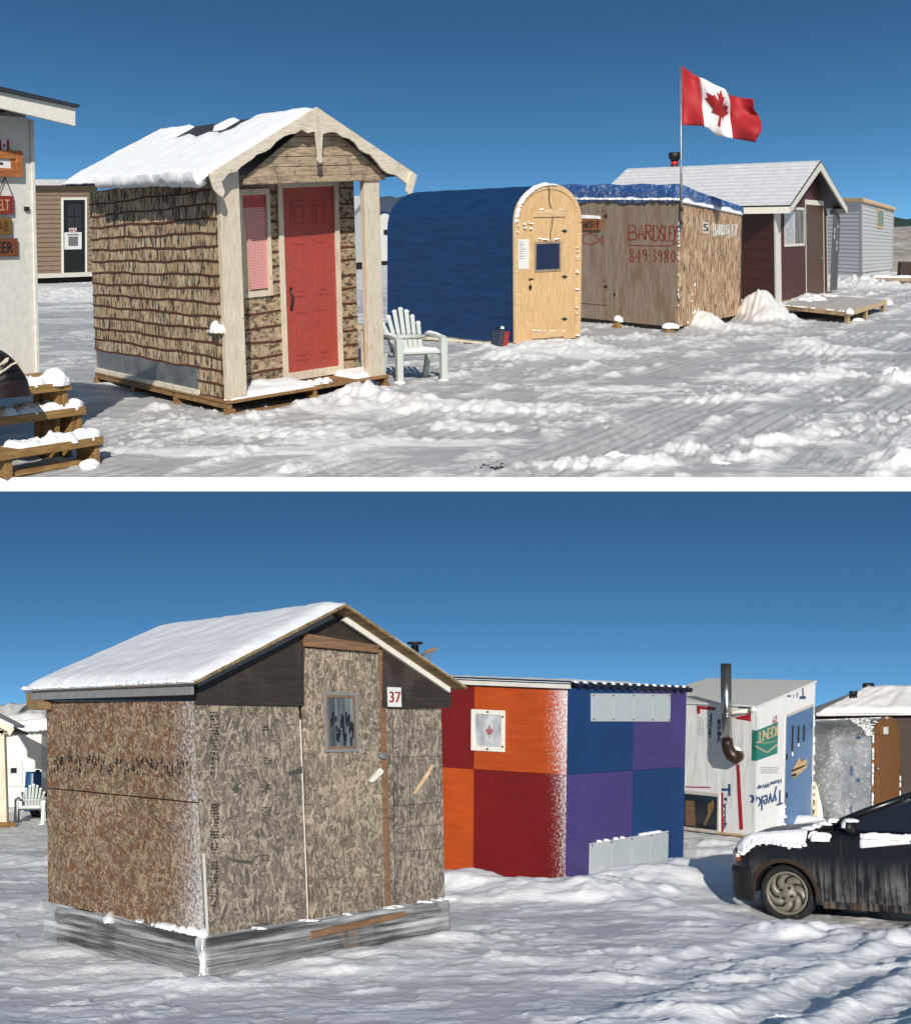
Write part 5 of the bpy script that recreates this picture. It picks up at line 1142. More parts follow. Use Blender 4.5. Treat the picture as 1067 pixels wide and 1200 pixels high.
W2 = thing('white_arched_hut', 'far white round topped hut with a blue rim and a black square window', 'fishing hut', UPP, fr.base); La, Lb, Lc = fr.La, fr.Lb, fr.Lc
one('front_panel', M['whiteside'], W2, lambda mb: mb.pF(fr, arch(0, La, .35, Lc*.86, Lc), 0, .2)); one('roof', M['tarp'], W2, lambda mb: mb.pF(fr, arch(-.15, La+.15, .5, Lc*.87, Lc+.18), .21, Lb+3)); one('skid', M['inside'], W2, lambda mb: mb.box(fr, 0, La, .1, Lb, 0, .345))
p = rectF(fr, 449.5, 269, 454, 275, -.01); one('window', M['ink'], W2, lambda mb: mb.box(fr, *p[:2], -.06, -.002, *p[2:]))

# =================================================================== sign booth at the left edge
fz = .86*KS
F0 = UPP.G(41, 437, fz); A = Vector((math.sin(R(34.5)), math.cos(R(34.5)), 0)); B = Vector((-A.y, A.x, 0)); N0 = F0-A*3.4
fr = Frame.__new__(Frame); fr.site = UPP; hh = UPP.V(F0, 34, 138).z-fz; lean = Vector((UPP.V(F0, 34, 138).x-F0.x, 0, 0))
bs = [Vector((p.x, p.y, fz)) for p in (N0, F0, N0+B*3.0, F0+B*3.0)]; fr.setup(bs, [p+Vector((0, 0, hh))+lean for p in bs])
S1 = thing('sign_booth', 'white walled booth hung with hand made signs above snowy wooden steps', 'booth', UPP, fr.base-Vector((0, 0, fz))); La, Lb, Lc = fr.La, fr.Lb, fr.Lc
mb = MB(); mb.box(fr, 0, La, 0, .05, 0, Lc); mb.box(fr, 0, .05, .05, Lb, 0, Lc+.3); mb.box(fr, .05, La, Lb-.05, Lb, 0, Lc+.2); mb.build('wall', M['whiteold'], S1)
one('corner_board', M['whiteold'], S1, lambda mb: mb.box(fr, La+.003, La+.05, -.03, .2, -.0, Lc-.02), bevel=.006)
one('wall_side', M['whiteold'], S1, lambda mb: mb.box(fr, La-.06, La-.003, .055, Lb-.055, 0, Lc+.1))
one('platform', M['stepwood'], S1, lambda mb: (mb.box(fr, -.2, La+.04, -.28, Lb+.1, -.10, -.003), [mb.box(fr, a, a+.12, b, b+.12, -fz, -.105) for a in (-.1, La*.5, La-.1) for b in (-.2, 1.5, Lb-.1)]))
bf = -.55
tl = [fr.F(x, y, bf) for x, y in ((-60, 93), (88.5, 124.5), (88.5, 147.5), (-60, 112))]
one('fascia', M['white'], S1, lambda mb: mb.pF(fr, tl, bf, bf+.05), bevel=.005)
rt = [fr.F(x, y, bf) for x, y in ((-60, 88), (91.5, 123), (88.5, 126), (-60, 94))]
k = [fr.F(x, y, bf) for x, y in ((-60, 94), (89, 124.8), (87, 131), (-60, 100))]
one('roof', M['slate'], S1, lambda mb: (mb.pF(fr, rt, bf-.05, Lb+.4), mb.pF(fr, k, bf+.051, Lb+.4)))
one('latch', M['iron'], S1, lambda mb: (lambda q: mb.box(fr, q[0]-.03, q[0]+.03, -.04, -.002, q[1]-.03, q[1]+.02))(fr.F(30, 244)), bevel=.004)
def hang(name, label, x0, y0, x1, y1, mat, txt, mt, cat='sign'):
    c = fr.F(x1, (y0+y1)/2, -.02); a1 = c[0]; c0, c1 = fr.F(x1, y1, -.02)[1], fr.F(x1, y0, -.02)[1]; a0 = fr.F(x0, (y0+y1)/2, -.02)[0]
    t = thing(name, label, cat, UPP, fr.P((a0+a1)/2, -.02, c0)); one('board', M[mat], t, lambda mb: mb.box(fr, a0, a1, -.05, -.002, c0, c1), bevel=.008)
    if txt: s = txt[0]; one('letters', M[mt], t, lambda mb: lettering(mb, s, quadF(fr, fr.F(txt[1], (y0+y1)/2, -.05)[0], fr.F(txt[2], (y0+y1)/2, -.05)[0], c0+.2*(c1-c0), c1-.2*(c1-c0), -.0525), bold=.015))
    return t, a0, a1, c0, c1
hang('hanging_sign', 'red brown sign board on strings with tan letters, upper of the three hanging boards', -22, 229.5, 14.5, 251, 'signred', ('ELT', -2, 11), 'signletter')
hang('hanging_sign', 'olive sign board in the middle of the three hanging boards', -22, 255, 12.5, 275, 'signolive', ('AB', -3, 10), 'signbrown')
hang('hanging_sign', 'brown sign board with dark carved letters, lowest on the booth', -22, 279, 19.5, 300, 'signbrown', ('EER', -4, 15), 'ink')
t, a0, a1, c0, c1 = hang('picture_frame', 'orange brown framed picture above the hanging boards', -30, 177, 23.5, 208, 'paper', None, None, 'picture')
one('frame', M['frame'], t, lambda mb: frameF(mb, fr, a0, a1, c0, c1, .10, -.08, -.0515), bevel=.008); one('picture', M['boxgrey'], t, lambda mb: mb.box(fr, a0+.12, fr.F(3, 192, -.05)[0], -.058, -.0515, c0+.14, c1-.14)); one('brown_tab', M['frame'], t, lambda mb: mb.box(fr, a1-.16, a1-.105, -.06, -.0515, (c0+c1)/2-.06, (c0+c1)/2+.06))
one('hanger_cord', M['iron'], t, lambda mb: (mb.tube([fr.P(fr.F(4, 210)[0], -.03, c0), fr.P(fr.F(13, 229)[0], -.03, fr.F(13, 229)[1])], .006, 5), mb.tube([fr.P(fr.F(4, 210)[0], -.03, c0), fr.P(fr.F(-6, 231)[0], -.03, fr.F(-6, 231)[1])], .006, 5)))
a0, a1 = fr.F(-4, 171)[0], fr.F(10, 171)[0]; c0, c1 = fr.F(8, 177)[1], fr.F(8, 164)[1]; w = a1-a0
t = thing('small_flag', 'tiny red and white flag stuck flat on the booth wall', 'flag', UPP, fr.P(a0, -.01, c0)); one('cloth', M['flagwhite'], t, lambda mb: mb.box(fr, a0, a1, -.01, -.002, c0, c1))
one('red_band', M['flagred'], t, lambda mb: mb.box(fr, a1-w*.2, a1, -.014, -.0105, c0, c1)); one('red_band', M['flagred'], t, lambda mb: mb.box(fr, a0, a0+w*.35, -.014, -.0105, c0, c1)); one('leaf', M['flagred'], t, lambda mb: mb.prism([(a0+w*.58+x*w*.2, (c0+c1)/2+(y-.3)*w*.26) for x, y in leafp], lambda x, y, d: fr.P(x, d, y), -.014, -.0105))
# bag on the platform and the steps
bp = UPP.G(6, 455, fz)
bgc = thing('rubber_bag', 'dark bag with a pale drawcord lying on the booth platform', 'bag', UPP, bp); one('body', M['bag'], bgc, lambda mb: mb.blob(bp+Vector((-.22, .05, 0)), .42, .30, .46, 4, .12, 30)); 
def rope(mb, pts): mb.tube([UPP.V(bp-Vector((0, .34, 0)), x, y) for x, y in pts], .012, 6)
one('drawcord', M['rope'], bgc, lambda mb: (rope(mb, [(-6, 433), (3, 425), (8, 420), (9.5, 419), (8.5, 423), (3, 427)]), rope(mb, [(-8, 442), (6, 433), (14, 427), (22, 423.5)])))
stp = thing('wooden_steps', 'three open wooden steps topped with snow, leading up to the sign booth', 'steps', UPP, UPP.G(60, 540))
ends = [UPP.G(84, 447, .80*KS), UPP.G(101, 476, .53*KS), UPP.G(121.5, 511, .27*KS)]; ln = 1.7; out = -B
for i, e in enumerate(ends):
    e = e.copy(); fs_ = ortho(UPP, Vector((e.x, e.y, 0))-A*ln, 34.5); z = e.z
    one('tread', M['stepwood'], stp, lambda mb: (mb.box(fs_, 0, ln, 0, .05, z-.10, z), mb.box(fs_, 0, ln, .053, .42, z-.05, z-.006)), bevel=.006)
    one('support', M['stepwood'], stp, lambda mb: mb.box(fs_, ln-.10, ln-.03, .05, .40, max(0, z-.27*KS), z-.103), bevel=.005)
    if i < 2: one('brace', M['stepwood'], stp, lambda mb: mb.pS(fs_, [(.06, z-.105), (.36, z-.105), (.36, 0), (.2, 0)], ln-.17, ln-.105), bevel=.005)
    one('support', M['stepwood'], stp, lambda mb: mb.box(fs_, 0.3, .4, .05, .4, 0, z-.103), bevel=.005)
    if i == 2: one('ground_plank', M['stepwood'], stp, lambda mb: mb.box(fs_, .45, ln-.25, .1, .2, .0, .05))
    mb = MB(); snowcap(mb, lambda s, t: fs_.P(ln*(.3 if i else .1)+s*(ln*(.69 if i else .88)), .02+.36*t, z-.004), Vector((0, 0, 1)), 40, 8, .06, 40+i, rough=.7)
    for j in range(7): mb.blob(fs_.P(ln-.10-.11*j, .12+.03*(j % 3), z-.01), .12, .12, .11-.012*j+.02*(j % 2), 60+j+i*9, .35, 12)
    if i == 0: mb.blob(fs_.P(ln-.16, .12, z), .17, .17, .17, 90, .3)
    if i == 2: [mb.blob(fs_.P(ln-.25-.05*j, -.05-.02*j, 0), .09, .08, .09, 70+j, .5, 8) for j in range(3)]
    mb.build('tread_snow', M['snow'], stp)
mb = MB(); rg = random.Random(31); g = UPP.G(572, 549)
for i in range(46):
    q = rg.gauss(0, .16), abs(rg.gauss(0, .22)); mb.blob(g+Vector((q[0], q[1], -.012)), .05*rg.uniform(.4, 1.3), .04, .025*rg.uniform(.4, 1.2), i, .5, 7)
tag(mb.build('dirt_clods', M['dirt'], base=g, site=UPP), 'patch of brown frozen dirt clods at the rim of the shelf', 'dirt clods')
# icy lumps lying on the shelf
def lump(mb, g, s, seed):
    q = random.Random(seed)
    for i in range(9):
        r = s*q.uniform(.35, .8)*(1 if i else 1.2); mb.blob(g+Vector((q.gauss(0, .55)*s, q.gauss(0, .4)*s, -.03)), r, r*.9, r*q.uniform(.6, 1.0), seed*9+i, .6, 11)
    mb.sm = [False]*len(mb.sm)
rg = random.Random(3)
for k, (x, y, s, lab) in enumerate(((118, 467, .11, 'fist sized lump of snow on the ice between the booth steps and the shingled hut'), (770, 549, .20, 'broken snow block with a jagged top among the sled tracks'), (845, 546, .18, 'smooth rounded white snow block lying beside the sled tracks'), (1060, 441, .24, 'upright snow chunk standing alone beyond the pallet deck'), (1058, 549, .2, 'low snow chunk at the rim of the shelf, farthest from the steps'), (728, 538, .13, 'small jagged snow chunk between the broken block and the shingled hut'))):
    g = UPP.G(x, y); mb = MB(); lump(mb, g, s, 100+k)
    tag(mb.build('snow_lump', M['snow'], base=g, site=UPP), lab, 'snow lump', 'loose snow lumps on the field')
# =================================================================== NEAR ICE: strand board hut number 37
fr = Frame(LOW, (245, 1150), (522, 1096), (57, 1102), (229, 822), (517, 829), (54, 821))
O1 = thing('strand_board_hut', 'grey strand board hut numbered 37 with a snowy roof and clear film round its skids', 'fishing hut', LOW, fr.base)
La, Lb, Lc = fr.La, fr.Lb, fr.Lc
ck = fr.F(245, 1097)[1]; ck = max(.18, ck)
# skids, film, ice
def sk(mb):
    for a in (.06, La*.5, La-.14): mb.box(fr, a, a+.08, .06, Lb-.06, .0, ck-.05, 0, a)
    for b in (.14, Lb*.5, Lb-.08): mb.box(fr, .03, La-.03, b, b+.045, ck-.12, ck-.053, 0, b)
    for a in (.02, .14, La*.62, La-.12): mb.box(fr, a, a+.07, -.005, .028, 0, ck-.055, 0, a*3)
    for b in (.3, Lb*.5, Lb-.2): mb.box(fr, -.005, .028, b, b+.07, 0, ck-.055, 0, b*3)
one('skid', M['skid'], O1, sk, bevel=.004)
one('foundation_or_shade', M['inside'], O1, lambda mb: (mb.box(fr, .04, La-.04, .04, .055, 0, ck-.03), mb.box(fr, .04, .055, .06, Lb-.05, 0, ck-.03)))  # dark sheets standing in for the shade under the hut, behind the film
ap = fr.F(413, 1098)[0]
one('cross_brace', M['headerwood'], O1, lambda mb: (mb.box(fr, ap-.05, ap+.05, -.012, -.0055, 0, ck-.02), mb.pF(fr, [(ap-.15, ck-.1), (ap-.11, ck-.1), (ap-.03, .02), (ap-.07, .02)], -.011, -.006)))
def film(mb):
    P = []; n = 60
    pts = [(La+.015, .5+ -.0)]
    W_ = .028; path = [(La+.018, Lb*.6), (La+.018, .0), (La+.014, -W_)]+[(La*(1-i/n)+.0, -W_) for i in range(n+1)]+[(-W_, -W_)]+[(-W_, Lb*i/n) for i in range(n+1)]+[(-W_, Lb+.01)]
    rows = []; hs = []
    for j in range(8):
        w = j/7; r = []
        for i, (a, b) in enumerate(path):
            k = .006*math.sin(i*.9+j*1.7)+.012*float(vn(np.array([i*.23]), np.array([j*.8+b]), 3)[0]); sl = 0
            edge = ck+.02+.02*float(vn(np.array([i*.15]), np.array([.5]), 8)[0])
            r.append(fr.P(a+(k-.008 if a < 0 else 0), b+(k-.008 if b < 0 else 0), w*edge-.01)); hs.append((a, b, w*edge))
        rows.append(r)
    mb.grid(rows, 0, True, hs)
one('stretch_film', M['film'], O1, film)
mb = MB(); rg = random.Random(5)
for i in range(22): mb.blob(fr.P(-.016, .01+.09*rg.random()*rg.random(), ck*i/22), .012, .03*rg.uniform(.5, 1.4), .035*rg.uniform(.6, 1.6), i, .5, 12, 0, -1.0)
for i in range(40): u = rg.random()**1.5; mb.blob(fr.P(-.006, u*.8, ck+.005), .016, .06, .012+.035*(1-u)*rg.random(), i, .5, 8)
for i in range(9): u = rg.random(); mb.blob(fr.P(u*La, -.008, ck+.002), .05*rg.uniform(.5, 1.8), .014, .012, i, .6, 12)
mb.blob(fr.P(-.01, .55*Lb, ck-.02), .04, .12, .05, 5, .5)
mb.build('frozen_snow', M['snow'], O1)
# walls
czs = ck+.0
one('wall_side', M['osb_side'], O1, lambda mb: (mb.box(fr, 0, .03, .032, Lb, czs, fr.S(140, 932)[1]-.004), mb.box(fr, .003, .03, .032, Lb, fr.S(140, 932)[1]+.004, Lc)))
aA1 = fr.F(355, 950)[0]; aD0 = fr.F(357.5, 950)[0]; aD1 = fr.F(447, 950)[0]; aP0 = fr.F(453.5, 950)[0]
cB = fr.F(400, 1078)[1]
one('wall_panel', M['osb'], O1, lambda mb: mb.box(fr, .0, aA1, .0, .03, czs+.0, Lc+.0), bevel=.003)
one('wall_panel', M['osb'], O1, lambda mb: mb.box(fr, aP0, La, .0, .03, czs, Lc), bevel=.003)
one('wall', M['gable'], O1, lambda mb: (mb.box(fr, aA1, aP0, .04, .07, czs, Lc), mb.box(fr, La-.03, La, .033, Lb, czs, Lc), mb.box(fr, .03, La-.03, Lb-.03, Lb, czs, Lc)))
one('gap_strip', M['white'], O1, lambda mb: mb.box(fr, aA1+.003, aA1+.012, .0, .035, czs, Lc-.1))
one('corner_strip', M['whiteold'], O1, lambda mb: mb.box(fr, -.006, .012, -.006, -.0005, czs, fr.F(243, 1000)[1]))
ctd = fr.F(400, 762)[1]
door = one('door', M['osb_door'], O1, lambda mb: mb.box(fr, aD0+.006, aD1-.003, -.018, .012, cB+.02, ctd), bevel=.004)
one('door_post', M['headerwood'], O1, lambda mb: mb.box(fr, aD1+.0, aP0-.002, -.022, .02, fr.F(450, 1062)[1], fr.F(449, 762)[1]), bevel=.003)
hp = [fr.F(x, y, -.05) for x, y in ((356, 742), (444, 756.5), (442, 765), (357, 757.5))]
one('door_header', M['headerwood'], O1, lambda mb: mb.pF(fr, hp, -.06, .02), bevel=.004)
one('door_sill', M['headerwood'], O1, lambda mb: mb.pF(fr, [fr.F(x, y, -.02) for x, y in ((362, 1091), (472, 1068), (471, 1074.5), (362, 1101))], -.05, .03), bevel=.003)
one('door_gap_shade', M['ink'], O1, lambda mb: mb.pF(fr, [fr.F(x, y, -.02) for x, y in ((361, 1080), (441, 1066), (441, 1072), (361, 1090))], -.022, .0))  # black strip coloured in for the shadow gap under the door
p = rectF(fr, 379.5, 811, 419, 881.5, -.02)
win = one('window', M['greytrim'], door, lambda mb: frameF(mb, fr, *p, .022, -.032, -.0185), bevel=.002)
q = (p[0]+.022, p[1]-.022, p[2]+.022, p[3]-.022)
one('inner_frame', M['headerwood'], win, lambda mb: frameF(mb, fr, *q, .016, -.0275, -.0185))
q = (q[0]+.016, q[1]-.016, q[2]+.016, q[3]-.016)
one('curtain', M['curtain'], win, lambda mb: mb.box(fr, *q[:2], -.0205, -.0183, *q[2:])); 
def drk(mb):
    for i in range(26):
        x = q[0]+(q[1]-q[0])*random.uniform(.12, .95); z = q[2]+(q[3]-q[2])*random.uniform(.0, .52)*(1 if random.random() < .8 else .5); mb.box(fr, x-.008, x+.008, -.0225, -.0207, z, z+.03+.05*random.random())
one('curtain_pattern', M['inside'], win, drk)
one('pane', M['glass'], win, lambda mb: mb.add([fr.P(q[0], -.0255, q[2]), fr.P(q[1], -.0255, q[2]), fr.P(q[1], -.0255, q[3]), fr.P(q[0], -.0255, q[3])], [(0, 1, 2, 3)]))
a, c = fr.F(447, 886, -.03)
hs = one('hasp', M['galv'], door, lambda mb: (mb.box(fr, a-.045, a+.055, -.032, -.0225, c-.012, c+.018), mb.box(fr, a-.005, a+.035, -.05, -.0325, c-.02, c+.02)), bevel=.004)
one('handle', M['white'], door, lambda mb: mb.pF(fr, [fr.F(x, y, -.03) for x, y in ((432.5, 913.5), (444.5, 900), (447.8, 903), (447, 906.5), (435.8, 917), (433.5, 917))], -.05, -.019), bevel=.004)
# gable panels, trim and number
gl = [fr.F(x, y, -.03) for x, y in ((230, 825), (356.3, 827.5), (356.3, 744), (233, 798))]
gr = [fr.F(x, y, -.03) for x, y in ((448, 829.5), (528.5, 829.5), (527.5, 803), (449, 758))]
gm = [fr.F(x, y, -.01) for x, y in ((356, 757), (447, 766), (452, 750), (402, 712), (352, 736))]
one('gable_panel', M['gable'], O1, lambda mb: mb.pF(fr, gl, -.03, -.004), bevel=.002); one('gable_panel', M['gable'], O1, lambda mb: mb.pF(fr, gr, -.03, -.004), bevel=.002); one('gable_panel', M['gable'], O1, lambda mb: mb.pF(fr, gm, -.002, .03))
one('rake_trim', M['greytrim'], O1, lambda mb: mb.pF(fr, [fr.F(x, y, -.06) for x, y in ((230.5, 798), (231.5, 805), (392, 724), (387, 717.5))], -.065, -.031), bevel=.003)
one('rake_trim', M['white'], O1, lambda mb: mb.pF(fr, [fr.F(x, y, -.06) for x, y in ((401.5, 727), (408, 722), (527.3, 803), (527.3, 812))], -.065, -.031), bevel=.003)
p = rectF(fr, 453.5, 805.5, 469, 828.5, -.03)
nb = one('number_plate', M['paper'], O1, lambda mb: mb.box(fr, *p[:2], -.042, -.031, *p[2:]), bevel=.002)
one('digits', M['flagred'], nb, lambda mb: lettering(mb, '37', quadF(fr, p[0]+.012, p[1]-.01, p[2]+.03, p[3]-.03, -.0435), bold=.03))
# marks on the boards
rg = random.Random(12)
def stamp(mb):
    for (x0, x1, y0, y1, n) in ((246, 257, 834, 846, 3), (246, 257, 848, 885, 10), (247, 257, 888, 910, 4), (247, 256, 942, 1006, 18), (247, 256, 1010, 1064, 15), (307, 319, 851, 858, 2), (308, 318, 888, 896, 3), (306, 318, 919, 929, 4), (307, 318, 946, 957, 4), (307, 316, 1002, 1010, 3)):
        for i in range(n):
            y = y0+(y1-y0)*i/n; x = x0
            while x < x1-.6:
                w = rg.uniform(.5, 2.4); a0_, c0_ = fr.F(x, y); a1_, c1_ = fr.F(min(x1, x+w), y+rg.uniform(.5, 1.0)*(y1-y0)/n*.75)
                if rg.random() < .72: mb.box(fr, a0_, a1_, -.0014, -.0004, c1_, c0_)
                x += w+rg.uniform(.3, 1.2)
one('stamped_print', M['ink'], O1, stamp)
def stampS(mb):
    for k in range(9):
        x0 = 60+k*18.5+rg.uniform(-2, 2)
        for i in range(16):
            x = x0+rg.uniform(0, 15); y = rg.uniform(883, 904)+ (x-60)*.03; w = rg.uniform(.5, 1.6); h = rg.uniform(1.5, 7)
            b0_, c0_ = fr.S(x+w, y+h); b1_, c1_ = fr.S(x, y); mb.box(fr, -.0014, -.0004, b0_, b1_, c0_, c1_)
one('stamped_print', M['ink'], O1, stampS)
one('guide_line', M['ink'], O1, lambda mb: [ribbon(mb, [(x0, y0), ((x0+x1)/2, (y0+y1)/2), (x1, y1)], .28, lambda x, y: fr.P(fr.F(x, y)[0], -.001, fr.F(x, y)[1])) for x0, y0, x1, y1 in ((459, 887.5, 516, 886.2), (462, 944.5, 517, 940.5), (462, 971, 518, 966), (462, 1000, 518, 994), (459.5, 833, 463, 1056), (478.5, 832, 482, 1048), (454, 831, 516, 832))])
def patch(mt, pts): one('bare_flake', M[mt], O1, lambda mb: mb.add([(lambda q: fr.P(q[0], -.0016, q[1]))(fr.F(x, y)) for x, y in pts], [tuple(range(len(pts)))]))
patch('newpine', [(483, 930), (506, 895.5), (508, 897), (503, 908), (486, 931.5)]); patch('skid', [(260, 1003), (270, 1006), (298, 1010), (296, 1014), (272, 1010)]); patch('skid', [(337, 906), (354, 898), (354, 906), (338, 910)]); patch('skid', [(271, 925), (276, 919), (281, 924), (278, 931)])
# roof
bfr = -.20
def pt(x, y, b): a, c = fr.F(x, y, b); return fr.P(a, b, c)
A0, L0, R0 = pt(405, 707, bfr), pt(227, 798.5, bfr), pt(547, 805, bfr); bb = Lb+.15
A1, L1 = pt(193, 736, bb), pt(27, 808, bb); R1 = A1+(R0-A0)
mb = MB(); nl = slab(mb, A0, A1, L0, L1, .02); slab(mb, A0, A1, R0, R1, .02); roof = mb.build('roof', M['roofunder'], O1)
f = roof_plane(A0, A1, L0, L1)
mb = MB(); snowcap(mb, lambda s, t: f(s, t), nl, 50, 30, .045, 41, .0, None, 0, edge=.05, rough=.14)
for i in range(90): s = rg.random(); mb.blob(f(s, .995), .02, .02, .018, i, .4, 7)
mb.build('roof_snow', M['snow'], roof)
n2 = (R1-R0).cross(A0-R0).normalized(); n2 = n2 if n2.z > 0 else -n2
one('thin_snow', M['snow'], roof, lambda mb: snowcap(mb, roof_plane(A0, A1, R0, R1), n2, 30, 10, .018, 42, edge=.05))
Lx = L0.lerp(L1, .04); e = fr.P(0, 0, Lc)-fr.P(-.3, 0, Lc)
fx0, fx1 = fr.S(223, 803)[0], fr.S(33, 811)[0]
ein = (fr.P(1, 0, 0)-fr.P(0, 0, 0)).normalized()
L0w, L1w = L0.lerp(L1, .03), L0.lerp(L1, .97); dn = Vector((0, 0, -1))
one('eave_board', M['greytrim'], O1, lambda mb: mb.hexa([p+ein*(.035+d)+dn*z for z in (.075, .012) for p in (L0w, L1w) for d in (0, .018)]), bevel=.002)
one('soffit', M['gable'], O1, lambda mb: mb.hexa([q for z in (.072, .058) for q in (L0w+ein*.054+dn*z, fr.P(.02, .0, Lc+.10), L1w+ein*.054+dn*z, fr.P(.02, Lb, Lc+.10))]))  # coloured dark for the shade under the eave
one('shaded_frieze', M['gable'], O1, lambda mb: mb.box(fr, .002, .03, .0, Lb, Lc+.001, Lc+.17))  # closes the wall top; its dark colour stands in for soffit shadow
one('bracket', M['roofunder'], O1, lambda mb: mb.pS(fr, [fr.S(x, y, -.05) for x, y in ((34, 812), (54, 812), (54, 832), (36, 832))], -.08, -.005), bevel=.004)
mid = UPP and LOW.V(A0.lerp(A1, .8), 0, 0)
def stv(mb):
    b = A0.lerp(R0, .5).lerp(A1.lerp(R1, .5), .55); k = lambda x, y: LOW.V(b, x, y)
    mb.tube([k(486, 790), k(486, 756)], .03, 10); mb.tube([k(486, 755), k(486, 752.5)], .06, 12)
one('stove_pipe', M['black'], roof, stv)
b = A0.lerp(R0, .62).lerp(A1.lerp(R1, .62), .5)
one('stick', M['headerwood'], roof, lambda mb: (mb.tube([LOW.V(b, x, y) for x, y in ((494, 768), (502, 762.5), (511, 761), (512, 758))], [.012, .014, .012, .008], 6), mb.tube([LOW.V(b, x, y) for x, y in ((507, 762), (503, 769), (500, 780))], .007, 6)))

# =================================================================== painted checker hut
fr = Frame(LOW, (665, 1042), (800, 1014), (440, 1021), (668, 806), (804, 811), (440, 797))
K1 = thing('painted_hut', 'box hut painted in red, orange, blue and purple squares', 'fishing hut', LOW, fr.base)
La, Lb, Lc = fr.La, fr.Lb, fr.Lc
bs, cs = fr.S(555, 901.5); am, cf = fr.F(741, 903)
g = .0015
def rc(nm, mt, fn): one(nm, M[mt], K1, fn)
rc('painted_panel', 'c_orange', lambda mb: mb.box(fr, 0, .03, .031, bs-g, cs+g, Lc)); rc('painted_panel', 'c_red', lambda mb: mb.box(fr, 0, .03, .031, bs-g, 0, cs-g))
rc('painted_panel', 'c_red', lambda mb: mb.box(fr, 0, .03, bs+g, Lb, cs+g, Lc)); rc('painted_panel', 'c_orange', lambda mb: mb.box(fr, 0, .03, bs+g, Lb, 0, cs-g))
rc('painted_panel', 'c_blue', lambda mb: mb.box(fr, 0, am-g, 0, .03, cf+g, Lc)); rc('painted_panel', 'c_purple', lambda mb: mb.box(fr, am+g, La, 0, .03, cf+g, Lc))
rc('painted_panel', 'c_purple', lambda mb: mb.box(fr, 0, am-g, 0, .03, 0, cf-g)); rc('painted_panel', 'c_blue', lambda mb: mb.box(fr, am+g, La, 0, .03, 0, cf-g))
rc('wall', 'darkbrown', lambda mb: (mb.box(fr, .035, La-.035, Lb-.03, Lb, 0, Lc), mb.box(fr, La-.03, La, .035, Lb, 0, Lc)))
p = rectS(fr, 552, 832, 591.3, 880.5, -.01)
wn = one('window', M['white'], K1, lambda mb: frameS(mb, fr, *p, .045, -.018, -.001), bevel=.003); q = (p[0]+.045, p[1]-.045, p[2]+.045, p[3]-.045)
one('pane', M['frostpane'], wn, lambda mb: mb.box(fr, -.006, -.001, *q)); bc, cc = fr.S(573, 857, -.01)
one('leaf_print', M['blurleaf'], wn, lambda mb: mb.prism([(bc-x*.085, cc+(y-.3)*.10) for x, y in leafp], lambda x, y, d: fr.P(d, x, y), -.0085, -.0065))
one('screw', M['rust'], wn, lambda mb: [mb.tube([fr.P(-.018, b_, c_), fr.P(-.021, b_, c_)], .012, 6) for b_, c_ in (((p[0]+p[1])/2, p[3]-.02), ((p[0]+p[1])/2, p[2]+.02), (p[0]+.02, p[2]+.05), (p[0]+.02, p[3]-.06))])
for nm, x0, y0, x1, y1, n, pts in (('upper', 692.5, 812.5, 785, 846, 4, None), ('lower', 690.5, 982, 783, 1024, 4, ((690, 1036), (691, 988.5), (783, 973.5), (782, 1020)))):
    pts = pts or ((692.6, 845.5), (692.6, 812.6), (785.3, 813.2), (785, 845.8))
    po = [fr.F(x, y, -.01) for x, y in pts]
    def pan(mb):
        for i in range(n):
            u0, u1 = i/n+.002, (i+1)/n-.002; l = lambda a, b, u: (a[0]+(b[0]-a[0])*u, a[1]+(b[1]-a[1])*u)
            mb.pF(fr, [l(po[0], po[3], u0), l(po[1], po[2], u0), l(po[1], po[2], u1), l(po[0], po[3], u1)], -.014, -.001)
    pn = one('plastic_panel', M['panel'], K1, pan, bevel=.002)
    one('screw', M['iron'], pn, lambda mb: [mb.tube([fr.P(x, -.014, z), fr.P(x, -.02, z)], .009, 6) for u in (.02, .25, .5, .75, .98) for (x, z) in ((po[1][0]+(po[2][0]-po[1][0])*u, po[1][1]+(po[2][1]-po[1][1])*u-.02), (po[0][0]+(po[3][0]-po[0][0])*u, po[0][1]+(po[3][1]-po[0][1])*u+.02))])
    if nm == 'lower': one('frozen_snow', M['snow'], pn, lambda mb: [mb.blob(fr.P(po[1][0]+(po[2][0]-po[1][0])*u, -.012, po[1][1]+(po[2][1]-po[1][1])*u), .035, .02, .02, int(u*100), .4, 8) for u in (.1, .18, .3, .38, .62, .66, .7, .75, .8, .85)])
# corrugated roof
def corr(mb):
    n = 120; top, bt, bk, bkb = [], [], [], []
    for i in range(n+1):
        a = -.04+(La+.08)*i/n; z = .018*math.sin(i/n*2*math.pi*15); top.append(fr.P(a, -.06, Lc+.045+z)); bt.append(fr.P(a, -.06, Lc+.015+z)); bk.append(fr.P(a, Lb+.05, Lc+.045+z)); bkb.append(fr.P(a, Lb+.05, Lc+.015+z))
    mb.grid([bkb, bt, top, bk], 0, False)
rf = one('corrugated_roof', M['tinroof'], K1, corr)
one('roof_snow', M['snow'], rf, lambda mb: (snowcap(mb, lambda s, t: fr.P(-.055+La*.8*t, -.02+(Lb+.05)*s, Lc+.045), Vector((0, 0, 1)), 60, 8, .03, 51, edge=.03), [mb.blob(fr.P(La*i/14, -.05, Lc+.05), .03, .03, .02, i, .4, 8) for i in range(14)]))
one('roof_edge', M['whiteold'], rf, lambda mb: mb.box(fr, -.06, -.02, -.02, Lb, Lc-.01, Lc+.03))

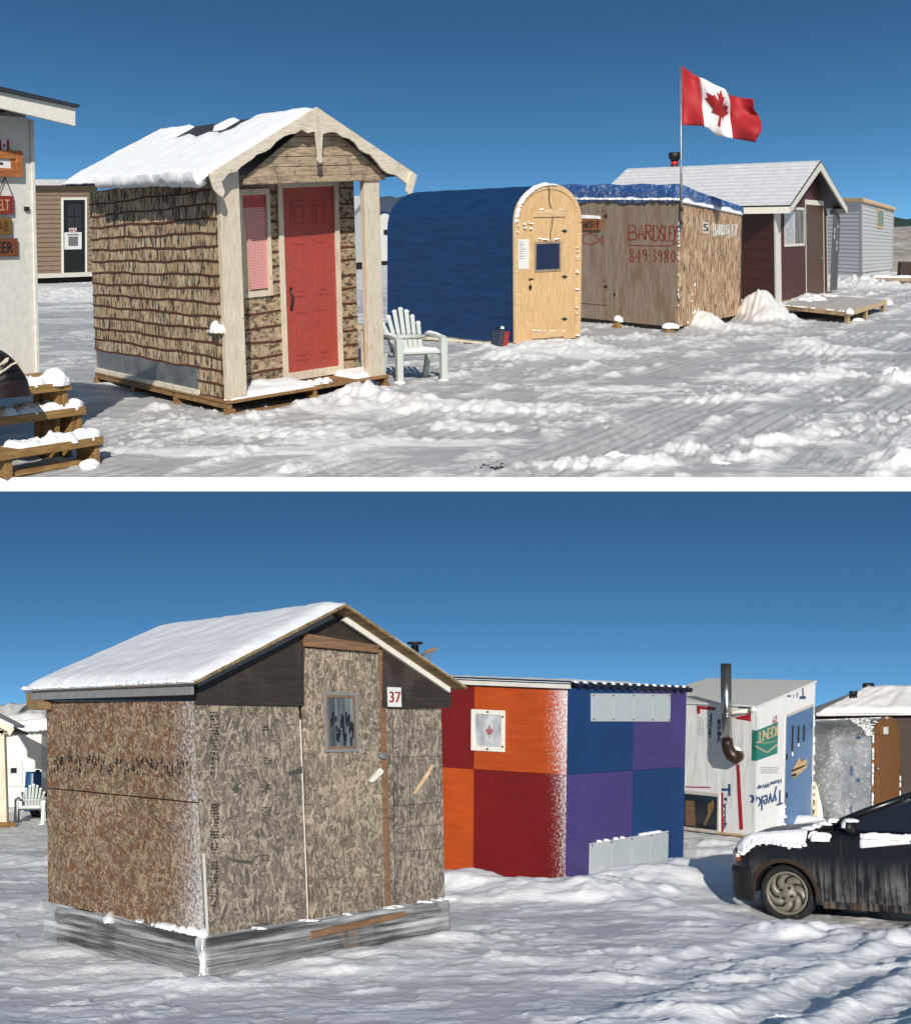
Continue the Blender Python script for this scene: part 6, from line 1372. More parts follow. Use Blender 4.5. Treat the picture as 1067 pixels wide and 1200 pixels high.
# =================================================================== house wrap shack
fr = Frame(LOW, (884, 986), (951, 968), (752, 970), (887, 829), (955, 800), (752, 822))
Ty = thing('house_wrap_shack', 'shack sheathed in white printed house wrap with a blue door and bent stove pipe', 'fishing hut', LOW, fr.base)
La, Lb, Lc = fr.La, fr.Lb, fr.Lc
one('wall', M['wrap'], Ty, lambda mb: (mb.box(fr, 0, .03, .031, Lb, .06, Lc), mb.box(fr, 0, La, 0, .03, .06, Lc), mb.box(fr, La-.03, La, .031, Lb, .06, Lc), mb.box(fr, .031, La-.031, Lb-.03, Lb, .06, Lc)))
one('roof', M['wrap'], Ty, lambda mb: mb.hexa([fr.P(a, b, c) for c in (Lc, Lc+.025) for b in (-.03, Lb+.05) for a in (-.04, La+.03)]), bevel=.01)
cbs = fr.S(860, 977)[1]
one('base_plank', M['newpine'], Ty, lambda mb: mb.box(fr, -.03, -.002, .0, Lb, .04, cbs), bevel=.004)
p = rectF(fr, 919.5, 835, 950.8, 968, -.01); 
df = one('door_frame', M['whiteold'], Ty, lambda mb: frameF(mb, fr, p[0]-.035, p[1]+.03, p[2]-.02, p[3]+.035, .033, -.018, -.001))
dr = one('door', M['bluedoor'], Ty, lambda mb: mb.box(fr, p[0], p[1], -.012, -.001, p[2]+.02, p[3]), bevel=.003)
for x, y0, y1 in ((927.5, 851, 880), (934.5, 851, 871), (941, 850, 869)):
    def hook(mb):
        a, c0 = fr.F(x, y1, -.02); _, c1 = fr.F(x, y0, -.02); mb.tube([fr.P(a, -.03, c0), fr.P(a, -.035, c1)], .012, 6)
    one('hanging_rod', M['darkbrown'], dr, hook)
one('rod_tip', M['white'], dr, lambda mb: [mb.blob(fr.P(*(lambda q: (q[0], -.035, q[1]))(fr.F(x, y, -.02))), .014, .012, .05, i, .2, 8) for i, (x, y) in enumerate(((927.5, 885), (934.5, 874)))])
fish = [(926.5, 908), (929, 900), (934, 893), (935.5, 887.5), (938, 893), (942, 891), (944.5, 889), (944.5, 899), (941, 903), (937, 906), (931, 911), (927.5, 911.5)]
em = one('fish_plaque', M['newpine'], dr, lambda mb: mb.pF(fr, [fr.F(x, y, -.02) for x, y in fish], -.03, -.0125), bevel=.003)
one('painted_band', M['darkbrown'], em, lambda mb: (mb.pF(fr, [fr.F(x, y, -.03) for x, y in ((928, 902), (943.5, 896), (943, 898), (928, 905))], -.033, -.0305), mb.pF(fr, [fr.F(x, y, -.03) for x, y in ((926.8, 908), (932, 906), (933, 909), (928, 911))], -.033, -.0305)))
for y in (887, 932): a, c = fr.F(921.5, y, -.02); one('latch', M['iron'], dr, lambda mb: mb.box(fr, a-.03, a+.03, -.035, -.0125, c-.035, c+.035), bevel=.006)
for y in (850, 915, 951): a, c = fr.F(950.5, y, -.02); one('hinge', M['wrapblue'], dr, lambda mb: mb.box(fr, a-.012, a+.012, -.022, -.0125, c-.04, c+.04))
# printed wrap: rotated lettering, store panel, tapes
def qpx(x0, y0, x1, y1, b=-.0035): 
    P = rectF(fr, x0, y0, x1, y1, b); return quadF(fr, P[0], P[1], P[2], P[3], b)
p2 = rectF(fr, 880.5+4.5, 851.5, 911, 887.5, -.004); bK = fr.S(880.5, 868)[0]
one('store_panel', M['green'], Ty, lambda mb: (mb.box(fr, -.003, p2[1], -.003, -.0008, p2[2], p2[3]), mb.box(fr, -.003, -.0008, -.0008, bK, p2[2], p2[3])))
one('store_lettering', M['cream'], Ty, lambda mb: (lettering(mb, 'KENT', qpx(887, 854, 910.5, 866.5, -.0062), rot180=True, bold=.02), ribbon(mb, [(884.5, 874.5), (898, 882), (910.5, 872.5)], .9, lambda x, y: fr.P(*(lambda q: (q[0], -.0062, q[1]))(fr.F(x, y)))), ribbon(mb, [(884.5, 870.5), (898, 870.8), (910, 868)], .35, lambda x, y: fr.P(*(lambda q: (q[0], -.0062, q[1]))(fr.F(x, y))))))
one('wrap_print', M['wrapblue'], Ty, lambda mb: (lettering(mb, 'Tyvek', qpx(887.5, 924, 916.5, 947), rot180=True, bold=.015), lettering(mb, 'HomeWrap', qpx(887, 915.5, 915, 922.5), rot180=True, bold=.012),
    mb.pF(fr, [fr.F(x, y) for x, y in ((885.2, 931), (887, 935.5), (885.2, 941))], -.0045, -.0008), mb.pS(fr, [fr.S(x, y) for x, y in ((877.5, 932), (882, 931.5), (884, 936), (882, 941), (878.5, 941), (881, 936))], -.0045, -.0008),
    [mb.pF(fr, [fr.F(x, y) for x, y in ((x0, y0), (x1, y0-.3), (x1, y1-.3), (x0, y1))], -.0045, -.0008) for x0, y0, x1, y1 in ((939.5, 806, 941, 819), (936.5, 816, 943.5, 819.5), (933, 812, 934, 818), (929, 814, 930, 818), (922, 815, 926, 817))],
    mb.pS(fr, [fr.S(x, y) for x, y in ((863.5, 826.5), (879.5, 826.5), (879.5, 830.8), (865, 830.0))], -.0045, -.0008), mb.pS(fr, [fr.S(x, y) for x, y in ((852.8, 919), (855.5, 918.6), (855.5, 933), (852.8, 933))], -.0045, -.0008), mb.pS(fr, [fr.S(x, y) for x, y in ((845, 924), (853, 924), (853, 927), (845, 927))], -.0045, -.0008)))
def wrapV(mb):
    P = rectS(fr, 829.5, 836, 834, 864, -.002); lettering(mb, 'Wrap', lambda u, v, e=0: fr.P(-.0042, P[1]+(P[0]-P[1])*v, P[3]-(P[3]-P[2])*u), bold=.02)
    P = rectS(fr, 840, 843, 845.5, 872, -.002); lettering(mb, 'ek', lambda u, v, e=0: fr.P(-.0042, P[1]+(P[0]-P[1])*v, P[3]-(P[3]-P[2])*u), bold=.03)
    P = rectS(fr, 846.5, 932, 851.5, 972, -.002); lettering(mb, 'Tyvek', lambda u, v, e=0: fr.P(-.0042, P[1]+(P[0]-P[1])*v, P[3]-(P[3]-P[2])*u), bold=.02)
one('wrap_print', M['wrapblue'], Ty, wrapV)
one('red_number', M['flagred'], Ty, lambda mb: lettering(mb, '60', qpx(905, 839, 910, 849.5, -.002), bold=.02))
def small(mb):
    for i in range(4):
        x = 891
        while x < 910: w = rg.uniform(.6, 2.4); P = rectF(fr, x, 899.5+i*2.1-(x-891)*.03, x+w, 900.3+i*2.1-(x-891)*.03, 0); mb.box(fr, P[0], P[1], -.0022, -.0008, P[2], P[3]); x += w+rg.uniform(.4, 1.2)
    for i in range(5):
        y = 840+i
        while y < 862: h = rg.uniform(.6, 2); P = rectS(fr, 817+i*1.6, y, 817.6+i*1.6, y+h, 0); mb.box(fr, -.0022, -.0008, *P); y += h+rg.uniform(.5, 2)
one('fine_print', M['print'], Ty, small)
def tape(mb):
    for pts in (((816, 827), (838, 829), (838, 832.5), (820, 831), (820, 836), (816.5, 837)), ((860, 841), (879.5, 836), (879.5, 845.5), (871, 844), (864, 843)), ((862.3, 896), (866, 895.5), (870.5, 972), (866, 973)), ((803, 921.6), (832, 922.3), (832, 923.8), (803, 923.1)), ((844.5, 929), (847, 929), (847.5, 974), (845, 976)), ((879, 828), (886, 827), (885, 830), (880, 835), (876, 836))):
        mb.pS(fr, [fr.S(x, y) for x, y in pts], -.005, -.0009)
one('red_tape', M['wrapred'], Ty, tape)
P = rectS(fr, 790, 927.5, 842.5, 974.5, -.01)
wn = one('window', M['whiteold'], Ty, lambda mb: frameS(mb, fr, *P, .045, -.03, -.001), bevel=.004); q = (P[0]+.045, P[1]-.045, P[2]+.045, P[3]-.045)
one('pane', M['darkglass'], wn, lambda mb: mb.box(fr, -.012, -.001, *q)); one('curtain', M['headerwood'], wn, lambda mb: mb.pS(fr, [fr.S(x, y, -.01) for x, y in ((803, 938), (813, 939), (815, 968), (803, 967))], -.0135, -.0122)); one('painted_reflection', M['stepwood'], wn, lambda mb: mb.pS(fr, [fr.S(x, y, -.01) for x, y in ((829, 943), (835, 938), (837, 944), (832, 956), (826, 968), (824, 966), (829, 955))], -.0135, -.0122))  # the brown shape on the glass is a reflection painted as a flat piece
# stove pipe with elbow
bpp, cpp = fr.S(864, 884)
def pp(x, y, off): 
    b_, c_ = fr.S(x, y, -off); return fr.P(-off, b_, c_)
def pipe(mb):
    mb.tube([pp(850, 778, .26), pp(850.5, 820, .26), pp(851.5, 868, .26)], .073, 20)
    for y in (836, 839): mb.tube([pp(851, y, .26), pp(851, y+1.2, .26)], .077, 20)
sp = one('stove_pipe', M['chrome'], Ty, pipe)
one('pipe_elbow', M['rustpipe'], sp, lambda mb: mb.tube([pp(851.4, 866, .26), pp(851.8, 872, .26), pp(853, 878, .255), pp(857, 885, .24), pp(861, 887.5, .19), pp(863.5, 886, .10), pp(864, 885, .0)], [.077, .079, .083, .09, .094, .09, .09], 20))
one('pipe_bracket', M['white'], sp, lambda mb: (mb.tube([pp(853, 836, .2), pp(866, 834, .08), pp(880, 833, .0)], .03, 8), mb.tube([pp(879, 833, .04), pp(885, 830, .02)], .035, 8)), bevel=0)
one('pipe_snow', M['snow'], sp, lambda mb: mb.blob(pp(862, 879, .13), .07, .06, .05, 5, .4))
mb = MB(); [mb.blob(fr.P(*(lambda q: (q[0]+rg.uniform(-.03, .03), -.02, q[1]))(fr.F(918+rg.uniform(-6, 1), 945+28*rg.random()))), .03, .025, .04, i, .5, 7) for i in range(22)]; [mb.blob(fr.P(*(lambda q: (q[0], -.02, q[1]))(fr.F(952.5, 838+128*rg.random()))), .014, .015, .05, i, .5, 7) for i in range(24)]
mb.blob(fr.P(La*.75, -.12, .06), .36, .2, .14, 8, .2, 18); mb.build('frozen_snow', M['snow'], Ty)
g0 = fr.P(La+.03, .02, 0); fo = lambda x, y: LOW.V(g0, x, y)
bz = thing('leaning_plank', 'pale plank with a loose flap of wrap leaning beside the blue door', 'plank', LOW, g0)
one('board', M['newpine'], bz, lambda mb: mb.prism([(953.5, 917), (955.5, 917), (957, 966), (953.5, 967)], lambda x, y, d: fo(x, y)+Vector((0, d, 0)), -.03, .0)); one('wrap_flap', M['wrap'], bz, lambda mb: mb.prism([(955.8, 920), (958, 928), (962, 945), (964.5, 967), (957.3, 966.5)], lambda x, y, d: fo(x, y)+Vector((0, d, 0)), -.02, -.0))

# =================================================================== foil covered barrel hut and the dark brown hut behind
fr = Frame(LOW, (1020.5, 969), (1052, 961), (925, 965), (1022, 839), (1052, 839), (925, 843))
Fo = thing('foil_hut', 'barrel roofed hut covered in silver foil with a brown arched door front', 'fishing hut', LOW, fr.base)
La, Lb, Lc = fr.La, fr.Lb, fr.Lc; csp = fr.F(1022, 868)[1]; ctop = fr.F(1037, 839.5)[1]; cb0 = .10
sec = arch(.015, La-.015, cb0, csp, ctop-.02)
def foil(mb):
    rows = []; n = 24
    for j in range(n+1): rows.append([fr.P(a+.01*math.sin(i*1.3+j*.8), .01+(Lb-.01)*j/n, c+.006*math.sin(i*2+j)) for i, (a, c) in enumerate(sec)])
    mb.grid(rows, 0, True, [(a+.0, Lb*j/n, c) for j in range(n+1) for (a, c) in sec]); mb.add(rows[-1], [tuple(range(len(sec)))])
one('foil_cover', M['foil'], Fo, foil); one('skid', M['headerwood'], Fo, lambda mb: mb.box(fr, .04, La-.04, .02, Lb-.02, 0, cb0+.03))
one('front_panel', M['brownply'], Fo, lambda mb: mb.pF(fr, arch(-.0, La, cb0, csp, ctop), -.03, .008), bevel=.004)
p = rectF(fr, 1027, 862, 1051, 958, -.03); dr = one('door', M['brownply'], Fo, lambda mb: mb.pF(fr, [(p[0], cb0+.05), (p[1], cb0+.05), (p[1], p[3]), (p[0], p[3])], -.045, -.0305), bevel=.004)
one('door_panel', M['brownply'], Fo, lambda mb: mb.pF(fr, [fr.F(x, y, -.03) for x, y in ((1031, 861), (1031, 850), (1035, 845), (1040, 845), (1046, 852), (1048, 862))], -.042, -.0305), bevel=.004)
P = rectF(fr, 1035.5, 852, 1040.5, 860.5, -.05); one('paper_slip', M['paper'], Fo, lambda mb: mb.box(fr, *P[:2], -.05, -.0425, *P[2:]))
a, c = fr.F(1027.5, 901, -.05); one('knob', M['galv'], dr, lambda mb: mb.tube([fr.P(a, -.046, c), fr.P(a, -.075, c)], .022, 8))
one('blue_mark', M['wrapblue'], Fo, lambda mb: ([mb.prism([fr.S(x+2.2*math.cos(k), y+2.2*math.sin(k), 0) for k in [i*.785 for i in range(8)]], lambda x, y, d: fr.P(d, x, y), -.006, .012) for x, y in ((1005.5, 864.5), (1005, 914.5))], [mb.pS(fr, [fr.S(x, y) for x, y in ((x0, y0), (x0+1.6, y0), (x0+1.6, y1), (x0, y1))], -.004, .012) for x0, y0, y1 in ((996.5, 898, 909), (995.5, 946, 950), (996.5, 951, 957))]))
mb = MB(); 
for i in range(160): kf = 2+rg.random()*9; k = int(kf); t = rg.random()**.6; a_, c_ = [u+(v-u)*(kf-k) for u, v in zip(sec[k], sec[k+1])]; mb.blob(fr.P(a_-.0, Lb*(.01+.36*t*(kf/9.0)**1.5), c_+.002), .03*rg.uniform(.4, 1.2), .05*rg.uniform(.4, 1.3), .014, i, .6, 9)
for i in range(60): a_, c_ = sec[12]; mb.blob(fr.P(La*.45, Lb*i/60, ctop-.03), .06, .05, .02, i, .4, 8)
for i in range(40): mb.blob(fr.P(-.01, -.015, cb0+rg.random()*csp), .014, .02, .035, i, .5, 7)
[mb.blob(fr.P(La+.0, -.03, cb0+rg.random()*csp*.45), .014, .015, .035, i, .5, 7) for i in range(20)]
mb.build('frozen_snow', M['snow'], Fo)
fr = Frame(LOW, (958, 960), (1100, 961), (950, 955), (958, 836), (1100, 834.5), (950, 836))
Db = thing('dark_brown_hut', 'large very dark brown hut with a snow covered hip roof behind the foil hut', 'cabin', LOW, fr.base); La, Lb, Lc = fr.La, fr.Lb, fr.Lc; Lb = 3.0
one('wall', M['darkbrown'], Db, lambda mb: (lap(mb, fr, 'F', 0, La, 0, Lc, 12, 0, .015), mb.box(fr, 0, La, .003, .05, 0, Lc), mb.box(fr, 0, .05, .051, Lb, 0, Lc), mb.box(fr, La-.05, La, .051, Lb, 0, Lc)))
r0, r1 = fr.P(-.06, -.25, Lc), fr.P(La+.1, -.25, Lc); k0 = LOW.V(fr.P(.6, .8, Lc), 1016, 805); k1 = LOW.V(fr.P(.6, .8, Lc), 1110, 804); bk0, bk1 = fr.P(-.06, Lb+.2, Lc), fr.P(La+.1, Lb+.2, Lc)
def hip(mb): 
    z = Vector((0, 0, -.05)); mb.add([r0, r1, k0, k1, bk0, bk1, r0+z, r1+z, bk0+z, bk1+z], [(0, 1, 3, 2), (0, 2, 4), (4, 2, 3, 5), (0, 6, 7, 1), (6, 8, 9, 7), (0, 4, 8, 6), (1, 3, 5), (1, 7, 9, 5)])
rf = one('roof', M['roofsnow'], Db, hip, bevel=.02)
nn = (r1-r0).cross(k0-r0).normalized(); nn = nn if nn.z > 0 else -nn
mpt = lambda s, t: (r0*(1-s)+r1*s)*(t)+(k0*(1-s)+k1*s)*(1-t)
one('roof_snow', M['snow'], rf, lambda mb: snowcap(mb, mpt, nn, 40, 14, .05, 61, edge=.05))
one('roof_vent', M['black'], rf, lambda mb: (lambda b: (mb.tube([LOW.V(b, 997.7, 823), LOW.V(b, 997.7, 813)], .035, 8), mb.tube([LOW.V(b, 1001.5, 823), LOW.V(b, 1001.5, 813)], .035, 8), mb.tube([LOW.V(b, 995, 812), LOW.V(b, 1004, 812)], .03, 8)))(mpt(.25, .55)))
one('roof_plank', M['black'], rf, lambda mb: (lambda b: mb.tube([LOW.V(b, 991, 824), LOW.V(b, 1040, 821.5)], .025, 6))(mpt(.3, .6)))
one('ridge_cap', M['iron'], rf, lambda mb: (lambda b: (mb.tube([LOW.V(b, 1011, 804), LOW.V(b, 1023, 803.5)], .05, 8), mb.tube([LOW.V(b, 1017.5, 803), LOW.V(b, 1017.5, 801)], [.07, .02], 8)))(k0))

# =================================================================== left background: white house, pine porch, barrel, chair
fr = Frame(LOW, (47, 954), (70, 950), (-40, 953), (47, 846), (70, 842), (-40, 852))
Wh = thing('white_house', 'white sided cottage with snow along its eave and a red chimney behind the blue barrel', 'house', LOW, fr.base); La, Lb, Lc = fr.La, fr.Lb, fr.Lc
one('wall', M['whiteside'], Wh, lambda mb: (lap(mb, fr, 'S', 0, Lb, 0, Lc, 20, 0, .02), lap(mb, fr, 'F', 0, La, 0, Lc, 20, 0, .02), mb.box(fr, .02, .06, 0, Lb, 0, Lc), mb.box(fr, .06, La, .02, .06, 0, Lc)))
one('corner_trim', M['white'], Wh, lambda mb: (mb.box(fr, -.04, -.021, -.03, .22, 0, Lc), mb.box(fr, -.04, .22, -.04, -.021, 0, Lc)))
lb = fr.S(8, 855)[0]
e0_, e1_ = fr.P(-.25, -.2, Lc+.02), fr.P(-.25, Lb+.2, Lc+.02); bm_ = fr.P(1.3, .5, Lc); rd = LOW.V(fr.P(1.2, .3, Lc), 60, 826); rd2 = rd+(e1_-e0_)
rf = one('roof', M['whiteold'], Wh, lambda mb: (slab(mb, rd, rd2, e0_, e1_, .06), slab(mb, rd, rd2, fr.P(2.8, -.2, Lc), fr.P(2.8, Lb+.2, Lc), .06)))
nn = (e1_-e0_).cross(rd-e0_).normalized(); nn = nn if nn.z > 0 else -nn
one('roof_snow', M['snow'], rf, lambda mb: (snowcap(mb, roof_plane(rd, rd2, e0_, e1_), nn, 50, 10, .10, 71, .03, edge=.04), [mb.blob(e0_.lerp(e1_, s/50)-Vector((0, 0, .06)), .09, .09, .10, s, .4, 9, 0, -1) for s in range(50)]))
cb_ = rd.lerp(e0_, .45).lerp(rd2.lerp(e1_, .45), .06)
one('chimney', M['chimred'], rf, lambda mb: mb.hexa([LOW.V(cb_, x, y)+Vector((0, d, 0)) for y in (850, 831) for d in (0, .4) for x in (46, 54)]), bevel=.01)
P = rectS(fr, 7, 893.5, 26.5, 922, -.02); wn = one('window', M['white'], Wh, lambda mb: frameS(mb, fr, *P, .10, -.06, -.005), bevel=.01)
one('pane', M['darkglass'], wn, lambda mb: mb.box(fr, -.035, -.01, P[0]+.1, P[1]-.1, P[2]+.55*(P[3]-P[2]), P[3]-.1)); one('lower_panel', M['whiteside'], wn, lambda mb: mb.box(fr, -.035, -.01, P[0]+.1, P[1]-.1, P[2]+.1, P[2]+.55*(P[3]-P[2])))
g = LOW.G(4, 970); fp = ortho(LOW, g, 40)
Po = thing('pine_porch', 'pale pine porch corner with a post and snowy roof edge beside the small chair', 'porch', LOW, g)
one('post', M['pine'], Po, lambda mb: mb.prism([(-6, 964), (8, 964), (4.5, 856), (-8, 855)], lambda x, y, d: LOW.V(g, x, y)+Vector((0, d, 0)), 0, .12), bevel=.006)
one('base', M['pallet'], Po, lambda mb: mb.box(fp, -1.5, .15, -.1, 1.2, .0, .08)); one('bargeboard', M['pine_h'], Po, lambda mb: mb.prism([(-30, 826), (0, 841.5), (22.5, 851.5), (23.5, 855), (18.5, 863), (16, 857.5), (0, 849), (-30, 836)], lambda x, y, d: LOW.V(g, x, y)+Vector((0, d, 0)), -.3, -.25), bevel=.004)
one('roof', M['roofsnow'], Po, lambda mb: mb.prism([(-30, 822), (0, 838), (24, 850), (23, 853), (0, 842), (-30, 826)], lambda x, y, d: LOW.V(g, x, y)+Vector((-.25*max(0, d), d, 0)), -.31, 1.2)); one('beam', M['barn'], Po, lambda mb: mb.prism([(-20, 845), (12, 859), (12, 861), (-20, 857)], lambda x, y, d: LOW.V(g, x, y)+Vector((0, d, 0)), .0, .9))
g = LOW.G(37, 957); k = lambda x, y: LOW.V(g, x, y); Rb = (k(46, 920)-k(27.5, 920)).length/2
Ba = thing('plastic_barrel', 'blue plastic barrel standing in the snow behind the far white chair', 'barrel', LOW, g)
def barl(mb):
    H = k(37, 904.5).z; prof = [(0, .96), (.02, 1), (.28, 1), (.3, 1.04), (.33, 1), (.64, 1), (.66, 1.04), (.69, 1), (.95, 1), (1, .95), (1.0, .82), (.985, .8), (.985, 0)]
    mb.grid([[g+Vector((math.cos(a)*Rb*r, math.sin(a)*Rb*r, H*z)) for a in [i*math.pi/14 for i in range(28)]] for z, r in prof], 0, True, None, True)
one('drum', M['barrel'], Ba, barl); one('bung', M['rubber'], Ba, lambda mb: mb.tube([g+Vector((Rb*.5, 0, k(37, 904.5).z-.01)), g+Vector((Rb*.5, 0, k(37, 904.5).z+.03))], .04, 8))
c2b = LOW.G(33, 966); k2 = .79*1.0
Mx = LOW.M @ Matrix.Translation(c2b+Vector((0, .1, 0))) @ Matrix.Rotation(R(12-24), 4, 'Z')
ch2 = copy_thing(chair, Mx @ Matrix.Scale(.46, 4), 'frosted white plastic slatted armchair in the snow in front of the blue barrel')
g = LOW.G(50, 960); o = one('old_tyre', M['rubber'], None, lambda mb: mb.grid([[g+Vector((math.cos(a)*(.17+.07*math.cos(p)), .07*math.sin(p), .2+math.sin(a)*(.17+.07*math.cos(p)))) for a in [i*math.pi/10 for i in range(20)]]for p in [j*math.pi/4 for j in range(9)]], 0, True, None, True), site=LOW, base=g); tag(o, 'small dark tyre half buried in snow behind the far white chair', 'tyre')

# =================================================================== the car
CK = .80; PH = R(30); zc = -.15
cw = LOW.G(923, 1080.5, zc); fx = Vector((-math.cos(PH), math.sin(PH), 0)); ly = Vector((-math.sin(PH), -math.cos(PH), 0))
o_ = cw-ly*.73*CK
SX = lambda X: X if X < .3 else .3+(X-.3)*.56
CP = lambda X, Y, Z: o_+fx*(SX(X)*CK)+ly*(Y*CK)+Vector((0, 0, Z*CK))
car = thing('parked_car', 'black coupe streaked with road salt and rust, snow along its bonnet edge', 'car', LOW, o_)
WB = 2.62; RA = .335; TR = .29
def hw(X):
    w = .835
    if X > .35: w *= 1-.30*min(1, (X-.35)/.52)**2.6
    if X < -3.0: w *= 1-.22*min(1, (-3.0-X)/.5)**2.4
    return w
def zsh(X): return .93-.0*X if X < -.3 else (.93-.075*((X+.3)/.8)-.13*max(0, (X-.35)/.5)**1.6)
def zbt(X):
    z = .20+(.06*max(0, (X-.45)/.4))
    for xc in (0, -WB):
        d = abs(X-xc)
        if d < RA: z = max(z, TR+math.sqrt(RA*RA-d*d)*.98)
    return z
def side(X, t, off=0):
    zb, zs = zbt(X), zsh(X); z = zb+(zs-zb)*t; q = (z-.2)/(.93-.2)
    y = hw(X)*(.955+.05*math.sin(math.pi*min(1, max(0, q))*.85+.25)-.035*max(0, (t-.86)/.14)**2)
    if .44 < z < .48: y += .0
    return CP(X, y+off, z)
xs = sorted(set([.87, .84, .80, .74, .66, .58, .5]+[RA*math.cos(i*math.pi/22) for i in range(23)]+[-.45, -.6, -.8, -1.0, -1.2, -1.4, -1.6, -1.8, -2.0, -2.15]+[-WB+RA*math.cos(i*math.pi/22) for i in range(23)]+[-3.0, -3.2, -3.4, -3.5]), reverse=True)
ts = [0, .08, .2, .35, .5, .62, .74, .84, .92, .97, 1.0]
def bodyf(mb):
    rows = []; hs = []
    for X in xs:
        lft = [side(X, t) for t in ts]; zs = zsh(X); zt = zs+.045+.02*max(0, min(1, (.6-X)))
        cr = [CP(X, hw(X)*u, zs+(zt-zs)*(1-abs(u)**2.5)) for u in (.88, .7, .45, .2, 0, -.2, -.45, -.7, -.88)]
        rgt = []
        for t in reversed(ts):
            p = side(X, t); rel = (p-o_).dot(ly); rgt.append(p-ly*2*rel)
        row = lft+cr+rgt; rows.append(row); hs += [((p-o_).dot(fx)/CK, (p-o_).dot(ly)/CK, (p-o_).z/CK) for p in row]
    mb.grid(rows, 0, True, hs); n = len(rows[0])
    mb.add(rows[0], [tuple(range(n))], hs[:n]); mb.add(rows[-1], [tuple(range(n))], hs[-n:])
body = one('body', M['carpaint'], car, bodyf)
def hxyz(p): return ((p-o_).dot(fx)/CK, (p-o_).dot(ly)/CK, (p-o_).z/CK)
def arcs(mb):
    for xc in (0, -WB):
        for sg_ in (1, -1):
            rows = []
            for i in range(25):
                an = math.pi*i/24; x = xc+RA*math.cos(an)*1.0; z = TR+RA*math.sin(an)*.98; y = .82*sg_
                rows.append([CP(xc+(RA+.0)*math.cos(an), y, z), CP(xc+RA*math.cos(an), (.50)*sg_, z), CP(xc, .5*sg_, TR)])
            mb.grid(rows, 0, True)
one('wheel_well', M['rimdark'], car, arcs)
def lips(mb):
    for xc in (0,):
        rows = []
        for i in range(33):
            an = math.pi*(i/32*1.06-.03); p = []
            for rr, of in ((RA-.012, -.004), (RA+.005, .012), (RA+.028, .008), (RA+.036, -.003)):
                X = xc+rr*math.cos(an); z = max(.2, TR+rr*.98*math.sin(an)); zs = zsh(X); q = (z-.2)/.73
                p.append(CP(X, hw(X)*(.955+.05*math.sin(math.pi*min(1, q)*.85+.25))+of, z))
            rows.append(p)
        mb.grid(rows, 0, True)
one('wheel_arch', M['rust'], car, lips)
def sillf(mb):
    rows = [[side(X, 0, .006)+Vector((0, 0, CK*dz)) for dz in (-.03, .0, .06, .10)] for X in [-.40-i*.05 for i in range(37)]]
    mb.grid(rows, 0, True)
one('rocker_panel', M['carpaint'], car, sillf)
def bump(mb):
    pl = [(-0.0+.34, 1)]+[]
    rows = []
    cur = [(X, hw(X)) for X in (.36, .45, .55, .65, .73, .80, .85)]+[(.875, .45), (.89, .25), (.895, 0), (.89, -.25), (.875, -.45)]+[(X, -hw(X)) for X in (.85, .80, .73, .65, .55, .45, .36)]
    for z, of in ((.19, -.03), (.22, .02), (.30, .035), (.42, .03), (.47, .045), (.52, .045), (.55, .0)):
        rows.append([CP(X+of*(max(0, min(1, (X-.45)/.4))), Y+of*(1 if Y > 0 else -1)*(1-max(0, min(1, (X-.6)/.27))), z) for X, Y in cur])
    mb.grid(rows, 0, True, [hxyz(p) for r in rows for p in r])
one('bumper', M['rubber'], car, bump)
def patch_s(mb, X0, X1, z0, z1, of, n=8):
    def at(X, z, f): q = (z-.2)/.73; return CP(X, hw(X)*(.955+.05*math.sin(math.pi*min(1, q)*.85+.25))+f, z)
    top = [[at(X0+(X1-X0)*i/n, z0+(z1-z0)*j/4, of) for i in range(n+1)] for j in range(5)]; low_ = [[at(X0+(X1-X0)*i/n, z0+(z1-z0)*j/4, -.02) for i in range(n+1)] for j in range(5)]
    mb.grid(top, 0, True); [mb.grid([a, b], 0, True) for a, b in ((top[0], low_[0]), (top[-1], low_[-1]), ([r[0] for r in top], [r[0] for r in low_]), ([r[-1] for r in top], [r[-1] for r in low_]))]
one('indicator', M['amber'], car, lambda mb: patch_s(mb, .60, .76, .605, .70, .012))
one('headlight', M['darkglass'], car, lambda mb: patch_s(mb, .765, .865, .60, .70, .012)); one('headlight', M['darkglass'], car, lambda mb: mb.hexa([CP(X, Y, Z) for Z in (.60, .70) for Y in (-.62, -.35) for X in (.86, .885)]))
def doorf(mb):
    rows = [[side(X, t, .006) for t in (.16, .25, .35, .5, .62, .74, .84, .92, .955)] for X in [-.62-i*.066 for i in range(20)]]
    mb.grid(rows, 0, True, [hxyz(p) for r in rows for p in r])
    ed = rows[0]; mb.grid([ed, [p-ly*.012 for p in ed]], 0, True, [hxyz(p) for p in ed]*2)
dr = one('door', M['carpaint'], car, doorf)
one('door_seam', M['ink'], car, lambda mb: mb.grid([[side(-.60, t, .003) for t in (.14, .3, .5, .7, .85, .96)], [side(-.618, t, .003) for t in (.14, .3, .5, .7, .85, .96)]], 0, True))
one('handle', M['black'], dr, lambda mb: patch_s(mb, -1.75, -1.6, .80, .84, .02, 4))
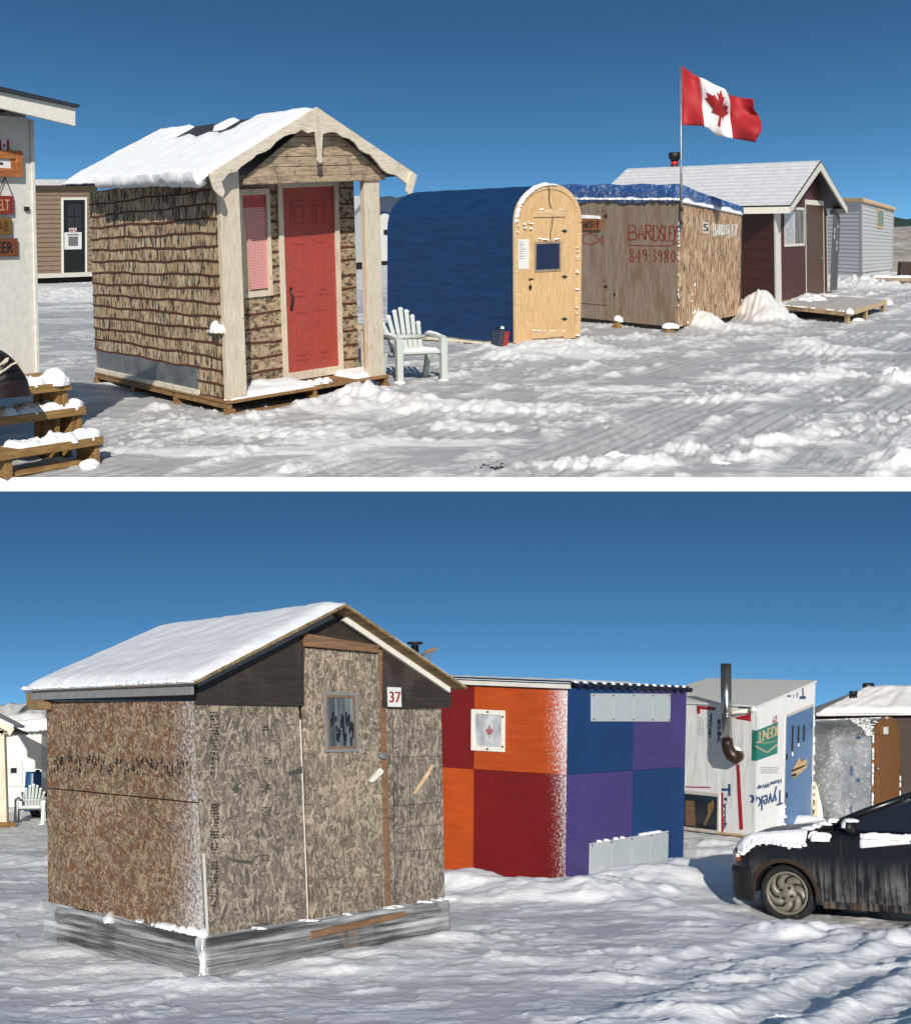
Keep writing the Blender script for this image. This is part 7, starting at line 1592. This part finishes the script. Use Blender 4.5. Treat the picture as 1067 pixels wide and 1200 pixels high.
# greenhouse
yb, yt = .70, .54
b_ = {'f': (-.30, .95), 'r': (-2.78, .97)}; tfz, trz = (-1.06, 1.32), (-2.15, 1.31)
gp_ = lambda X, Y, Z: CP(X, Y, Z)
def ghs(mb):
    v = [gp_(-.32, yb, .92), gp_(-.32, -yb, .92), gp_(-1.32, yt, 1.31), gp_(-1.32, -yt, 1.31), gp_(-2.15, yt, 1.30), gp_(-2.15, -yt, 1.30), gp_(-2.8, yb*.95, .93), gp_(-2.8, -yb*.95, .93)]
    m_ = [gp_(-.26, .35, .945), gp_(-.26, -.35, .945)]
    mb.add(v, [(0, 1, 3, 2), (4, 5, 7, 6), (0, 2, 4, 6), (1, 7, 5, 3), (2, 3, 5, 4)], [hxyz(p) for p in v])
one('window_glass', M['darkglass'], car, ghs)
one('roof', M['carpaint'], car, lambda mb: mb.hexa([gp_(X, Y, Z) for Z in (1.30, 1.345) for Y in (-.56, .56) for X in (-2.3, -1.26)]), bevel=.03)
one('pillar', M['carpaint'], car, lambda mb: [mb.tube([gp_(-.28, s*.705, .91), gp_(-.80, s*.64, 1.135), gp_(-1.30, s*.555, 1.325)], .034*CK, 8) for s in (1, -1)]); one('pillar', M['carpaint'], car, lambda mb: [(mb.tube([gp_(-2.18, s*.55, 1.31), gp_(-2.85, s*.69, .93)], .06*CK, 8), mb.tube([gp_(-1.55, s*.715, .93), gp_(-1.62, s*.56, 1.31)], .03*CK, 8)) for s in (1, -1)])
def mir(mb):
    rows = []
    for j in range(7):
        th = -math.pi/2+math.pi*j/6; rows.append([CP(-.72+.06*math.cos(a)*math.cos(th)*.9, .86+.11*math.sin(a)*math.cos(th)*.9, 1.0+.075*math.sin(th)) for a in [i*math.pi/6 for i in range(12)]])
    mb.grid(rows, 0, True, None, True); mb.hexa([CP(X, Y, Z) for Z in (.94, .98) for Y in (.74, .84) for X in (-.76, -.68)])
one('mirror', M['black'], car, mir)
mm = MB(); mm.blob(CP(-.72, .86, 1.055), .07*CK, .09*CK, .03*CK, 3, .3); mm.blob(CP(-.66, .88, 1.0), .02, .05, .045, 5, .3)
def csn(mb):
    rows = []
    for i in range(40):
        X = .72-.98*i/39; w = sst(np.array([X]), .74, .6)[0]; zs = zsh(X); fz_ = .05*float(vn(np.array([i*.9]), np.array([.3]), 4)[0]); dp = (.105+.03*math.sin(i*.21+.4)+fz_*1.3)*w*min(1, (i+1)/4, (40-i)/3)+.01
        r = []
        for u, th in ((.0, .0), (.15, .012), (.4, .02), (.6, .026), (.8, .024), (.93, .018), (1.0, .0)):
            if u < .4: p = CP(X, hw(X)*(.90+.05*u/.4), zs+.03-.03*(u/.4)+th)
            else: t = 1-(u-.4)/.6*dp/(zs-zbt(X)); p = side(X, t, th)
            r.append(p+Vector((0, 0, .008*float(vn(np.array([i*1.7]), np.array([u*5]), 2)[0]))))
        rows.append(r)
    mb.grid(rows, 0, True)
    for i in range(70): X = random.uniform(-.24, .66); zs = zsh(X); t = 1-(.105+.03*math.sin((.72-X)/.98*39*.21+.4))/(zs-zbt(X)); mb.blob(side(X, t+random.uniform(-.03, .05), .01), .022, .018, .03, i, .5, 7)
    snowcap(mb, lambda s, t: side(-.80-1.3*s, 1.0-.07*t, .004), (Vector((0, 0, .9))+ly*.5).normalized(), 60, 5, .022, 44, rough=.6, edge=.12); snowcap(mb, lambda s, t: side(-.80-.5*s, .93-(.13-.09*s)*t, .004), (Vector((0, 0, .4))+ly).normalized(), 30, 6, .018, 45, rough=.6, edge=.12)
    for i in range(10): mb.blob(CP(-.24-.03*i, .68-.02*(i % 3), .945+.01*i), .06, .05, .03, i, .4, 8)
    mb.blob(side(-.42, .90, .01), .10, .035, .06, 8, .3, 12); mb.blob(side(-.34, .93, .01), .05, .03, .05, 9, .3)
k = len(mm.v); csn(mm); mm.build('clinging_snow', M['snow'], car)
def wheel(xc, sg_):
    ct = CP(xc, .0, TR); W = lambda r, a, y: CP(xc+r*math.cos(a), y*sg_, TR+r*math.sin(a))
    wp = thing('x', 'x', 'x', LOW, ct) if 0 else None
    n = 48; an = [2*math.pi*i/n for i in range(n)]
    mb = MB(); prof = [(.215, .645), (.225, .735), (.25, .748), (.275, .742), (.288, .725), (.29, .70), (.29, .60), (.28, .57), (.2, .57)]
    mb.grid([[W(r+(.004 if (i % 2 and .286 < r) else 0), a, y) for i, a in enumerate(an)] for r, y in prof], 0, True, None, True)
    ty = mb.build('wheel', M['tyre'], car)
    mb = MB(); mb.grid([[W(r, a, y) for a in an] for r, y in ((.222, .70), (.222, .742), (.212, .746), (.198, .738), (.19, .715))], 0, True, None, True)
    ns = 7
    for k in range(ns):
        a0 = 2*math.pi*k/ns; L = [[], []]
        for j in range(9):
            t = j/8; r = .085+.112*t; tw = .75*t*t; wd = .60-.08*t
            L[0].append(W(r, a0+tw-wd*.62, .722+.012*math.sin(math.pi*t))); L[1].append(W(r, a0+tw+wd*.62, .728+.012*math.sin(math.pi*t)))
        mid_ = [a.lerp(b, .5)+ly*sg_*.01 for a, b in zip(*L)]; bk = [[p-ly*sg_*.03 for p in l] for l in L]
        mb.grid([bk[0], L[0], mid_, L[1], bk[1]], 0, True)
    mb.grid([[W(r, a, y) for a in an] for r, y in ((.10, .70), (.10, .728), (.09, .735), (.055, .736), (.045, .745), (.0, .747))], 0, True, None, True)
    mb.build('rim', M['rim'], ty)
    mb = MB(); mb.add([W(.215, a, .69) for a in an], [tuple(range(n))]); mb.build('brake_disc', M['rimdark'], ty)
    mb = MB(); [mb.tube([W(.062, a, .735), W(.062, a, .752)], .016*CK, 8) for a in [math.pi/2*i+.5 for i in range(4)]]; mb.build('wheel_nut', M['rimdark'], ty)
for xc in (0, -WB):
    for sg_ in (1, -1): wheel(xc, sg_)
rg = random.Random(5)
for k, (x, y, s, lab) in enumerate(((911, 1190, .05, 'small snow clod between the wheel ruts in front of the car'), (812, 1192, .06, 'snow clod lying in the open between the checker hut and the wheel ruts'), (1040, 1096, .10, 'rough snow clod thrown up beside the car sill'))):
    g = LOW.G(x, y); mb = MB(); lump(mb, g, s, 200+k)
    tag(mb.build('snow_lump', M['snow'], base=g, site=LOW), lab, 'snow lump', 'loose snow clods near the car')
# ------------------------------------------------------------------ camera, sun, sky
cam = bpy.data.cameras.new('camera'); co = bpy.data.objects.new('camera', cam); COL.objects.link(co)
co.location = C0; co.rotation_euler = (math.pi/2+AL, 0, 0)
cam.sensor_fit = 'HORIZONTAL'; cam.sensor_width = 36; cam.lens = 36*FPX/1067; cam.clip_start = .1; cam.clip_end = 5000
SC.camera = co
d = Vector((math.sin(SUN_AZ)*math.cos(SUN_EL), math.cos(SUN_AZ)*math.cos(SUN_EL), -math.sin(SUN_EL)))
sun = bpy.data.lights.new('sun', 'SUN'); sun.energy = 4.4; sun.angle = R(.55); sun.color = (1.0, .94, .85)
so = bpy.data.objects.new('sun', sun); COL.objects.link(so); so.rotation_euler = d.to_track_quat('-Z', 'Y').to_euler(); so.location = (0, -10, 30)
SKA, SKB = 12.0, 4.6
w = bpy.data.worlds.new('World'); SC.world = w; w.use_nodes = True; nt = w.node_tree; nt.nodes.clear()
sky = nt.nodes.new('ShaderNodeTexSky'); sky.sky_type = 'NISHITA'; sky.sun_disc = False; sky.sun_elevation = SUN_EL; sky.sun_rotation = math.atan2(-d.x, -d.y)
sky.air_density = 1.0; sky.dust_density = .2; sky.ozone_density = 3.0; sky.altitude = 0
# the air over the near ice and over the shelf: each horizon starts pale and deepens upwards
N = lambda t, **k: nt.nodes.new(t)
tc = N('ShaderNodeTexCoord'); sp = N('ShaderNodeSeparateXYZ'); nt.links.new(tc.outputs['Generated'], sp.inputs[0])
def mt(op, a, b=0.0):
    x = N('ShaderNodeMath'); x.operation = op
    for i, v in enumerate((a, b)):
        if isinstance(v, bpy.types.NodeSocket): nt.links.new(v, x.inputs[i])
        else: x.inputs[i].default_value = v
    return x.outputs[0]
el = mt('ARCSINE', sp.outputs[2]); up_ = mt('GREATER_THAN', el, R(15.5))
e2 = mt('ADD', mt('MULTIPLY', mt('SUBTRACT', el, mt('MULTIPLY', up_, R(19.6))), SKB), R(SKA)); e2 = mt('MINIMUM', e2, R(88)); z2 = mt('SINE', e2); c2 = mt('COSINE', e2)
ln = mt('SQRT', mt('ADD', mt('MULTIPLY', sp.outputs[0], sp.outputs[0]), mt('MULTIPLY', sp.outputs[1], sp.outputs[1])))
cb3 = N('ShaderNodeCombineXYZ'); nt.links.new(mt('MULTIPLY', mt('DIVIDE', sp.outputs[0], ln), c2), cb3.inputs[0]); nt.links.new(mt('MULTIPLY', mt('DIVIDE', sp.outputs[1], ln), c2), cb3.inputs[1]); nt.links.new(z2, cb3.inputs[2])
nt.links.new(cb3.outputs[0], sky.inputs[0])
hs = N('ShaderNodeHueSaturation'); hs.inputs['Saturation'].default_value = 1.14; hs.inputs['Hue'].default_value = .495; nt.links.new(sky.outputs[0], hs.inputs['Color'])
bg = nt.nodes.new('ShaderNodeBackground'); bg.inputs[1].default_value = .145
out = nt.nodes.new('ShaderNodeOutputWorld'); nt.links.new(hs.outputs[0], bg.inputs[0]); nt.links.new(bg.outputs[0], out.inputs[0])
vs = SC.view_settings; vs.view_transform = 'Standard'; vs.look = 'None'; vs.gamma = 1; vs.exposure = .2
SC.cycles.max_bounces = 6; SC.cycles.transparent_max_bounces = 12; SC.cycles.use_denoising = True
